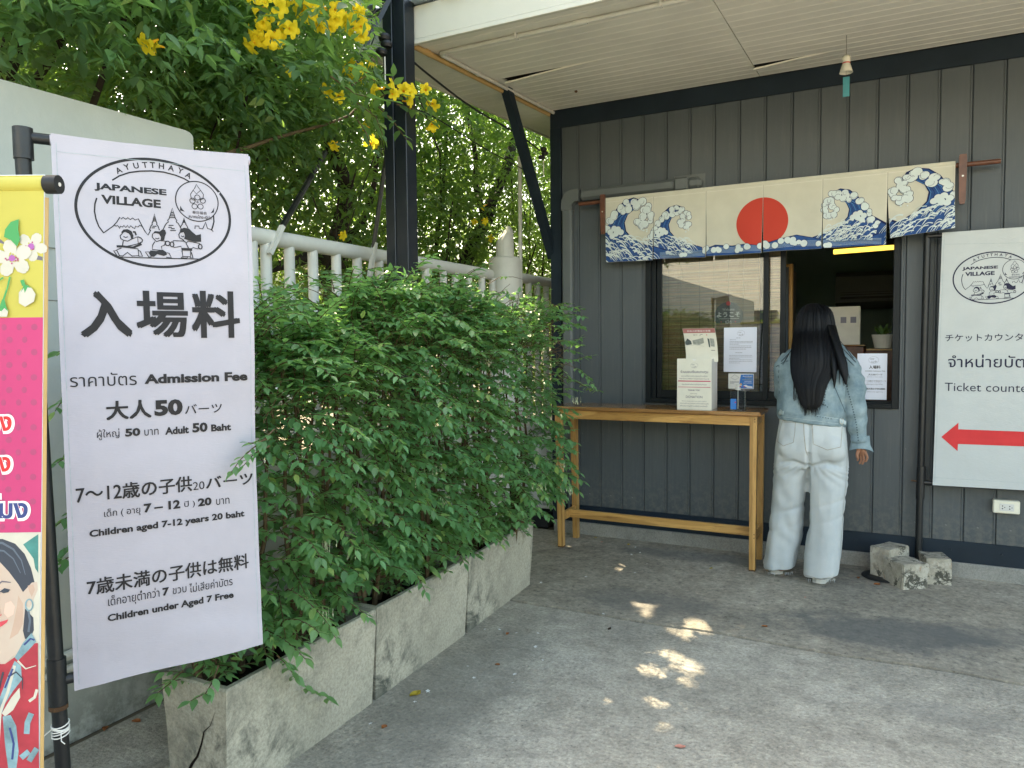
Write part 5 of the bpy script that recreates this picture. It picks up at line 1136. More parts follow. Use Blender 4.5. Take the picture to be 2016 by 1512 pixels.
# ============================================================ NOTICES ON THE GLASS
def notice(name, x0, x1, z0, z1, y, lab, cat, mt, tilt=0, art_=None):
    e = empty(name, ((x0+x1)/2, y, z0), label=lab, cat=cat); w = x1-x0; hh = z1-z0
    sf = lambda s, z, l: Vector((x0+s+tilt*(z-hh), y-l-.002*abs(noise.noise((s*8, z*8, x0*9))), z0+z-tilt*s))
    sheet('sheet', sf, 0, w, lambda u: 0, lambda u: hh, mt, e, 6, 8, .0005)
    P = Print(sf, .05, .00003, .0005); art_(P, w, hh); P.build(e, {k[0]: 'print' for k in P.sets}); return e
def lines(P, w, h, a, b, y0, y1, n, th, seed):
    q = random.Random(seed)
    for k in range(n):
        y = y0+(y1-y0)*k/max(1, n-1); x1_ = a+(b-a)*(1 if k < n-1 else q.uniform(.4, .8)); x = a
        while x < x1_-.01:
            ww = q.uniform(.02, .07); P.poly([(w*x, h*y), (w*min(x1_, x+ww), h*y), (w*min(x1_, x+ww), h*y+th), (w*x, h*y+th)], 'grey_ink'); x += ww+.012
gy = YF+.0215-.001
def art1(P, w, h):
    emblem(P, w*.52, h*.87, .13, 'grey_ink', 1); lines(P, w, h, .38, .66, .76, .76, 1, .0022, 1); lines(P, w, h, .18, .42, .72, .72, 1, .002, 2); lines(P, w, h, .18, .88, .68, .62, 3, .0022, 3); lines(P, w, h, .18, .85, .58, .51, 3, .0022, 4); lines(P, w, h, .36, .68, .43, .43, 1, .0022, 5); lines(P, w, h, .17, .88, .37, .30, 3, .0018, 6); lines(P, w, h, .17, .88, .27, .20, 3, .0018, 7)
p = [onY(*q, gy) for q in ((1424, 645), (1491, 645), (1489, 732), (1425, 732))]
notice('paper_notice', p[3].x, p[2].x+.002, p[3].z, p[0].z, gy, 'white typed letter taped on the glass right of the donation leaflet', 'notice', M['paper'], .004, art1)
def art2(P, w, h):
    P.poly([(w*.50, h*.93), (w*.98, h*.95), (w*.98, h*.03), (w*.42, h*.03), (w*.46, h*.6)], 'bluelabel'); P.stroke([(w*.10, h*.72), (w*.25, h*.93), (w*.42, h*.74), (w*.27, h*.58)], .002, 'grey_ink', True)
    for k, (c, a, b) in enumerate((('white_ink', .58, .94), ('yellow_print', .66, .94), ('yellow_print', .56, .94), ('white_ink', .64, .92), ('white_ink', .60, .94))): P.text(('ผ่านการรับรอง', 'มาตรฐาน', 'การท่องเที่ยวไทย', 'แหล่งท่องเที่ยว', 'ชุมชนเมือง')[k], w*a, w*b, h*(.80-.115*k), h*(.88-.115*k), c, .01)
    lines(P, w, h, .08, .42, .46, .34, 3, .0025, 8); P.disc(w*.50, h*.30, .006, 'orange_throat', 10); P.disc(w*.48, h*.17, .005, 'red_ink', 8)
    P.disc(w*.64, h*.14, .004, 'red_ink', 8); P.poly([(w*.6, h*.22), (w*.7, h*.27), (w*.78, h*.2), (w*.95, h*.17), (w*.96, h*.06), (w*.75, h*.07)], 'white_ink')
p = [onY(*q, gy) for q in ((1434, 735), (1484, 733), (1484, 765), (1434, 765))]
notice('paper_card', p[0].x, p[1].x, p[3].z, p[0].z-.001, gy, 'small white and blue card on the glass under the typed letter', 'card', M['card'], 0, art2)
def art3(P, w, h):
    emblem(P, w*.55, h*.86, .15, 'grey_ink', 1); P.text('入場料', w*.40, w*.78, h*.67, h*.74, 'ink', .02); P.text('ราคาบัตร Admission Fee', w*.27, w*.93, h*.61, h*.635, 'ink', .01); P.text('大人50バーツ', w*.38, w*.84, h*.525, h*.565, 'ink', .02); P.text('ผู้ใหญ่ 50 บาท Adult 50 Baht', w*.34, w*.86, h*.48, h*.505, 'grey_ink')
    P.text('7～12歳の子供20バーツ', w*.24, w*.97, h*.385, h*.425, 'grey_ink', .01); P.text('เด็ก ( อายุ 7 – 12 ปี ) 20 บาท', w*.34, w*.82, h*.35, h*.375, 'grey_ink'); P.text('Children aged 7-12 years 20 baht', w*.30, w*.86, h*.315, h*.34, 'grey_ink', .01)
    P.text('7歳未満の子供は無料', w*.28, w*.95, h*.215, h*.255, 'ink', .015); P.text('Children under Aged 7 Free', w*.34, w*.88, h*.155, h*.18, 'grey_ink', .01)
ny = YF+.030
p = [onY(*q, ny) for q in ((1686, 696), (1747, 697), (1747, 786), (1686, 786))]
notice('paper_notice', p[3].x+.002, min(p[1].x, WX1-.036), p[3].z, p[0].z, ny, 'white admission price sheet standing in the open window beside the woman', 'notice', M['paper'], 0, art3)
# welcome sign behind the glass, in front of the blind
wy = YF+.095; w0 = onY(1434, 622, wy); wr = (onY(1462, 622, wy).x-onY(1406, 622, wy).x)/2
M['slate'] = mat('slate_grey_board', (.035, .05, .052), .6)
ws = empty('welcome_sign', (w0.x, wy, w0.z-.1), label='round slate grey welcome sign hanging inside the left window pane', cat='sign')
MB().prism([(w0.x+wr*math.cos(a), wy, w0.z+wr*math.sin(a)) for a in np.linspace(0, 6.283, 37)[:-1] if math.sin(a) > -.62], (0, .006, 0)).build('board', M['slate'], ws)
P = Print(lambda s, z, l: Vector((w0.x+s, wy-l, w0.z+z)), None, .00003, .0005)
P.text('Welcome', -wr*.42, wr*.42, wr*.38, wr*.55, 'white_ink', .0); P.text('ようこそ', -wr*.82, wr*.82, -wr*.08, wr*.28, 'white_ink', .03); P.stroke([(-wr*.7, -wr*.2), (wr*.75, -wr*.2)], .0022, 'white_ink'); P.text('เปิด', -wr*.2, wr*.2, -wr*.55, -wr*.28, 'white_ink', .01)
for x in (-.5, .5): P.disc(wr*x, -wr*.42, .004, 'red_ink', 8)
P.disc(0, wr*.9, .014, 'red_ink', 12)
P.build(ws, {k[0]: 'sign_print' for k in P.sets})
MB().tube([(w0.x-.03, wy+.003, w0.z+wr*.95), (w0.x, wy+.003, w0.z+wr+.08), (w0.x+.03, wy+.003, w0.z+wr*.95)], .0012, 5).build('hanging_cord', M['stem'], ws)
# ============================================================ PLANTERS
def planter(y0, y1, xr0, xr1, lab, crack=False):
    """tapered concrete trough with thick walls, open top with soil"""
    h = .349; t = .026; w = .262
    e = empty('concrete_planter', ((xr0+xr1)/2-w/2, (y0+y1)/2, 0), label=lab, cat='planter', group='concrete planters in a row')
    def ring(z, ins, k):  # ins inset
        tp = .022*(1-z/h)
        return [(xr0-w+ins+tp*.6, y0+ins+tp*.4, z), (xr0-ins-tp, y0+ins+tp*.4, z), (xr1-ins-tp, y1-ins-tp*.4, z), (xr1-w+ins+tp*.6, y1-ins-tp*.4, z)]
    b = MB(); b.loft([ring(0, 0, 0), ring(h-.006, 0, 0), ring(h, .005, 0), ring(h, t-.005, 0), ring(h-.006, t, 0), ring(.18, t, 0)])
    o = b.build('trough', M['planter'], e)
    bm = bmesh.new(); bm.from_mesh(o.data); bmesh.ops.triangulate(bm, faces=[f for f in bm.faces if len(f.verts) > 4])
    bmesh.ops.subdivide_edges(bm, edges=[q for q in bm.edges if q.calc_length() > .1], cuts=9, use_grid_fill=True)
    for v in bm.verts:
        n = noise.noise_vector(v.co*9+Vector((y0, 0, 0)))*.0022; v.co += Vector((n.x, n.y, 0 if v.co.z < .01 else n.z*.8))
    bm.to_mesh(o.data); bm.free(); o.data.shade_smooth(); o.data.set_sharp_from_angle(angle=math.radians(32))
    s = MB(); nx, ny = 10, 24; zs = .285
    a, bb, c, d = ring(zs, t-.002, 0)
    for j in range(ny+1):
        for i in range(nx+1):
            u, v = i/nx, j/ny; p = (Vector(a)*(1-u)+Vector(bb)*u)*(1-v)+(Vector(d)*(1-u)+Vector(c)*u)*v
            s.v.append((p.x, p.y, zs+noise.noise(p*25)*.012))
    for j in range(ny):
        for i in range(nx): k = j*(nx+1)+i; s.f.append((k, k+1, k+nx+2, k+nx+1))
    s.build('soil', M['soil'], e)
    if crack:
        yy = y0-.0008; q = [onY(x, y, yy+.004) for x, y in ((425, 1400), (415, 1428), (402, 1440), (397, 1465), (388, 1490), (378, 1503), (365, 1530), (350, 1560))]
        L = [(p.x-wd, yy+.006*(1-p.z/h)+.0004, p.z) for p, wd in zip(q, (0, .001, .002, .0035, .0045, .005, .006, .007))]; Rr = [(p.x+wd, yy+.006*(1-p.z/h)+.0004, p.z) for p, wd in zip(q, (.0006, .001, .003, .003, .0045, .006, .0055, .007))]
        c_ = MB(); c_.add(L+Rr, [(i, i+1, len(L)+i+1, len(L)+i) for i in range(len(L)-1)]); c_.build('crack', M['soil'], e)
    return e
planter(1.418, 2.112, -1.620, -1.634, 'concrete planter with a long dark crack in its end, nearest the camera', True)
planter(2.118, 2.805, -1.636, -1.652, 'concrete planter with a dark round stain, middle one of the row')
planter(2.811, 3.545, -1.654, -1.682, 'concrete planter with black mould streaks, farthest of the row and beside the table')
# ============================================================ LEAVES
LT8 = np.array([(0, 0, 0), (-.21, .22, .045), (0, .25, -.005), (.21, .22, .045), (-.255, .47, .04), (0, .52, -.02), (.255, .47, .04), (-.13, .78, -.01), (.13, .78, -.01), (0, 1.03, -.10)], float)
LF8 = np.array([(0, 2, 1), (0, 3, 2), (1, 2, 5), (1, 5, 4), (2, 3, 6), (2, 6, 5), (4, 5, 7), (5, 6, 8), (5, 8, 7), (7, 8, 9)], int)
LT4 = np.array([(0, 0, 0), (-.19, .4, .05), (0, .45, -.02), (.19, .4, .05), (0, 1.05, -.12)], float)
LF4 = np.array([(0, 2, 1), (0, 3, 2), (1, 2, 4), (2, 3, 4)], int)
def leaf_mesh_obj(name, mt, T=LT8, F=LF8):
    me = bpy.data.meshes.new(name); me.from_pydata([tuple(v) for v in T], [], [tuple(f) for f in F]); me.materials.append(mt); me.shade_smooth(); return me
def frames(D, N):
    D = D/np.linalg.norm(D, axis=1, keepdims=True); N = N-D*(N*D).sum(1, keepdims=True); N /= np.linalg.norm(N, axis=1, keepdims=True)+1e-9; return np.cross(D, N), D, N
def leaves_mesh(name, P, D, N, Z, mt, parent, T=LT4, F=LF4, wid=None, **k):
    Sx, D, N = frames(D, N); Wd = np.ones(len(P)) if wid is None else wid
    V = P[:, None, :] + Z[:, None, None]*(Sx[:, None, :]*(T[None, :, 0:1]*Wd[:, None, None])+D[:, None, :]*T[None, :, 1:2]+N[:, None, :]*T[None, :, 2:3])
    Fa = (F[None]+(np.arange(len(P))*len(T))[:, None, None]).reshape(-1, 3)
    return rawmesh(name, V.reshape(-1, 3), Fa, mt, parent, True, **k)
def leaf_objs(me, P, D, N, Z, parent, name='leaf'):
    Sx, D, N = frames(D, N); Wi = world(parent).inverted()
    for p, s, d, n, z in zip(P, Sx, D, N, Z):
        Mx = Matrix(((s[0]*z, d[0]*z, n[0]*z, p[0]), (s[1]*z, d[1]*z, n[1]*z, p[1]), (s[2]*z, d[2]*z, n[2]*z, p[2]), (0, 0, 0, 1)))
        o = bpy.data.objects.new(name, me); COL.objects.link(o); o.parent = parent; o.matrix_basis = Wi @ Mx
camv = np.array(CAM); sunv = np.array(SUN)
SUN_GAPS = [(-.71, 2.90, 0, .075), (-.79, 2.98, 0, .05), (-.67, 2.76, 0, .05), (-.82, 2.80, 0, .07), (-.74, 2.55, 0, .05), (-.66, 2.40, 0, .035), (-.73, 3.34, 0, .07), (-.80, 3.22, 0, .05), (-1.05, 3.5, 0, .06), (-1.0, 3.38, 0, .04), (-1.3, 4.07, 0, .035), (-1.28, 3.87, 0, .04), (-1.70, 3.99, 0, .05), (-1.82, 3.96, 0, .035), (-1.88, 4.50, .9, .07), (-1.80, 4.28, 0, .035), (-.95, 2.3, 0, .03), (-.6, 2.15, 0, .03), (-1.6, 2.9, 1.5, .08), (-1.7, 2.4, 1.5, .10), (-1.65, 3.3, 1.45, .10), (-1.7, 2.0, 1.35, .07), (-1.55, 3.0, 1.0, .05), (-1.75, 3.6, 1.4, .08)]  # leaf-free tunnels along the sun's rays, shaped to land sun flecks at these points
def carve_sun_gaps(P, k=1.0):
    m = np.zeros(len(P), bool)
    for x, y, z, r in SUN_GAPS:
        q = P-np.array([x, y, z]); t = q@sunv; d = np.linalg.norm(q-t[:, None]*sunv, axis=1); m |= (d < r*k) & (t > .12)
    return m
def split_nearest(P, Z, n):
    d = np.linalg.norm(P-camv, axis=1)/Z; d += nr.uniform(0, 4, len(d)); idx = np.argsort(d); return idx[:n], idx[n:]
def vis(P, D_, H):
    """keep those roughly outside the hedge core, i.e. facing the camera"""
    return P
# ============================================================ HEDGE SHRUBS
leafH = leaf_mesh_obj('leaf', M['leaf_hedge'])
def twig_leaves(path, out, size=.036, sp=.015, r=rnd, dens=1.0, lo=.0):
    """distichous pairs along a polyline; out = lists P, D, N, Z"""
    path = [Vector(p) for p in path]; L = 0; k = 0
    for i in range(len(path)-1):
        a, b = path[i], path[i+1]; t = (b-a); ln = t.length; t.normalize()
        side = t.cross(Vector((0, 0, 1)));
        if side.length < .05: side = Vector((1, 0, 0))
        side.normalize(); s = 0
        while s < ln:
            f = (L+s)
            if f > lo:
                k += 1; sg = 1 if k % 2 else -1
                d = (t*.55+side*sg*.8+Vector((0, 0, -.16))+Vector((r.uniform(-.25, .25), r.uniform(-.25, .25), r.uniform(-.35, .25)))).normalized()
                n = (Vector((0, 0, 1))+side*sg*.25+Vector((r.uniform(-.4, .4), r.uniform(-.4, .4), 0))).normalized()
                out[0].append(a+t*s); out[1].append(d); out[2].append(n); out[3].append(size*r.uniform(.65, 1.2))
            s += sp*r.uniform(.7, 1.4)/dens
        L += ln
    t = (path[-1]-path[-2]).normalized(); out[0].append(path[-1]); out[1].append(t); out[2].append(Vector((.1, 0, 1))); out[3].append(size*.9)
def before_banner(p):
    q = p-bA; dn = q.dot(bN); return dn > -.05 and q.dot(bD) < bW+.11+.5*max(dn, 0) and p.z > ZB0-.24
def shrub(y0, y1, lab, seed, extra=(), top=1.45, ntw=700):
    r = random.Random(seed); yc = (y0+y1)/2; e = empty('hedge_shrub', (-1.76, yc, .285), label=lab, cat='shrub', group='shrubs in the concrete planters')
    out = ([], [], [], []); tw = MB(); st = MB()
    for k in range(9):
        x = -1.76+r.uniform(-.06, .06); y = y0+.08+(y1-y0-.16)*k/8+r.uniform(-.03, .03)
        for q in range(2):
            P = [Vector((x+r.uniform(-.02, .02), y+r.uniform(-.02, .02), .27))]
            for j in range(6): P.append(P[-1]+Vector((r.uniform(-.03, .03), r.uniform(-.03, .03), r.uniform(.12, .19))))
            st.tube(P, .011, 6, r1=.003)
    def env(y, z, a):
        g_ = 1+.35*noise.noise((y*3.1, z*3.4, 1+a))
        h = min(1, max(0, (z-.33)/.35)); tp = max(0, 1-max(0, (z-(top-.22))/.30)**2)
        return .31*(.55+.45*h)*math.sqrt(max(.02, tp))*g_
    for k in range(ntw):
        z = r.uniform(.46, top) if r.random() < .8 else r.uniform(top-.3, top+.03); y = r.uniform(y0-.06, y1+.06)
        ph = r.uniform(-1.5, 1.5) if r.random() < .72 else r.uniform(1.5, 4.6)   # mostly the side towards the forecourt
        ev = env(y, z, ph); q = r.uniform(.25, .95)
        c = Vector((-1.79+math.cos(ph)*ev*q, y, z))
        d = Vector((math.cos(ph)*.9, math.sin(ph)*.5-.12, r.uniform(-.1, .75) if z < top-.25 else r.uniform(.3, 1.2))).normalized()
        L = r.uniform(.09, .20)*(1.2 if z > 1.1 else 1); P = [c]; g_ = r.uniform(2.0, 4.5)
        for j in range(5): d = (d+Vector((0, 0, -.06*g_))).normalized(); P.append(P[-1]+d*L/5)
        if y0 < 2 and any(before_banner(q_) for q_ in P): continue
        tw.tube(P, .0022, 4, r1=.0009); twig_leaves(P, out, .038 if z > .9 else .042, .0118, r)
    for k in range(int(ntw*.42)):        # upright top shoots
        y = r.uniform(y0-.05, y1+.05); x = -1.79+r.uniform(-.24, .24); z = top-.20+r.uniform(-.06, .12)+.10*noise.noise((y*4, x*5, 3)); P = [Vector((x, y, z))]; d = Vector((r.uniform(-.6, .6), r.uniform(-.6, .4), 1)).normalized()
        for j in range(4): d = (d+Vector((r.uniform(-.1, .1), -.05, -.16))).normalized(); P.append(P[-1]+d*r.uniform(.025, .05))
        if y0 < 2 and any(before_banner(q_) for q_ in P): continue
        tw.tube(P, .002, 4, r1=.0009); twig_leaves(P, out, .038, .012, r)
    for k in range(int(ntw*.16)):        # low inner twigs over the soil
        y = r.uniform(y0+.03, y1-.03); P = [Vector((-1.76+r.uniform(-.05, .05), y, r.uniform(.33, .5)))]; d = Vector((r.uniform(-.7, .9), r.uniform(-.8, .5), r.uniform(.0, .6))).normalized()
        for j in range(4): d = (d+Vector((0, 0, -.12))).normalized(); P.append(P[-1]+d*.03)
        if any(abs(q_.x+1.75) > .10 and q_.z < .36 for q_ in P) or (y0 < 2 and any(before_banner(q_) for q_ in P)): continue
        tw.tube(P, .0018, 4, r1=.0009); twig_leaves(P, out, .036, .014, r)
    ncore = len(out[0])
    for iq, pth in enumerate(extra): tw.tube(pth, .0026, 5, r1=.001); twig_leaves(pth, out, .030 if (y0 < 2 and iq < 3) else .044, .011 if (y0 < 2 and iq < 3) else .016, r)
    P, D, N, Z = (np.array([tuple(v) if hasattr(v, 'x') else v for v in q], float) for q in out)
    ok = ~((P[:, 0] > pa.x-.07) & (P[:, 0] < pb_.x+.02) & (np.abs(P[:, 1]-2.985) < .09)); ok &= ~carve_sun_gaps(P, 1.0)
    if y0 < 2:
        q = P-np.array(bA); dn = q@np.array(bN); sx_ = q@np.array(bD); ok &= ~((dn > -.025) & (sx_ < bW+.10+.5*np.maximum(dn, 0)) & (P[:, 2] > ZB0-.22) & (np.arange(len(P)) < ncore))
    P, D, N, Z = P[ok], D[ok], N[ok], Z[ok]
    a, b = split_nearest(P, Z*np.where(P[:, 0] > -1.72, 1.0, .6), 290)
    leaf_objs(leafH, P[a], D[a], N[a], Z[a], e)
    leaves_mesh('foliage', P[b], D[b], N[b], Z[b], M['leaf_hedge'], e, LT8, LF8, kind='stuff')
    st.build('stems', M['stem'], e, sm=60); tw.build('twigs', M['stem'], e, kind='stuff')
    for k in range(5):      # drooping cream blossom clusters
        ii = r.randrange(len(P)); 
        for _ in range(60):
            ii = r.randrange(len(P))
            if P[ii][0] > -1.62 and .5 < P[ii][2] < 1.25: break
        c = Vector(P[ii])+Vector((.02, 0, -.01)); f = MB()
        for q in range(10):
            p = c+Vector((r.uniform(-.035, .035), r.uniform(-.035, .035), 0)); zz = r.uniform(.015, .035); f.tube([p, p+Vector((r.uniform(-.004, .004), 0, -zz))], .0006, 4); f.tube([p+Vector((0, 0, -zz)), p+Vector((0, 0, -zz-.009))], .0022, 5, r1=.0008)
        f.build('blossom_cluster', M['blossom'], e)
    return e
def px_path(pts, X): return [onX(x, y, X) for x, y in pts]
bo = lambda x, y, o: (lambda s, z: bA+bD*s+Vector((0, 0, z))+bN*o)(*onB(x, y))
shrub(1.40, 2.12, 'leafy green shrub in the nearest planter, half hidden by the white banner', 11, [
    [bo(540, 845, .0), bo(510, 866, .03), bo(485, 882, .045), bo(464, 900, .05), bo(446, 925, .05)], [bo(525, 875, .03), bo(492, 890, .04), bo(470, 912, .05)], [bo(520, 862, .03), bo(495, 870, .035), bo(480, 868, .045)],
    px_path([(545, 1290), (562, 1305), (580, 1330), (605, 1355), (650, 1375)], -1.585), px_path([(430, 1310), (420, 1340), (405, 1365), (375, 1380), (440, 1392)][:4], -1.60),
    px_path([(360, 1320), (335, 1345), (310, 1365)], -1.76), px_path([(150, 760), (125, 785), (108, 810)], -2.16), px_path([(150, 880), (130, 900), (112, 912)], -2.16), px_path([(160, 1000), (130, 1020), (110, 1035)], -2.14), px_path([(165, 1080), (130, 1100), (112, 1125)], -2.12)], 1.36)
shrub(2.12, 2.81, 'leafy green shrub in the middle planter in front of the steel post', 12, [px_path([(640, 720), (690, 740), (745, 755), (800, 770)], -1.52), px_path([(700, 690), (760, 680), (820, 720), (850, 745)], -1.50)], 1.50)
shrub(2.81, 3.62, 'leafy green shrub in the farthest planter, reaching over the bar table', 13, [
    px_path([(1060, 735), (1100, 738), (1135, 752), (1160, 765), (1182, 770)], -1.52), px_path([(1040, 690), (1075, 680), (1110, 670), (1150, 682)], -1.56), px_path([(1040, 640), (1075, 640), (1105, 650)], -1.62), px_path([(960, 560), (985, 545), (1010, 545), (1030, 550)], -1.85), px_path([(1030, 900), (1060, 915), (1085, 935), (1105, 965)], -1.56), px_path([(1040, 820), (1070, 830), (1095, 850), (1110, 885)], -1.56),
    px_path([(900, 560), (930, 535), (960, 520), (975, 505)], -1.80), px_path([(1000, 1020), (1020, 1035), (1035, 1050)], -1.66), px_path([(1060, 600), (1080, 590), (1095, 605)], -1.80), px_path([(1080, 700), (1100, 720), (1120, 745)], -1.62)], 1.47)
# ============================================================ TREES BEYOND THE WALL
def crown(e, boxes, npin, leaf, seed, mt, near=0, objmesh=None, keep=None, width=1.0):
    """pinnate sprays: clump centres -> rachises -> leaflets"""
    g = np.random.RandomState(seed); Ps, Ds, Ns, Zs = [], [], [], []
    tot = sum(b[6] for b in boxes)
    for (xa, xb, ya, yb, za, zb, wgt) in boxes:
        n = int(npin*wgt/tot); nc = max(4, n//14); C = np.stack([g.uniform(xa, xb, nc), g.uniform(ya, yb, nc), g.uniform(za, zb, nc)], 1)
        ci = g.randint(0, nc, n); B = C[ci]+g.normal(0, 1, (n, 3))*np.array([.17, .17, .15]); 
        R = g.normal(0, 1, (n, 3)); R[:, 2] = R[:, 2]*.5-.25; R /= np.linalg.norm(R, axis=1, keepdims=True)
        nl = 7; ln = leaf*g.uniform(1.6, 2.6, n)
        up = np.tile([0, 0, 1.0], (n, 1)); sd_ = np.cross(R, up); sd_ /= np.linalg.norm(sd_, axis=1, keepdims=True)+1e-6
        for k in range(nl):
            t = (k//2+.5)/3.2 if k < 6 else 1.05; s = 0 if k == 6 else (1 if k % 2 else -1)
            p = B+R*(ln*t)[:, None]+np.array([0, 0, -1.])*(ln*t*t*.25)[:, None]
            d = R*(.5 if s else 1)+sd_*s*.85+np.array([0, 0, -.35])+g.normal(0, .18, (n, 3)); nn = up+g.normal(0, .35, (n, 3))
            Ps.append(p); Ds.append(d); Ns.append(nn); Zs.append(leaf*g.uniform(.7, 1.25, n))
    P, D, N, Z = np.concatenate(Ps), np.concatenate(Ds), np.concatenate(Ns), np.concatenate(Zs)
    # clear of the wall, the roof and the post
    q = P-camv; f = q@np.array(cF); px = CX+FPX*(q@np.array(cR))/f; py = CY-FPX*(q@np.array(cU))/f
    bad = (P[:, 0] > -2.62) & (P[:, 2] < 2.04) | (P[:, 0] > -2.50) & (P[:, 1] > 2.85) | (P[:, 0] > -2.50) & (px > 745) & (f > 0) | (P[:, 0] > -2.4) & (P[:, 2] < 2.2)
    bad |= (P[:, 0] > -2.56) & (P[:, 2] < 2.13) & (P[:, 1] < 2.1) & (P[:, 0] < -2.38)
    bad |= carve_sun_gaps(P, 1.25)  # leaves also cut away for the added sun-fleck tunnels
    if keep is not None: bad |= ~keep(P, px, py, f)
    P, D, N, Z = P[~bad], D[~bad], N[~bad], Z[~bad]
    if near:
        infr = (px[~bad] > -40) & (px[~bad] < 2000) & (py[~bad] > -40) & (py[~bad] < 700) & (f[~bad] > 0)
        dd = np.linalg.norm(P-camv, axis=1)/Z+np.where(infr, 0, 1e6); idx = np.argsort(dd); a, b = idx[:near], idx[near:]
        leaf_objs(objmesh, P[a], D[a], N[a], Z[a], e)
    else: b = np.arange(len(P))
    leaves_mesh('crown', P[b], D[b], N[b], Z[b], mt, e, kind='stuff')
    return P
def flower_mesh(name='flower'):
    V = []; F = []; n = 20
    prof = [(0, .10), (.16, .14), (.42, .22), (.66, .40), (.80, .62)]
    for z, r in prof:
        for k in range(n): a = 2*math.pi*k/n; V.append((r*math.cos(a)*.5, r*math.sin(a)*.5, z))
    for ring_ in (1, 2):
        for k in range(n):
            a = 2*math.pi*k/n; lob = abs(math.cos(2.5*a)); r = (.70+.34*lob) if ring_ == 1 else (.80+.62*lob); V.append((r*math.cos(a)*.5, r*math.sin(a)*.5, .86-(.02 if ring_ == 1 else .10*lob+.03*math.sin(a*9))))
    m = len(prof)+2
    for i in range(m-1):
        for k in range(n): F.append((i*n+k, i*n+(k+1) % n, (i+1)*n+(k+1) % n, (i+1)*n+k))
    me = bpy.data.meshes.new(name); me.from_pydata(V, [], F); me.materials.append(M['petal']); me.materials.append(M['orange_throat'])
    for i, p in enumerate(me.polygons): p.material_index = 1 if i < n*2 else 0
    me.shade_smooth(); return me
fm = flower_mesh()
def flowers(e, spots, size=.052):
    for (x, y, X, n) in spots:
        c = onX(x, y, X)
        for k in range(n):
            a = rnd.uniform(0, 6.28); rr = .012+.016*math.sqrt(n)*rnd.random() if n > 1 else 0
            p = c+cR*rr*math.cos(a)+cU*rr*math.sin(a)+Vector((rnd.uniform(-.02, .02), 0, 0))
            d = (-(p-CAM).normalized()*rnd.uniform(.3, 1.1)+cR*math.cos(a)*.8+cU*(math.sin(a)*.6-.25)+Vector((rnd.uniform(-.3, .3), rnd.uniform(-.3, .3), 0))).normalized()
            o = bpy.data.objects.new('flower', fm); COL.objects.link(o); o.parent = e; s = size*rnd.uniform(.8, 1.15)
            o.matrix_basis = world(e).inverted() @ Matrix.Translation(p-d*s*.5) @ d.to_track_quat('Z', 'Y').to_matrix().to_4x4() @ Matrix.Diagonal((s, s, s*rnd.uniform(.9, 1.3), 1))
def limb(e, pts, r0, r1, name='branch', mt='bark'):
    P = [Vector(p) for p in pts]; Q = []
    for i in range(len(P)-1):
        for t in np.linspace(0, 1, 6)[:-1]: v = P[i].lerp(P[i+1], float(t)); Q.append(v+noise.noise_vector(v*3)*.035)
    Q.append(P[-1]); MB().tube(Q, r0, 9, r1=r1).build(name, M[mt], e, sm=60)
leafT = leaf_mesh_obj('leaf', M['leaf_tree'])
def px_of(x, y, X): return onX(x, y, X)
# nearest flowering tree, overhanging wall
t1 = empty('flowering_tree', (-3.1, 1.2, 0), label='yellow flowering tree overhanging the boundary wall at the upper left', cat='tree')
limb(t1, [(-3.1, 1.2, 0), (-3.0, 1.35, 1.2), (-2.85, 1.6, 2.3), (-2.7, 1.9, 3.2)], .06, .03, 'trunk'); limb(t1, [px_of(60, 190, -2.9), px_of(110, 110, -2.8), px_of(150, 0, -2.7)], .018, .010)
limb(t1, [px_of(180, 210, -2.7), px_of(215, 100, -2.6), px_of(240, 40, -2.5), px_of(330, -20, -2.4)], .013, .008); limb(t1, [px_of(300, 200, -3), px_of(345, 40, -2.8), px_of(350, -30, -2.7)], .013, .008)
limb(t1, [px_of(430, 310, -2.45), px_of(500, 296, -2.42), px_of(600, 256, -2.4), px_of(700, 215, -2.35)], .010, .006, mt='stem')
limb(t1, [(-3.1, 1.2, .9), (-2.6, .6, 2.3), (-2.2, .3, 3.2)], .04, .02)
crown(t1, [(-2.95, -2.25, .85, 2.9, 2.25, 3.1, 2.2), (-3.6, -2.7, .9, 3.4, 2.1, 4.6, 2.6), (-2.5, -1.95, .95, 2.45, 2.42, 3.3, .7), (-4.6, -3.4, 1.3, 3.6, 2.6, 5.8, 1.6)], 9200, .056, 21, M['leaf_tree'], 300, leafT)
flowers(t1, [(520, 22, -2.05, 5), (527, 70, -2.05, 7), (545, 62, -2.05, 5), (593, 14, -2.05, 8), (610, 20, -2.05, 4), (643, 28, -2.05, 10), (688, 20, -2.05, 5), (702, 52, -2.05, 5), (296, 84, -2.2, 1), (314, 90, -2.2, 1), (645, 174, -2.2, 1), (660, 190, -2.2, 1), (700, 142, -2.18, 3), (722, 148, -2.18, 2), (555, 142, -2.3, 1), (690, 150, -2.2, 1), (654, 285, -2.45, 1), (264, 105, -2.8, 1)])
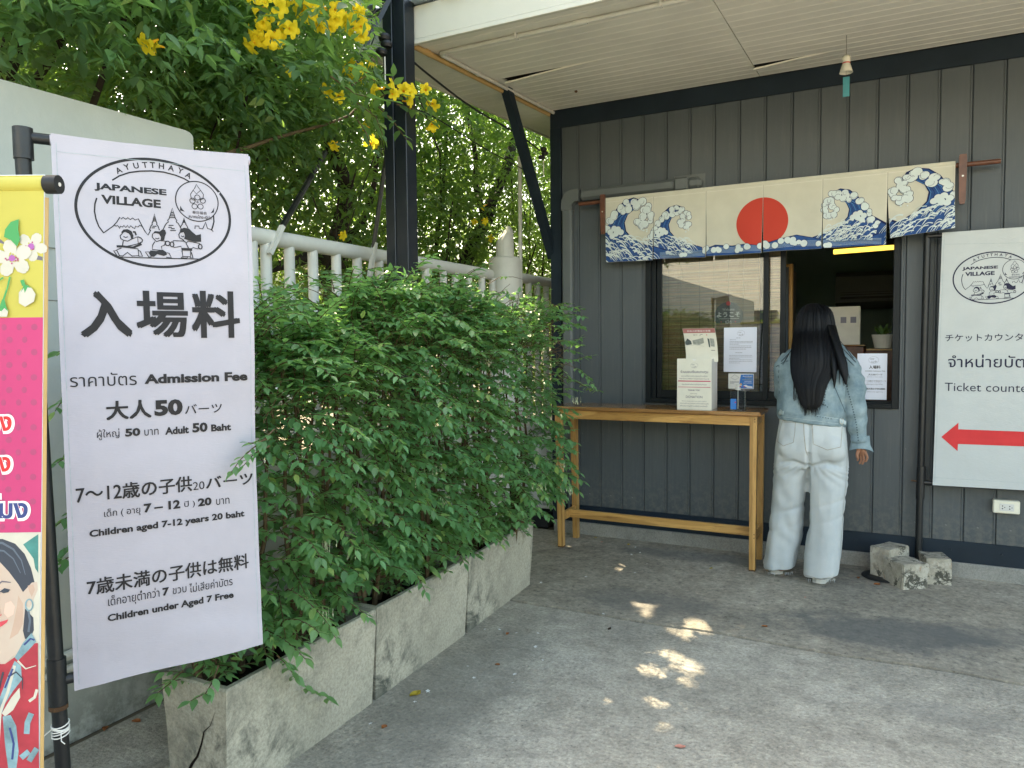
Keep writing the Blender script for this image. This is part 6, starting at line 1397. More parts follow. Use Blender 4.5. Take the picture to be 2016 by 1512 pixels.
# spray that hangs in front of the steel post
t1b = []
out = ([], [], [], []); tw = MB()
for pth in ([(650, 150), (700, 185), (745, 195), (775, 200)], [(745, 195), (775, 175), (775, 150)], [(760, 200), (800, 185), (835, 190), (850, 215)], [(745, 210), (775, 240), (800, 275)], [(700, 200), (740, 230), (755, 270)], [(780, 205), (815, 215), (850, 240)], [(690, 170), (720, 150), (750, 165)], [(700, 230), (720, 260), (735, 300)]):
    q = [onX(x, y, -2.015+.02*i) for i, (x, y) in enumerate(pth)]; q[0] = onX(*pth[0], -2.06); tw.tube(q, .0035, 5, r1=.0015); twig_leaves(q, out, .062, .026, rnd)
P_, D_, N_, Z_ = (np.array([tuple(v) if hasattr(v, 'x') else v for v in q], float) for q in out); leaf_objs(leafT, P_, D_, N_, Z_, t1); tw.build('twigs', M['stem'], t1)
flowers(t1, [(757, 180, -2.0, 2), (770, 186, -2.0, 1), (797, 190, -2.0, 2), (808, 198, -2.0, 1), (837, 178, -2.0, 1), (852, 205, -2.0, 1), (851, 245, -2.0, 1), (727, 283, -2.1, 1)], .05)
t2 = empty('tree', (-3.3, 4.3, 0), label='fine leaved tree with a thick crooked trunk behind the fence, left of the steel post', cat='tree')
limb(t2, [(-3.3, 4.3, 0), (-3.2, 4.1, .9), px_of(655, 590, -3.1), px_of(665, 480, -3.1), px_of(690, 380, -3.15), px_of(640, 250, -3.2)], .09, .04, 'trunk'); limb(t2, [px_of(660, 520, -3.1), px_of(600, 505, -3.0), px_of(530, 530, -2.95)], .045, .025); limb(t2, [px_of(665, 500, -3.1), px_of(720, 440, -3.1), px_of(745, 300, -3.1)], .03, .015); limb(t2, [px_of(600, 540, -3.0), px_of(680, 575, -3.0)], .014, .010); limb(t2, [px_of(540, 420, -3.1), px_of(600, 330, -3.1), px_of(625, 250, -3.2)], .02, .01)
crown(t2, [(-3.9, -2.6, 2.0, 5.2, 1.9, 4.6, 4), (-3.6, -2.7, 2.2, 5.2, .9, 2.0, .9), (-5.4, -3.7, 2.6, 6.5, 1.6, 6.2, 3)], 15000, .058, 22, M['leaf_far'], 0)
flowers(t2, [(676, 463, -2.6, 1), (718, 250, -2.6, 1), (730, 285, -2.6, 1)], .05)
t3 = empty('tree', (-3.4, 6.2, 0), label='fine leaved tree with a slanting trunk seen between the steel post and the office', cat='tree')
limb(t3, [Vector((-3.0, 4.95, 0)), Vector((-3.0, 5.0, 1.2)), px_of(915, 520, -3.0), px_of(955, 430, -3.0), px_of(1000, 330, -3.0), px_of(1030, 230, -3.0)], .075, .035, 'trunk'); limb(t3, [px_of(950, 440, -3), px_of(940, 330, -3.1), px_of(920, 200, -3.1)], .03, .015); limb(t3, [px_of(850, 560, -3.2), px_of(870, 400, -3.2), px_of(880, 250, -3.2)], .02, .012)
crown(t3, [(-3.8, -2.55, 4.6, 9.0, 1.5, 4.8, 4), (-3.4, -2.6, 4.6, 9.0, .7, 1.6, .8), (-5.2, -3.6, 5.5, 11.0, 1.4, 6.0, 3)], 17500, .058, 23, M['leaf_far'], 0)
flowers(t3, [(943, 435, -2.6, 2), (966, 470, -2.6, 1), (955, 405, -2.6, 1)], .05)
t4 = empty('tree', (-5.9, 1.5, 0), label='tall pale green tree standing farther behind the flowering tree', cat='tree')
limb(t4, [(-5.9, 1.5, 0), (-5.8, 1.7, 2), (-5.6, 2.2, 4.6)], .10, .05, 'trunk')
crown(t4, [(-7.2, -4.8, 1.6, 6.5, 1.2, 6.8, 3), (-6.6, -4.6, 5, 12, .8, 6.0, 3)], 6500, .075, 24, M['leaf_far'], 0)
vs_ = MB()
for k in range(70):
    y = rnd.uniform(2.1, 8.5); x = rnd.uniform(-3.3, -2.6); z = rnd.uniform(.9, 2.3); p = Vector((x, y, z)); d = Vector((rnd.uniform(-.3, .3), rnd.uniform(-.4, .4), 1)); vs_.tube([p, p+d*.4+Vector((rnd.uniform(-.1, .1), 0, 0)), p+d*.9], rnd.uniform(.003, .007), 5)
vs_.build('bare_twigs', M['bark'], None, kind='stuff', label='tangle of thin bare twigs behind the white fence', cat='twigs')
# ============================================================ LITTER ON THE GROUND
bme = bpy.data.meshes.new('blossom'); V = []; F = []
for k in range(5):
    a = 2*math.pi*k/5; c, s = math.cos(a), math.sin(a); n = len(V)
    for u, w, z in ((0, 0, .12), (.5, .22, .30), (1, .05, .22), (.95, -.1, .25), (.5, -.22, .34)): V.append((u*c-w*s, u*s+w*c, z))
    F.append((n, n+1, n+2, n+3, n+4))
bme.from_pydata(V, [], F); bme.materials.append(M['whitepetal'])
g8 = lambda x, y: (700+x/2.47, 900+y/2.47)
def gz(p): return .0045 if p.y > 3.29 else .0006
for x, y in ((1121, 587), (1360, 567), (1418, 523), (1342, 478), (1384, 468), (1362, 442), (1205, 767), (630, 838), (700, 840), (783, 856), (888, 858), (876, 924), (910, 989), (547, 1019), (775, 1058), (576, 1075), (765, 1100), (480, 882), (330, 992), (246, 1058), (289, 1192), (352, 1140), (74, 1298), (52, 1208), (902, 615)):
    p = onz(*g8(x, y)); o = bpy.data.objects.new('fallen_blossom', bme); COL.objects.link(o); o.location = (p.x, p.y, gz(p)); s = rnd.uniform(.006, .010); o.scale = (s, s, s); o.rotation_euler = (rnd.uniform(-.3, .3), rnd.uniform(-.3, .3), rnd.uniform(0, 6))
    tag(o, 'tiny white blossom lying fallen on the grey concrete', 'blossom', 'fallen white blossoms on the concrete')
def dry(px, mt, L, lab, curl=.35, rz=None):
    p = onz(*px); V = []; F = []; n = 7; W_ = .32
    for i in range(n+1):
        t = i/n; w = W_*math.sin(math.pi*min(1, t*.97+.02))**.8
        for j in (-1, -.5, 0, .5, 1): V.append(((t-.5)*L, j*w*L, L*(curl*j*j*(.6+.5*t)+.06*math.sin(t*6)+.12*t*t)*.5+.0008))
    for i in range(n):
        for j in range(4): k = i*5+j; F.append((k, k+1, k+6, k+5))
    me = bpy.data.meshes.new('fallen_leaf'); me.from_pydata(V, [], F); me.materials.append(mt); me.shade_smooth(); o = link(bpy.data.objects.new('fallen_leaf', me)); o.location = (p.x, p.y, gz(p)); o.rotation_euler = (0, 0, rnd.uniform(0, 6) if rz is None else rz); tag(o, lab, 'leaf')
dry(g8(290, 1160), M['yellowleaf'], .042, 'curled yellow green leaf on the forecourt near the planters', .6, .9); dry(g8(740, 862), M['dryleaf'], .022, 'small brown leaf among blossoms, near the slab joint', .6); dry(g8(690, 1012), M['dryleaf'], .020, 'small reddish brown leaf in the middle of the rough slab', .5)
dry(g8(140, 1318), M['dryleaf'], .022, 'small dark red leaf with a stalk at the bottom left of the forecourt', .9); dry(g8(1578, 1412), M['pinkleaf'], .034, 'pale pink leaf at the bottom of the forecourt', .2, .3); dry((1505, 1236), M['dryleaf'], .026, 'brown leaf on the forecourt below the woman', .4, .2)
dry((1200, 1240), M['bark'], .018, 'small black curled leaf beside the slab joint', .9); dry((1172, 1060), M['yellowleaf'], .022, 'yellow leaf under the bar table by the foundation', .3); dry((1238, 1074), M['yellowleaf'], .024, 'ochre leaf under the middle of the bar table', .5); dry((1185, 1069), M['pinkleaf'], .020, 'pale leaf under the bar table near its left legs', .3)
dry((1690, 1140), M['dryleaf'], .026, 'brown leaf touching the black rubber disc', .5); dry((1726, 1153), M['dryleaf'], .030, 'orange brown leaf lying on the edge of the rubber disc', .5, .1); dry((1704, 1130), M['pinkleaf'], .020, 'pale leaf lying on the rubber disc', .3); dry((1400, 1121), M['yellowleaf'], .026, 'thin pale yellow leaf in front of the table leg', .2); dry((1585, 1178), M['pinkleaf'], .016, 'tiny pale leaf on the pavement in front of the right shoe', .2)
dry((268, 1422), M['dryleaf'], .032, 'brown leaf on the ground behind the near planter', .5); dry((207, 1437), M['dryleaf'], .030, 'dark brown leaf on the ground beside the banner stand', .6)
# ============================================================ PERSON
def ev_mesh(o):
    dg = bpy.context.evaluated_depsgraph_get(); dg.update(); me = bpy.data.meshes.new_from_object(o.evaluated_get(dg)); return me
def remesh(mb, vox, sm=6, name='x', disp=None, mt=None, parent=None, factor=.5, sub=0):
    me = bpy.data.meshes.new('tmp'); me.from_pydata([tuple(v) for v in mb.v], [], mb.f); bm = bmesh.new(); bm.from_mesh(me); bmesh.ops.recalc_face_normals(bm, faces=bm.faces[:]); bm.to_mesh(me); bm.free()
    o = bpy.data.objects.new('tmp', me); COL.objects.link(o); r = o.modifiers.new('r', 'REMESH'); r.mode = 'VOXEL'; r.voxel_size = vox
    s = o.modifiers.new('s', 'SMOOTH'); s.factor = factor; s.iterations = sm
    m2 = ev_mesh(o); bpy.data.objects.remove(o)
    bm = bmesh.new(); bm.from_mesh(m2); bm.normal_update()
    if disp:
        for v in bm.verts: v.co = v.co + v.normal*disp(v.co, v.normal)
        bm.normal_update()
        for _ in range(1): bmesh.ops.smooth_vert(bm, verts=bm.verts[:], factor=.35, use_axis_x=True, use_axis_y=True, use_axis_z=True)
    bv = BVHTree.FromBMesh(bm)
    Mi = world(parent).inverted() if parent else Matrix.Identity(4)
    for v in bm.verts: v.co = Mi @ v.co
    m2.name = name; bm.to_mesh(m2); bm.free(); m2.materials.clear(); m2.materials.append(mt); m2.shade_smooth()
    return link(bpy.data.objects.new(name, m2), parent), bv
pe = empty('person', (-.42, 4.26, .004), label='long haired woman in pale denim jacket and wide jeans, standing at the serving window', cat='person')
def el(xa, xb, py, Yc, ry, n=24, rot=0.0, yb=None, sq=2.3):
    a = onY(xa, py, Yc); b = onY(xb, (yb if yb is not None else py), Yc); c = (a+b)/2; rx = (b-a).length/2; tilt = (b-a).normalized(); R = []
    for k in range(n):
        t = 2*math.pi*k/n; cs, sn = math.cos(t), math.sin(t); cs = math.copysign(abs(cs)**(2/sq), cs); sn = math.copysign(abs(sn)**(2/sq), sn)
        R.append(c+tilt*rx*cs+Vector((0, 1, 0))*ry*sn)
    return R
jn = MB()
jn.loft([el(1533, 1666, 812, 4.255, .098), el(1534, 1667, 830, 4.250, .105), el(1529, 1669, 858, 4.245, .118), el(1526, 1670, 885, 4.245, .122), el(1526, 1669, 905, 4.25, .115), el(1530, 1664, 918, 4.255, .095)])
jn.loft([el(1527, 1600, 880, 4.255, .10), el(1524, 1597, 910, 4.26, .108), el(1523, 1590, 950, 4.275, .098), el(1521, 1585, 1000, 4.285, .088), el(1514, 1579, 1050, 4.285, .086), el(1508, 1572, 1084, 4.285, .088), el(1503, 1567, 1116, 4.285, .092)])
jn.loft([el(1590, 1669, 885, 4.25, .10), el(1589, 1669, 915, 4.25, .108), el(1591, 1668, 950, 4.24, .100), el(1590, 1663, 1000, 4.235, .092), el(1586, 1659, 1050, 4.235, .088), el(1583, 1656, 1094, 4.23, .088), el(1583, 1651, 1131, 4.225, .092)])
def ball(mb, c, rx, ry, rz, n=16):
    c = Vector(c); mb.loft([[c+Vector((rx*math.sin(p)*math.cos(2*math.pi*k/n), ry*math.sin(p)*math.sin(2*math.pi*k/n), rz*math.cos(p))) for k in range(n)] for p in [max(.02, min(3.12, math.pi*i/10)) for i in range(11)]])
cb1 = onY(1562, 880, 4.19); ball(jn, cb1, .082, .062, .085); cb2 = onY(1630, 884, 4.18); ball(jn, cb2, .088, .064, .088)
KN = onY(1550, 1010, 4.2).z
def jd(p, n):
    f = noise.noise((p.x*9, p.y*9, p.z*4.0))*.006
    f += .0022*math.sin(p.z*44+p.x*46+noise.noise(p*6)*5)*max(0, noise.noise((p.x*4+7, p.y*3, p.z*3.5)))*1.6
    f += .004*noise.noise((p.x*26, p.y*26, p.z*9))
    for cc, sg in ((cb1, 1), (cb2, 1)):     # crease under each buttock
        dz = p.z-(cc.z-.072-.25*abs(p.x-cc.x)); 
        if p.y < cc.y+.02: f -= .013*math.exp(-(dz/.011)**2)*math.exp(-((p.x-cc.x)/.075)**2); f += .006*math.exp(-((dz+.03)/.02)**2)*math.exp(-((p.x-cc.x)/.08)**2)
    xm = (cb1.x+cb2.x)/2-.004
    if p.z < cc.z-.02: f -= .018*math.exp(-((p.x-xm+.012*max(0, cc.z-.1-p.z)/.3)/.0075)**2)*max(0, 1-max(0, cc.z-.42-p.z)/.1)
    if p.y < 4.24 and p.z > cc.z-.07: f -= .010*math.exp(-((p.x-xm)/.009)**2)
    f += .007*noise.noise((p.x*19, p.y*19, p.z*2.4+3))*min(1, max(0, (.72-p.z)/.3))
    zz_ = cc.z-.09-p.z
    if 0 < zz_ < .30:        # fans of folds running down and out from the crotch
        a_ = (p.x-xm)/(zz_+.05); f += .003*math.sin(a_*13+noise.noise(p*5)*3)*math.exp(-zz_/.14)
    for q, zz, am in ((-1, KN, .008), (-1, KN-.09, .006), (1, KN+.06, .006), (1, KN-.03, .006)):
        sl_ = zz+.35*(p.x-(-.5 if q < 0 else -.3)); f -= am*math.exp(-((p.z-sl_)/.014)**2)*(1 if (p.x < xm) == (q < 0) else 0)*max(0, .6+noise.noise((p.x*10, p.z*5, q)))
    return f
jeans, jbv = remesh(jn, .0065, 7, 'jeans', jd, M['jeans'], pe)
jk = MB()
jk.loft([el(1590, 1640, 664, 4.345, .045), el(1575, 1652, 674, 4.335, .062), el(1556, 1670, 686, 4.325, .088), el(1541, 1680, 702, 4.315, .108), el(1532, 1682, 728, 4.30, .122), el(1530, 1678, 760, 4.285, .126), el(1531, 1670, 790, 4.27, .122), el(1532, 1668, 812, 4.26, .116), el(1535, 1667, 824, 4.255, .108)])
def arm(mb, pts, n=18):
    """pts: (px, py, Y, r)"""
    P = [onY(x, y, Y) for x, y, Y, r in pts]; mb.tube(P, [q[3] for q in pts], n)
arm(jk, [(1655, 700, 4.31, .058), (1668, 718, 4.295, .066), (1676, 750, 4.27, .065), (1681, 790, 4.25, .060), (1686, 830, 4.245, .052), (1691, 860, 4.245, .045), (1694, 872, 4.245, .043)])
arm(jk, [(1560, 704, 4.31, .060), (1549, 722, 4.30, .064), (1546, 750, 4.31, .060), (1545, 775, 4.34, .056), (1552, 785, 4.40, .050), (1562, 784, 4.48, .044), (1572, 780, 4.55, .040)])
jk.loft([el(1587, 1641, 672, 4.335, .052), el(1590, 1640, 652, 4.345, .050)])
def kd(p, n):
    f = noise.noise((p.x*8, p.y*8, p.z*8+4))*.008+.0035*noise.noise(p*24)
    f += .007*math.sin((p.z+.6*p.x)*60+noise.noise(p*5)*6)*max(0, noise.noise((p.x*5+2, p.y*4, p.z*5)))*1.3
    if p.z < .98: f += .007*max(0, math.exp(-((p.z-.925)/.03)**2))
    if p.x > -.22: f += .0035*math.sin(p.z*75+noise.noise(p*8)*5)
    return f
jacket, kbv = remesh(jk, .0065, 5, 'jacket', kd, M['jacket'], pe)
wb = MB(); wb.loft([el(1532, 1668, 802, 4.258, .119, 40, yb=822), el(1530, 1670, 804, 4.258, .122, 40, yb=824), el(1531, 1669, 821, 4.256, .121, 40, yb=838), el(1533, 1667, 823, 4.256, .117, 40, yb=840)])
wbo, wbv = remesh(wb, .0045, 3, 'waistband', lambda p, n: .0025*noise.noise(p*30)+.001*math.sin(p.z*400), M['jacket'], jacket)
M['denim_b'] = M['denim_light']
def seam(pts, bv, w, mt, name, parent, lift=.0012, closed=False, dash=None):
    """ribbon laid on the garment under the given points of view"""
    Q = []
    for i in range(len(pts)-1):
        a, b = pts[i], pts[i+1]; n = max(2, int(math.hypot(b[0]-a[0], b[1]-a[1])/2.5))
        for t in range(n): Q.append((a[0]+(b[0]-a[0])*t/n, a[1]+(b[1]-a[1])*t/n))
    Q.append(pts[-1]); H_ = []
    for x, y in Q:
        d = ray(x, y).normalized(); h = bv.ray_cast(CAM, d)
        if h[0] is not None: H_.append((h[0], h[1]))
    if len(H_) < 2: return
    b = MB(); n_ = 0
    for i, (p, n) in enumerate(H_):
        t = (H_[min(i+1, len(H_)-1)][0]-H_[max(i-1, 0)][0]).normalized(); s = t.cross(n).normalized()*w/2; b.v += [tuple(p+n*lift+s), tuple(p+n*(lift+.0006)), tuple(p+n*lift-s)]
    for i in range(len(H_)-1):
        if dash and (i//dash) % 2: continue
        k = i*3; b.f += [(k, k+1, k+4, k+3), (k+1, k+2, k+5, k+4)]
    b.build(name, mt, parent)
js = M['jean_seam']
seam([(1541, 828), (1566, 829), (1565, 850), (1562, 871), (1542, 878), (1531, 869), (1536, 846), (1541, 828)], jbv, .0028, js, 'back_pocket_seam', jeans)
seam([(1599, 831), (1658, 838), (1655, 880), (1629, 886), (1601, 874), (1599, 831)], jbv, .0028, js, 'back_pocket_seam', jeans)
seam([(1603, 834), (1654, 841)], jbv, .0018, js, 'pocket_hem', jeans); seam([(1542, 831), (1564, 832)], jbv, .0018, js, 'pocket_hem', jeans)
seam([(1582, 826), (1583, 855), (1586, 885), (1589, 896)], jbv, .0035, js, 'back_seam', jeans)
seam([(1667, 900), (1665, 950), (1660, 1000), (1656, 1060), (1652, 1120)], jbv, .002, js, 'side_seam', jeans)
seam([(1504, 1120), (1530, 1124), (1565, 1120)], jbv, .002, js, 'hem_seam', jeans); seam([(1585, 1132), (1615, 1140), (1649, 1134)], jbv, .002, js, 'hem_seam', jeans)
ds = M['denim_seam']
seam([(1528, 722), (1545, 712), (1560, 709), (1600, 706), (1620, 718), (1634, 725)], kbv, .0055, ds, 'yoke_seam', jacket, dash=2); seam([(1634, 725), (1655, 722), (1666, 706)], kbv, .0055, ds, 'yoke_seam', jacket, dash=2)
seam([(1632, 730), (1630, 750), (1624, 778), (1622, 795), (1630, 802)], kbv, .006, ds, 'back_seam', jacket, dash=1); seam([(1534, 718), (1533, 745), (1535, 775)], kbv, .005, ds, 'back_seam', jacket, dash=2); seam([(1568, 735), (1570, 760), (1575, 790)], kbv, .004, M['denim_light'], 'back_seam', jacket)
seam([(1657, 735), (1668, 765), (1678, 800), (1686, 835), (1690, 868)], kbv, .006, ds, 'sleeve_seam', jacket, dash=1); seam([(1640, 755), (1655, 790), (1664, 812)], kbv, .0045, ds, 'armhole_seam', jacket)
seam([(1537, 808), (1570, 812), (1610, 818), (1660, 826)], wbv, .0022, M['denim_light'], 'band_stitching', wbo); seam([(1537, 820), (1570, 824), (1610, 829), (1660, 836)], wbv, .0022, M['denim_light'], 'band_stitching', wbo); seam([(1608, 820), (1640, 825)], wbv, .004, ds, 'band_patch', wbo, dash=1)
for bx_, by_, sz in ((1656, 829, .016), (1537, 812, .014)):
    d = ray(bx_, by_).normalized(); h = wbv.ray_cast(CAM, d)
    if h[0] is not None:
        p, n = h[0], h[1]; u = Vector((1, 0, -.15)).normalized(); u = (u-n*u.dot(n)).normalized(); v = n.cross(u); MB().tube([p+n*.003+u*sz*.75*math.cos(a)+v*sz*math.sin(a) for a in np.linspace(0, 6.283, 17)], .0022, 6, cap=False).build('buckle', M['metal'], jacket)
        b = MB(); b.loft([[p+n*.0035+u*q+v*w_ for w_ in (-.010, .010)]+[p+n*.0010+u*q+v*w_ for w_ in (.010, -.010)] for q in (-.012, .030)]); b.build('tab', M['denim_light'], jacket)
# open pointed cuff flaring at the wrist
cw = onY(1694, 868, 4.245); cf = MB()
for r_, zz in ((.046, 0), (.048, -.012), (.053, -.03)): pass
rings = []
for i, (rr2, dz) in enumerate(((.043, .03), (.045, .0), (.048, -.02), (.053, -.036))):
    R = []
    for k in range(28):
        a = 2*math.pi*k/28; ext = (.022*max(0, math.cos(a-.1))**3 + .016*max(0, math.cos(a-3.3))**3) if i == 3 else 0
        R.append(cw+Vector((rr2*math.cos(a)+(.012*max(0, math.cos(a))**2 if i == 3 else 0), rr2*.8*math.sin(a), dz-ext)))
    rings.append(R)
cf.loft(rings, cap=False); n0 = len(cf.v); cf.loft([[c_+(cw-c_)*.07 for c_ in R] for R in rings][::-1], cap=False); cf.build('cuff', M['jacket'], jacket, sm=60)
# ---- body: one continuous skinned figure
def body():
    V = []; E = []; Rr = []
    def nd(p, r, par=None):
        V.append(tuple(p)); Rr.append(r); 
        if par is not None: E.append((par, len(V)-1))
        return len(V)-1
    pel = nd(onY(1598, 850, 4.25), .085); sp1 = nd(onY(1600, 790, 4.27), .085, pel); sp2 = nd(onY(1606, 725, 4.305), .09, sp1); nk = nd(onY(1612, 676, 4.345), .036, sp2); hd = nd(onY(1606, 650, 4.375), .060, nk); hd2 = nd(onY(1604, 622, 4.385), .070, hd)
    sh = nd(onY(1664, 706, 4.31), .036, sp2); eb = nd(onY(1681, 795, 4.252), .032, sh); wr_ = nd(onY(1693, 866, 4.245), .021, eb); pm = nd(onY(1695, 880, 4.243), .021, wr_); p2 = nd(onY(1696.5, 886, 4.242), .020, pm)
    fing = [((1704.5, 892), (1708, 901), (1704, 910), 4.232), ((1699.5, 895), (1701.5, 906), (1697, 915), 4.238), ((1694.8, 895), (1696, 906), (1691.5, 914), 4.250), ((1690.2, 892), (1690.5, 901), (1687, 908), 4.262)]
    for a, b, c, Y in fing:
        f0 = nd(onY(*a, Y), .0076, p2); f1 = nd(onY(*b, Y), .0064, f0); nd(onY(*c, Y), .0052, f1)
    th = nd(onY(1690, 886, 4.225), .0098, pm); th1 = nd(onY(1687, 896, 4.220), .0085, th); nd(onY(1689, 904, 4.220), .0066, th1)
    sl_ = nd(onY(1560, 708, 4.31), .036, sp2); e2 = nd(onY(1550, 768, 4.34), .032, sl_); w2 = nd(onY(1572, 779, 4.54), .020, e2); q2 = nd(onY(1576, 779, 4.57), .020, w2)
    for k, (dx, dz) in enumerate(((-.020, 0), (-.007, .004), (.007, .004), (.020, 0))):
        b0 = Vector(V[q2]); f0 = nd(b0+Vector((dx, .035, dz)), .0088, q2); f1 = nd(b0+Vector((dx*1.2, .060, dz-.006)), .0078, f0); nd(b0+Vector((dx*1.2, .075, dz-.018)), .0062, f1)
    t0_ = nd(Vector(V[w2])+Vector((.024, .022, 0)), .0095, w2); nd(Vector(V[w2])+Vector((.034, .045, -.004)), .0075, t0_)
    for hx, kx, ax, Y0, Y1 in ((1565, 1556, 1536, 4.26, 4.285), (1630, 1626, 1618, 4.25, 4.235)):
        h_ = nd(onY(hx, 880, Y0), .066, pel); k_ = nd(onY(kx, 1010, Y0+.01), .046, h_); a_ = nd(onY(ax, 1118 if hx < 1600 else 1134, Y1), .030, k_); gz_ = Vector(V[a_]); hh = nd((gz_.x, gz_.y-.01, .040), .028, a_); nd((gz_.x-(.015 if hx < 1600 else -.01), gz_.y+.10, .030), .024, hh)
    me = bpy.data.meshes.new('body'); me.from_pydata(V, E, []); o = bpy.data.objects.new('b', me); COL.objects.link(o); m = o.modifiers.new('k', 'SKIN'); m.use_smooth_shade = True; m.branch_smoothing = .3
    for i, r in enumerate(Rr): o.data.skin_vertices[0].data[i].radius = (r, r)
    o.data.skin_vertices[0].data[0].use_root = True
    s = o.modifiers.new('s', 'SUBSURF'); s.levels = 2; s.render_levels = 2
    m2 = ev_mesh(o); bpy.data.objects.remove(o); Mi = world(pe).inverted(); m2.transform(Mi); m2.materials.clear(); m2.materials.append(M['skin']); m2.shade_smooth(); m2.name = 'body'; return link(bpy.data.objects.new('body', m2), pe)
body()
hc = onY(1604, 640, 4.40)  # face details (turned to the window)
fc = MB(); ball(fc, hc+Vector((0, .03, -.005)), .062, .062, .085); fc.tube([hc+Vector((0, .085, .0)), hc+Vector((0, .108, -.018))], .009, 8, r1=.012)
ball(fc, hc+Vector((-.066, .0, -.005)), .008, .016, .024, 10); ball(fc, hc+Vector((.066, .0, -.005)), .008, .016, .024, 10); fc.tube([hc+Vector((-.02, .086, -.042)), hc+Vector((0, .093, -.043)), hc+Vector((.02, .086, -.042))], .005, 6)
fc.build('face', M['skin'], pe, sm=60)
for sx in (-.024, .024): ey = MB(); ball(ey, hc+Vector((sx, .084, .010)), .010, .008, .007, 10); ey.build('eye', M['hair'], pe)
# ---- hair
hr_ = [(597, 1598, 1608, 4.385, .012), (600, 1588, 1620, 4.380, .045), (606, 1580, 1630, 4.375, .070), (616, 1573, 1638, 4.370, .092), (632, 1568, 1642, 4.365, .104), (652, 1564, 1645, 4.355, .105), (675, 1561, 1649, 4.300, .105), (700, 1558, 1653, 4.240, .075), (725, 1558, 1650, 4.205, .052), (745, 1561, 1634, 4.180, .042), (765, 1568, 1624, 4.160, .036), (782, 1573, 1620, 4.150, .030), (796, 1578, 1615, 4.140, .024), (806, 1586, 1606, 4.134, .014)]
hr = []
for i in range(len(hr_)-1):
    p0, p1, p2, p3 = hr_[max(0, i-1)], hr_[i], hr_[i+1], hr_[min(len(hr_)-1, i+2)]
    for q in range(4):
        t = q/4; hr.append(tuple(.5*((2*b)+(c-a)*t+(2*a-5*b+4*c-d)*t*t+(3*b-a-3*c+d)*t**3) for a, b, c, d in zip(p0, p1, p2, p3)))
hr.append(hr_[-1]); rings = []
for j, (py, xa, xb, Yc, ry) in enumerate(hr):
    R = el(xa, xb, py, Yc, ry, 96, sq=2.0); c = sum((Vector(q) for q in R), Vector())/96
    rings.append([c+(q-c)*(1+(.014+.0007*j)*(math.sin(k*1.31+.015*j)*.5+.5*math.sin(k*.57+1.3+.008*j))+.03*noise.noise((k*.21, j*.06, 1))) for k, q in enumerate(R)])
MB().loft(rings).build('hair', M['hair'], pe, sm=70)
hairo = [o for o in pe.children if o.name.startswith('hair')][0]
lk = [(640, 1622, 1645, 4.33, .05), (665, 1632, 1652, 4.27, .05), (690, 1640, 1660, 4.215, .035), (715, 1648, 1668, 4.175, .022), (735, 1654, 1670, 4.160, .016), (748, 1660, 1668, 4.152, .010), (757, 1664, 1667, 4.150, .005)]
rings = [[q for q in el(xa, xb, py, Yc, ry, 32, sq=2.0)] for py, xa, xb, Yc, ry in lk]
rings = [[c_+(Vector(((math.sin(k*1.9)*.0015), math.cos(k*2.3)*.0015, 0))) for k, c_ in enumerate(R)] for R in rings]
MB().loft(rings).build('hair_lock', M['hair'], hairo, sm=70)
lk2 = [(690, 1632, 1645, 4.22, .03), (715, 1634, 1648, 4.175, .02), (735, 1636, 1648, 4.16, .015), (752, 1640, 1646, 4.155, .009), (762, 1642, 1644, 4.152, .004)]
MB().loft([el(xa, xb, py, Yc, ry, 20, sq=2.0) for py, xa, xb, Yc, ry in lk2]).build('hair_lock', M['hair'], hairo, sm=70)
sd2 = MB(); r = random.Random(5)
for k in range(420):
    th_ = r.uniform(math.pi*1.0, math.pi*2.0) if r.random() < .85 else r.uniform(0, 6.28); j0 = r.randint(3, 30); j1 = min(len(hr)-1, r.randint(38, 54)); P = []; of = r.uniform(.0, .0045); dr = r.uniform(-.25, .25)
    for j in range(j0, j1+1, 2):
        py, xa, xb, Yc, ry = hr[j]; a = onY(xa, py, Yc); b = onY(xb, py, Yc); c = (a+b)/2; rx = (b.x-a.x)/2; t = (j-j0)/max(1, j1-j0); w = th_+dr*t*.4
        P.append(c+Vector(((rx+of)*math.cos(w), (ry+of)*math.sin(w), 0)))
    P.append(P[-1]+Vector((r.uniform(-.006, .006), r.uniform(-.004, .002), -r.uniform(.01, .04))))
    sd2.tube(P, .0011, 3, cap=False, r1=.0004)
for (x0, y0_, x1, y1_) in ((1562, 700, 1563, 790), (1565, 720, 1562, 786), (1560, 690, 1538, 712), (1561, 685, 1541, 718), (1650, 690, 1680, 720), (1652, 680, 1683, 714), (1655, 672, 1678, 706), (1650, 700, 1660, 760), (1657, 700, 1668, 762), (1652, 705, 1651, 757), (1645, 710, 1640, 765), (1568, 760, 1566, 788), (1612, 790, 1622, 798), (1584, 800, 1585, 814), (1597, 800, 1598, 813), (1660, 710, 1672, 745)):
    for q in range(5):
        a = onY(x0+r.uniform(-2, 2), y0_, 4.20); P = []
        for t in np.linspace(0, 1, 9):
            x = x0+(x1-x0)*t+r.uniform(-.3, .3)+q*.5*t; y = y0_+(y1_-y0_)*t; d = ray(x, y).normalized(); h = kbv.ray_cast(CAM, d)
            P.append((h[0]+h[1]*.004) if h[0] is not None else onY(x, y, 4.17))
        sd2.tube(P, .0010, 3, cap=False, r1=.0004)
sd2.build('hair_strands', M['hair'], hairo, kind='stuff')
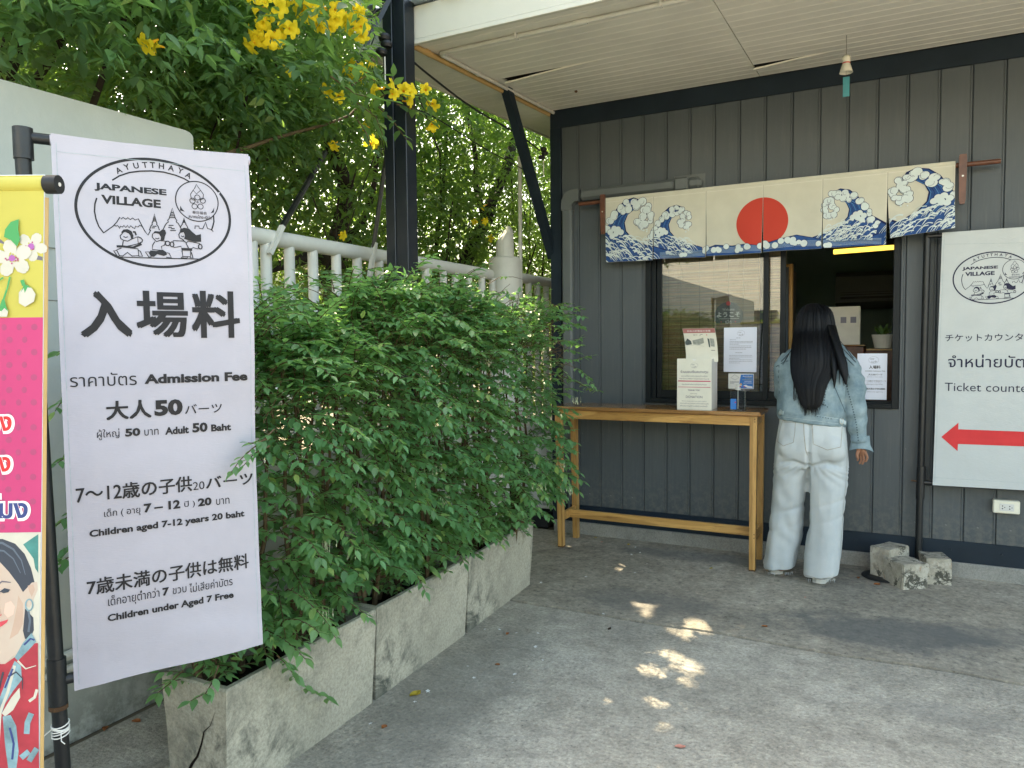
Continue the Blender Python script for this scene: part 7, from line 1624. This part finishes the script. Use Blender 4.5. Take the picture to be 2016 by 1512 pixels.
# ---- shoes and frayed hems
def shoe(x, y, rz, side):
    R_m = Matrix.Translation((x, y, .0045)) @ Matrix.Rotation(rz, 4, 'Z'); b = MB(); so_ = MB()
    def ring(t, w, h, z0):
        return [R_m @ Vector((w*math.cos(a), t, z0+(h*math.sin(a) if math.sin(a) > 0 else 0))) for a in [2*math.pi*k/16 for k in range(16)]]
    b.loft([ring(-.062, .012, .02, .022), ring(-.055, .030, .055, .020), ring(-.03, .036, .068, .020), ring(.01, .038, .070, .020), ring(.06, .041, .055, .020), ring(.11, .044, .040, .020), ring(.15, .040, .030, .020), ring(.178, .022, .018, .020), ring(.185, .006, .008, .020)])
    so_.prism([R_m @ Vector((w, t, 0)) for t, w in ((-.066, -.012), (-.066, .012), (-.055, .032), (0, .038), (.08, .044), (.14, .044), (.175, .028), (.190, 0), (.175, -.028), (.14, -.044), (.08, -.044), (0, -.038), (-.055, -.032))], (0, 0, .022))
    s_ = b.build('shoe', M['gray_sneaker'], pe, sm=60); so_.build('sole', M['white_plastic'], s_)
lf_ = onz(1528, 1131); rf_ = onz(1614, 1149)
shoe(lf_.x-.012, lf_.y+.055, .30, 0); shoe(rf_.x, rf_.y+.05, -.10, 1)
fh = MB()
for (xa, xb, ya, yb2, Yc) in ((1504, 1566, 1124, 1124, 4.195), (1584, 1650, 1138, 1138, 4.135)):
    for k in range(34):
        t = r.random(); x = xa+(xb-xa)*t; p = onY(x, ya+4*math.sin(t*3.14), Yc+.06*(2*t-1)**2); fh.tube([p, p+Vector((r.uniform(-.006, .006), r.uniform(-.003, .003), -r.uniform(.006, .022)))], .0007, 3, r1=.0003)
fh.build('frayed_hem', M['jeans'], jeans)

# low hedge across the forecourt, mirrored in the window
hb_ = empty('hedge_row', (-4, -6.9, 0), label='dark clipped hedge row in front of the pale house across the forecourt', cat='hedge')
n_ = 9000; g_ = np.random.RandomState(3); P_ = np.stack([g_.uniform(-11, 3, n_), g_.uniform(-7.4, -6.4, n_), g_.uniform(.05, 1.75, n_)+.15*np.sin(g_.uniform(0, 6, n_))], 1); D_ = g_.normal(0, 1, (n_, 3)); N_ = g_.normal(0, .5, (n_, 3))+np.array([0, 0, 1.])
leaves_mesh('foliage', P_, D_, N_, g_.uniform(.10, .2, n_), M['leaf_far'], hb_, kind='stuff')
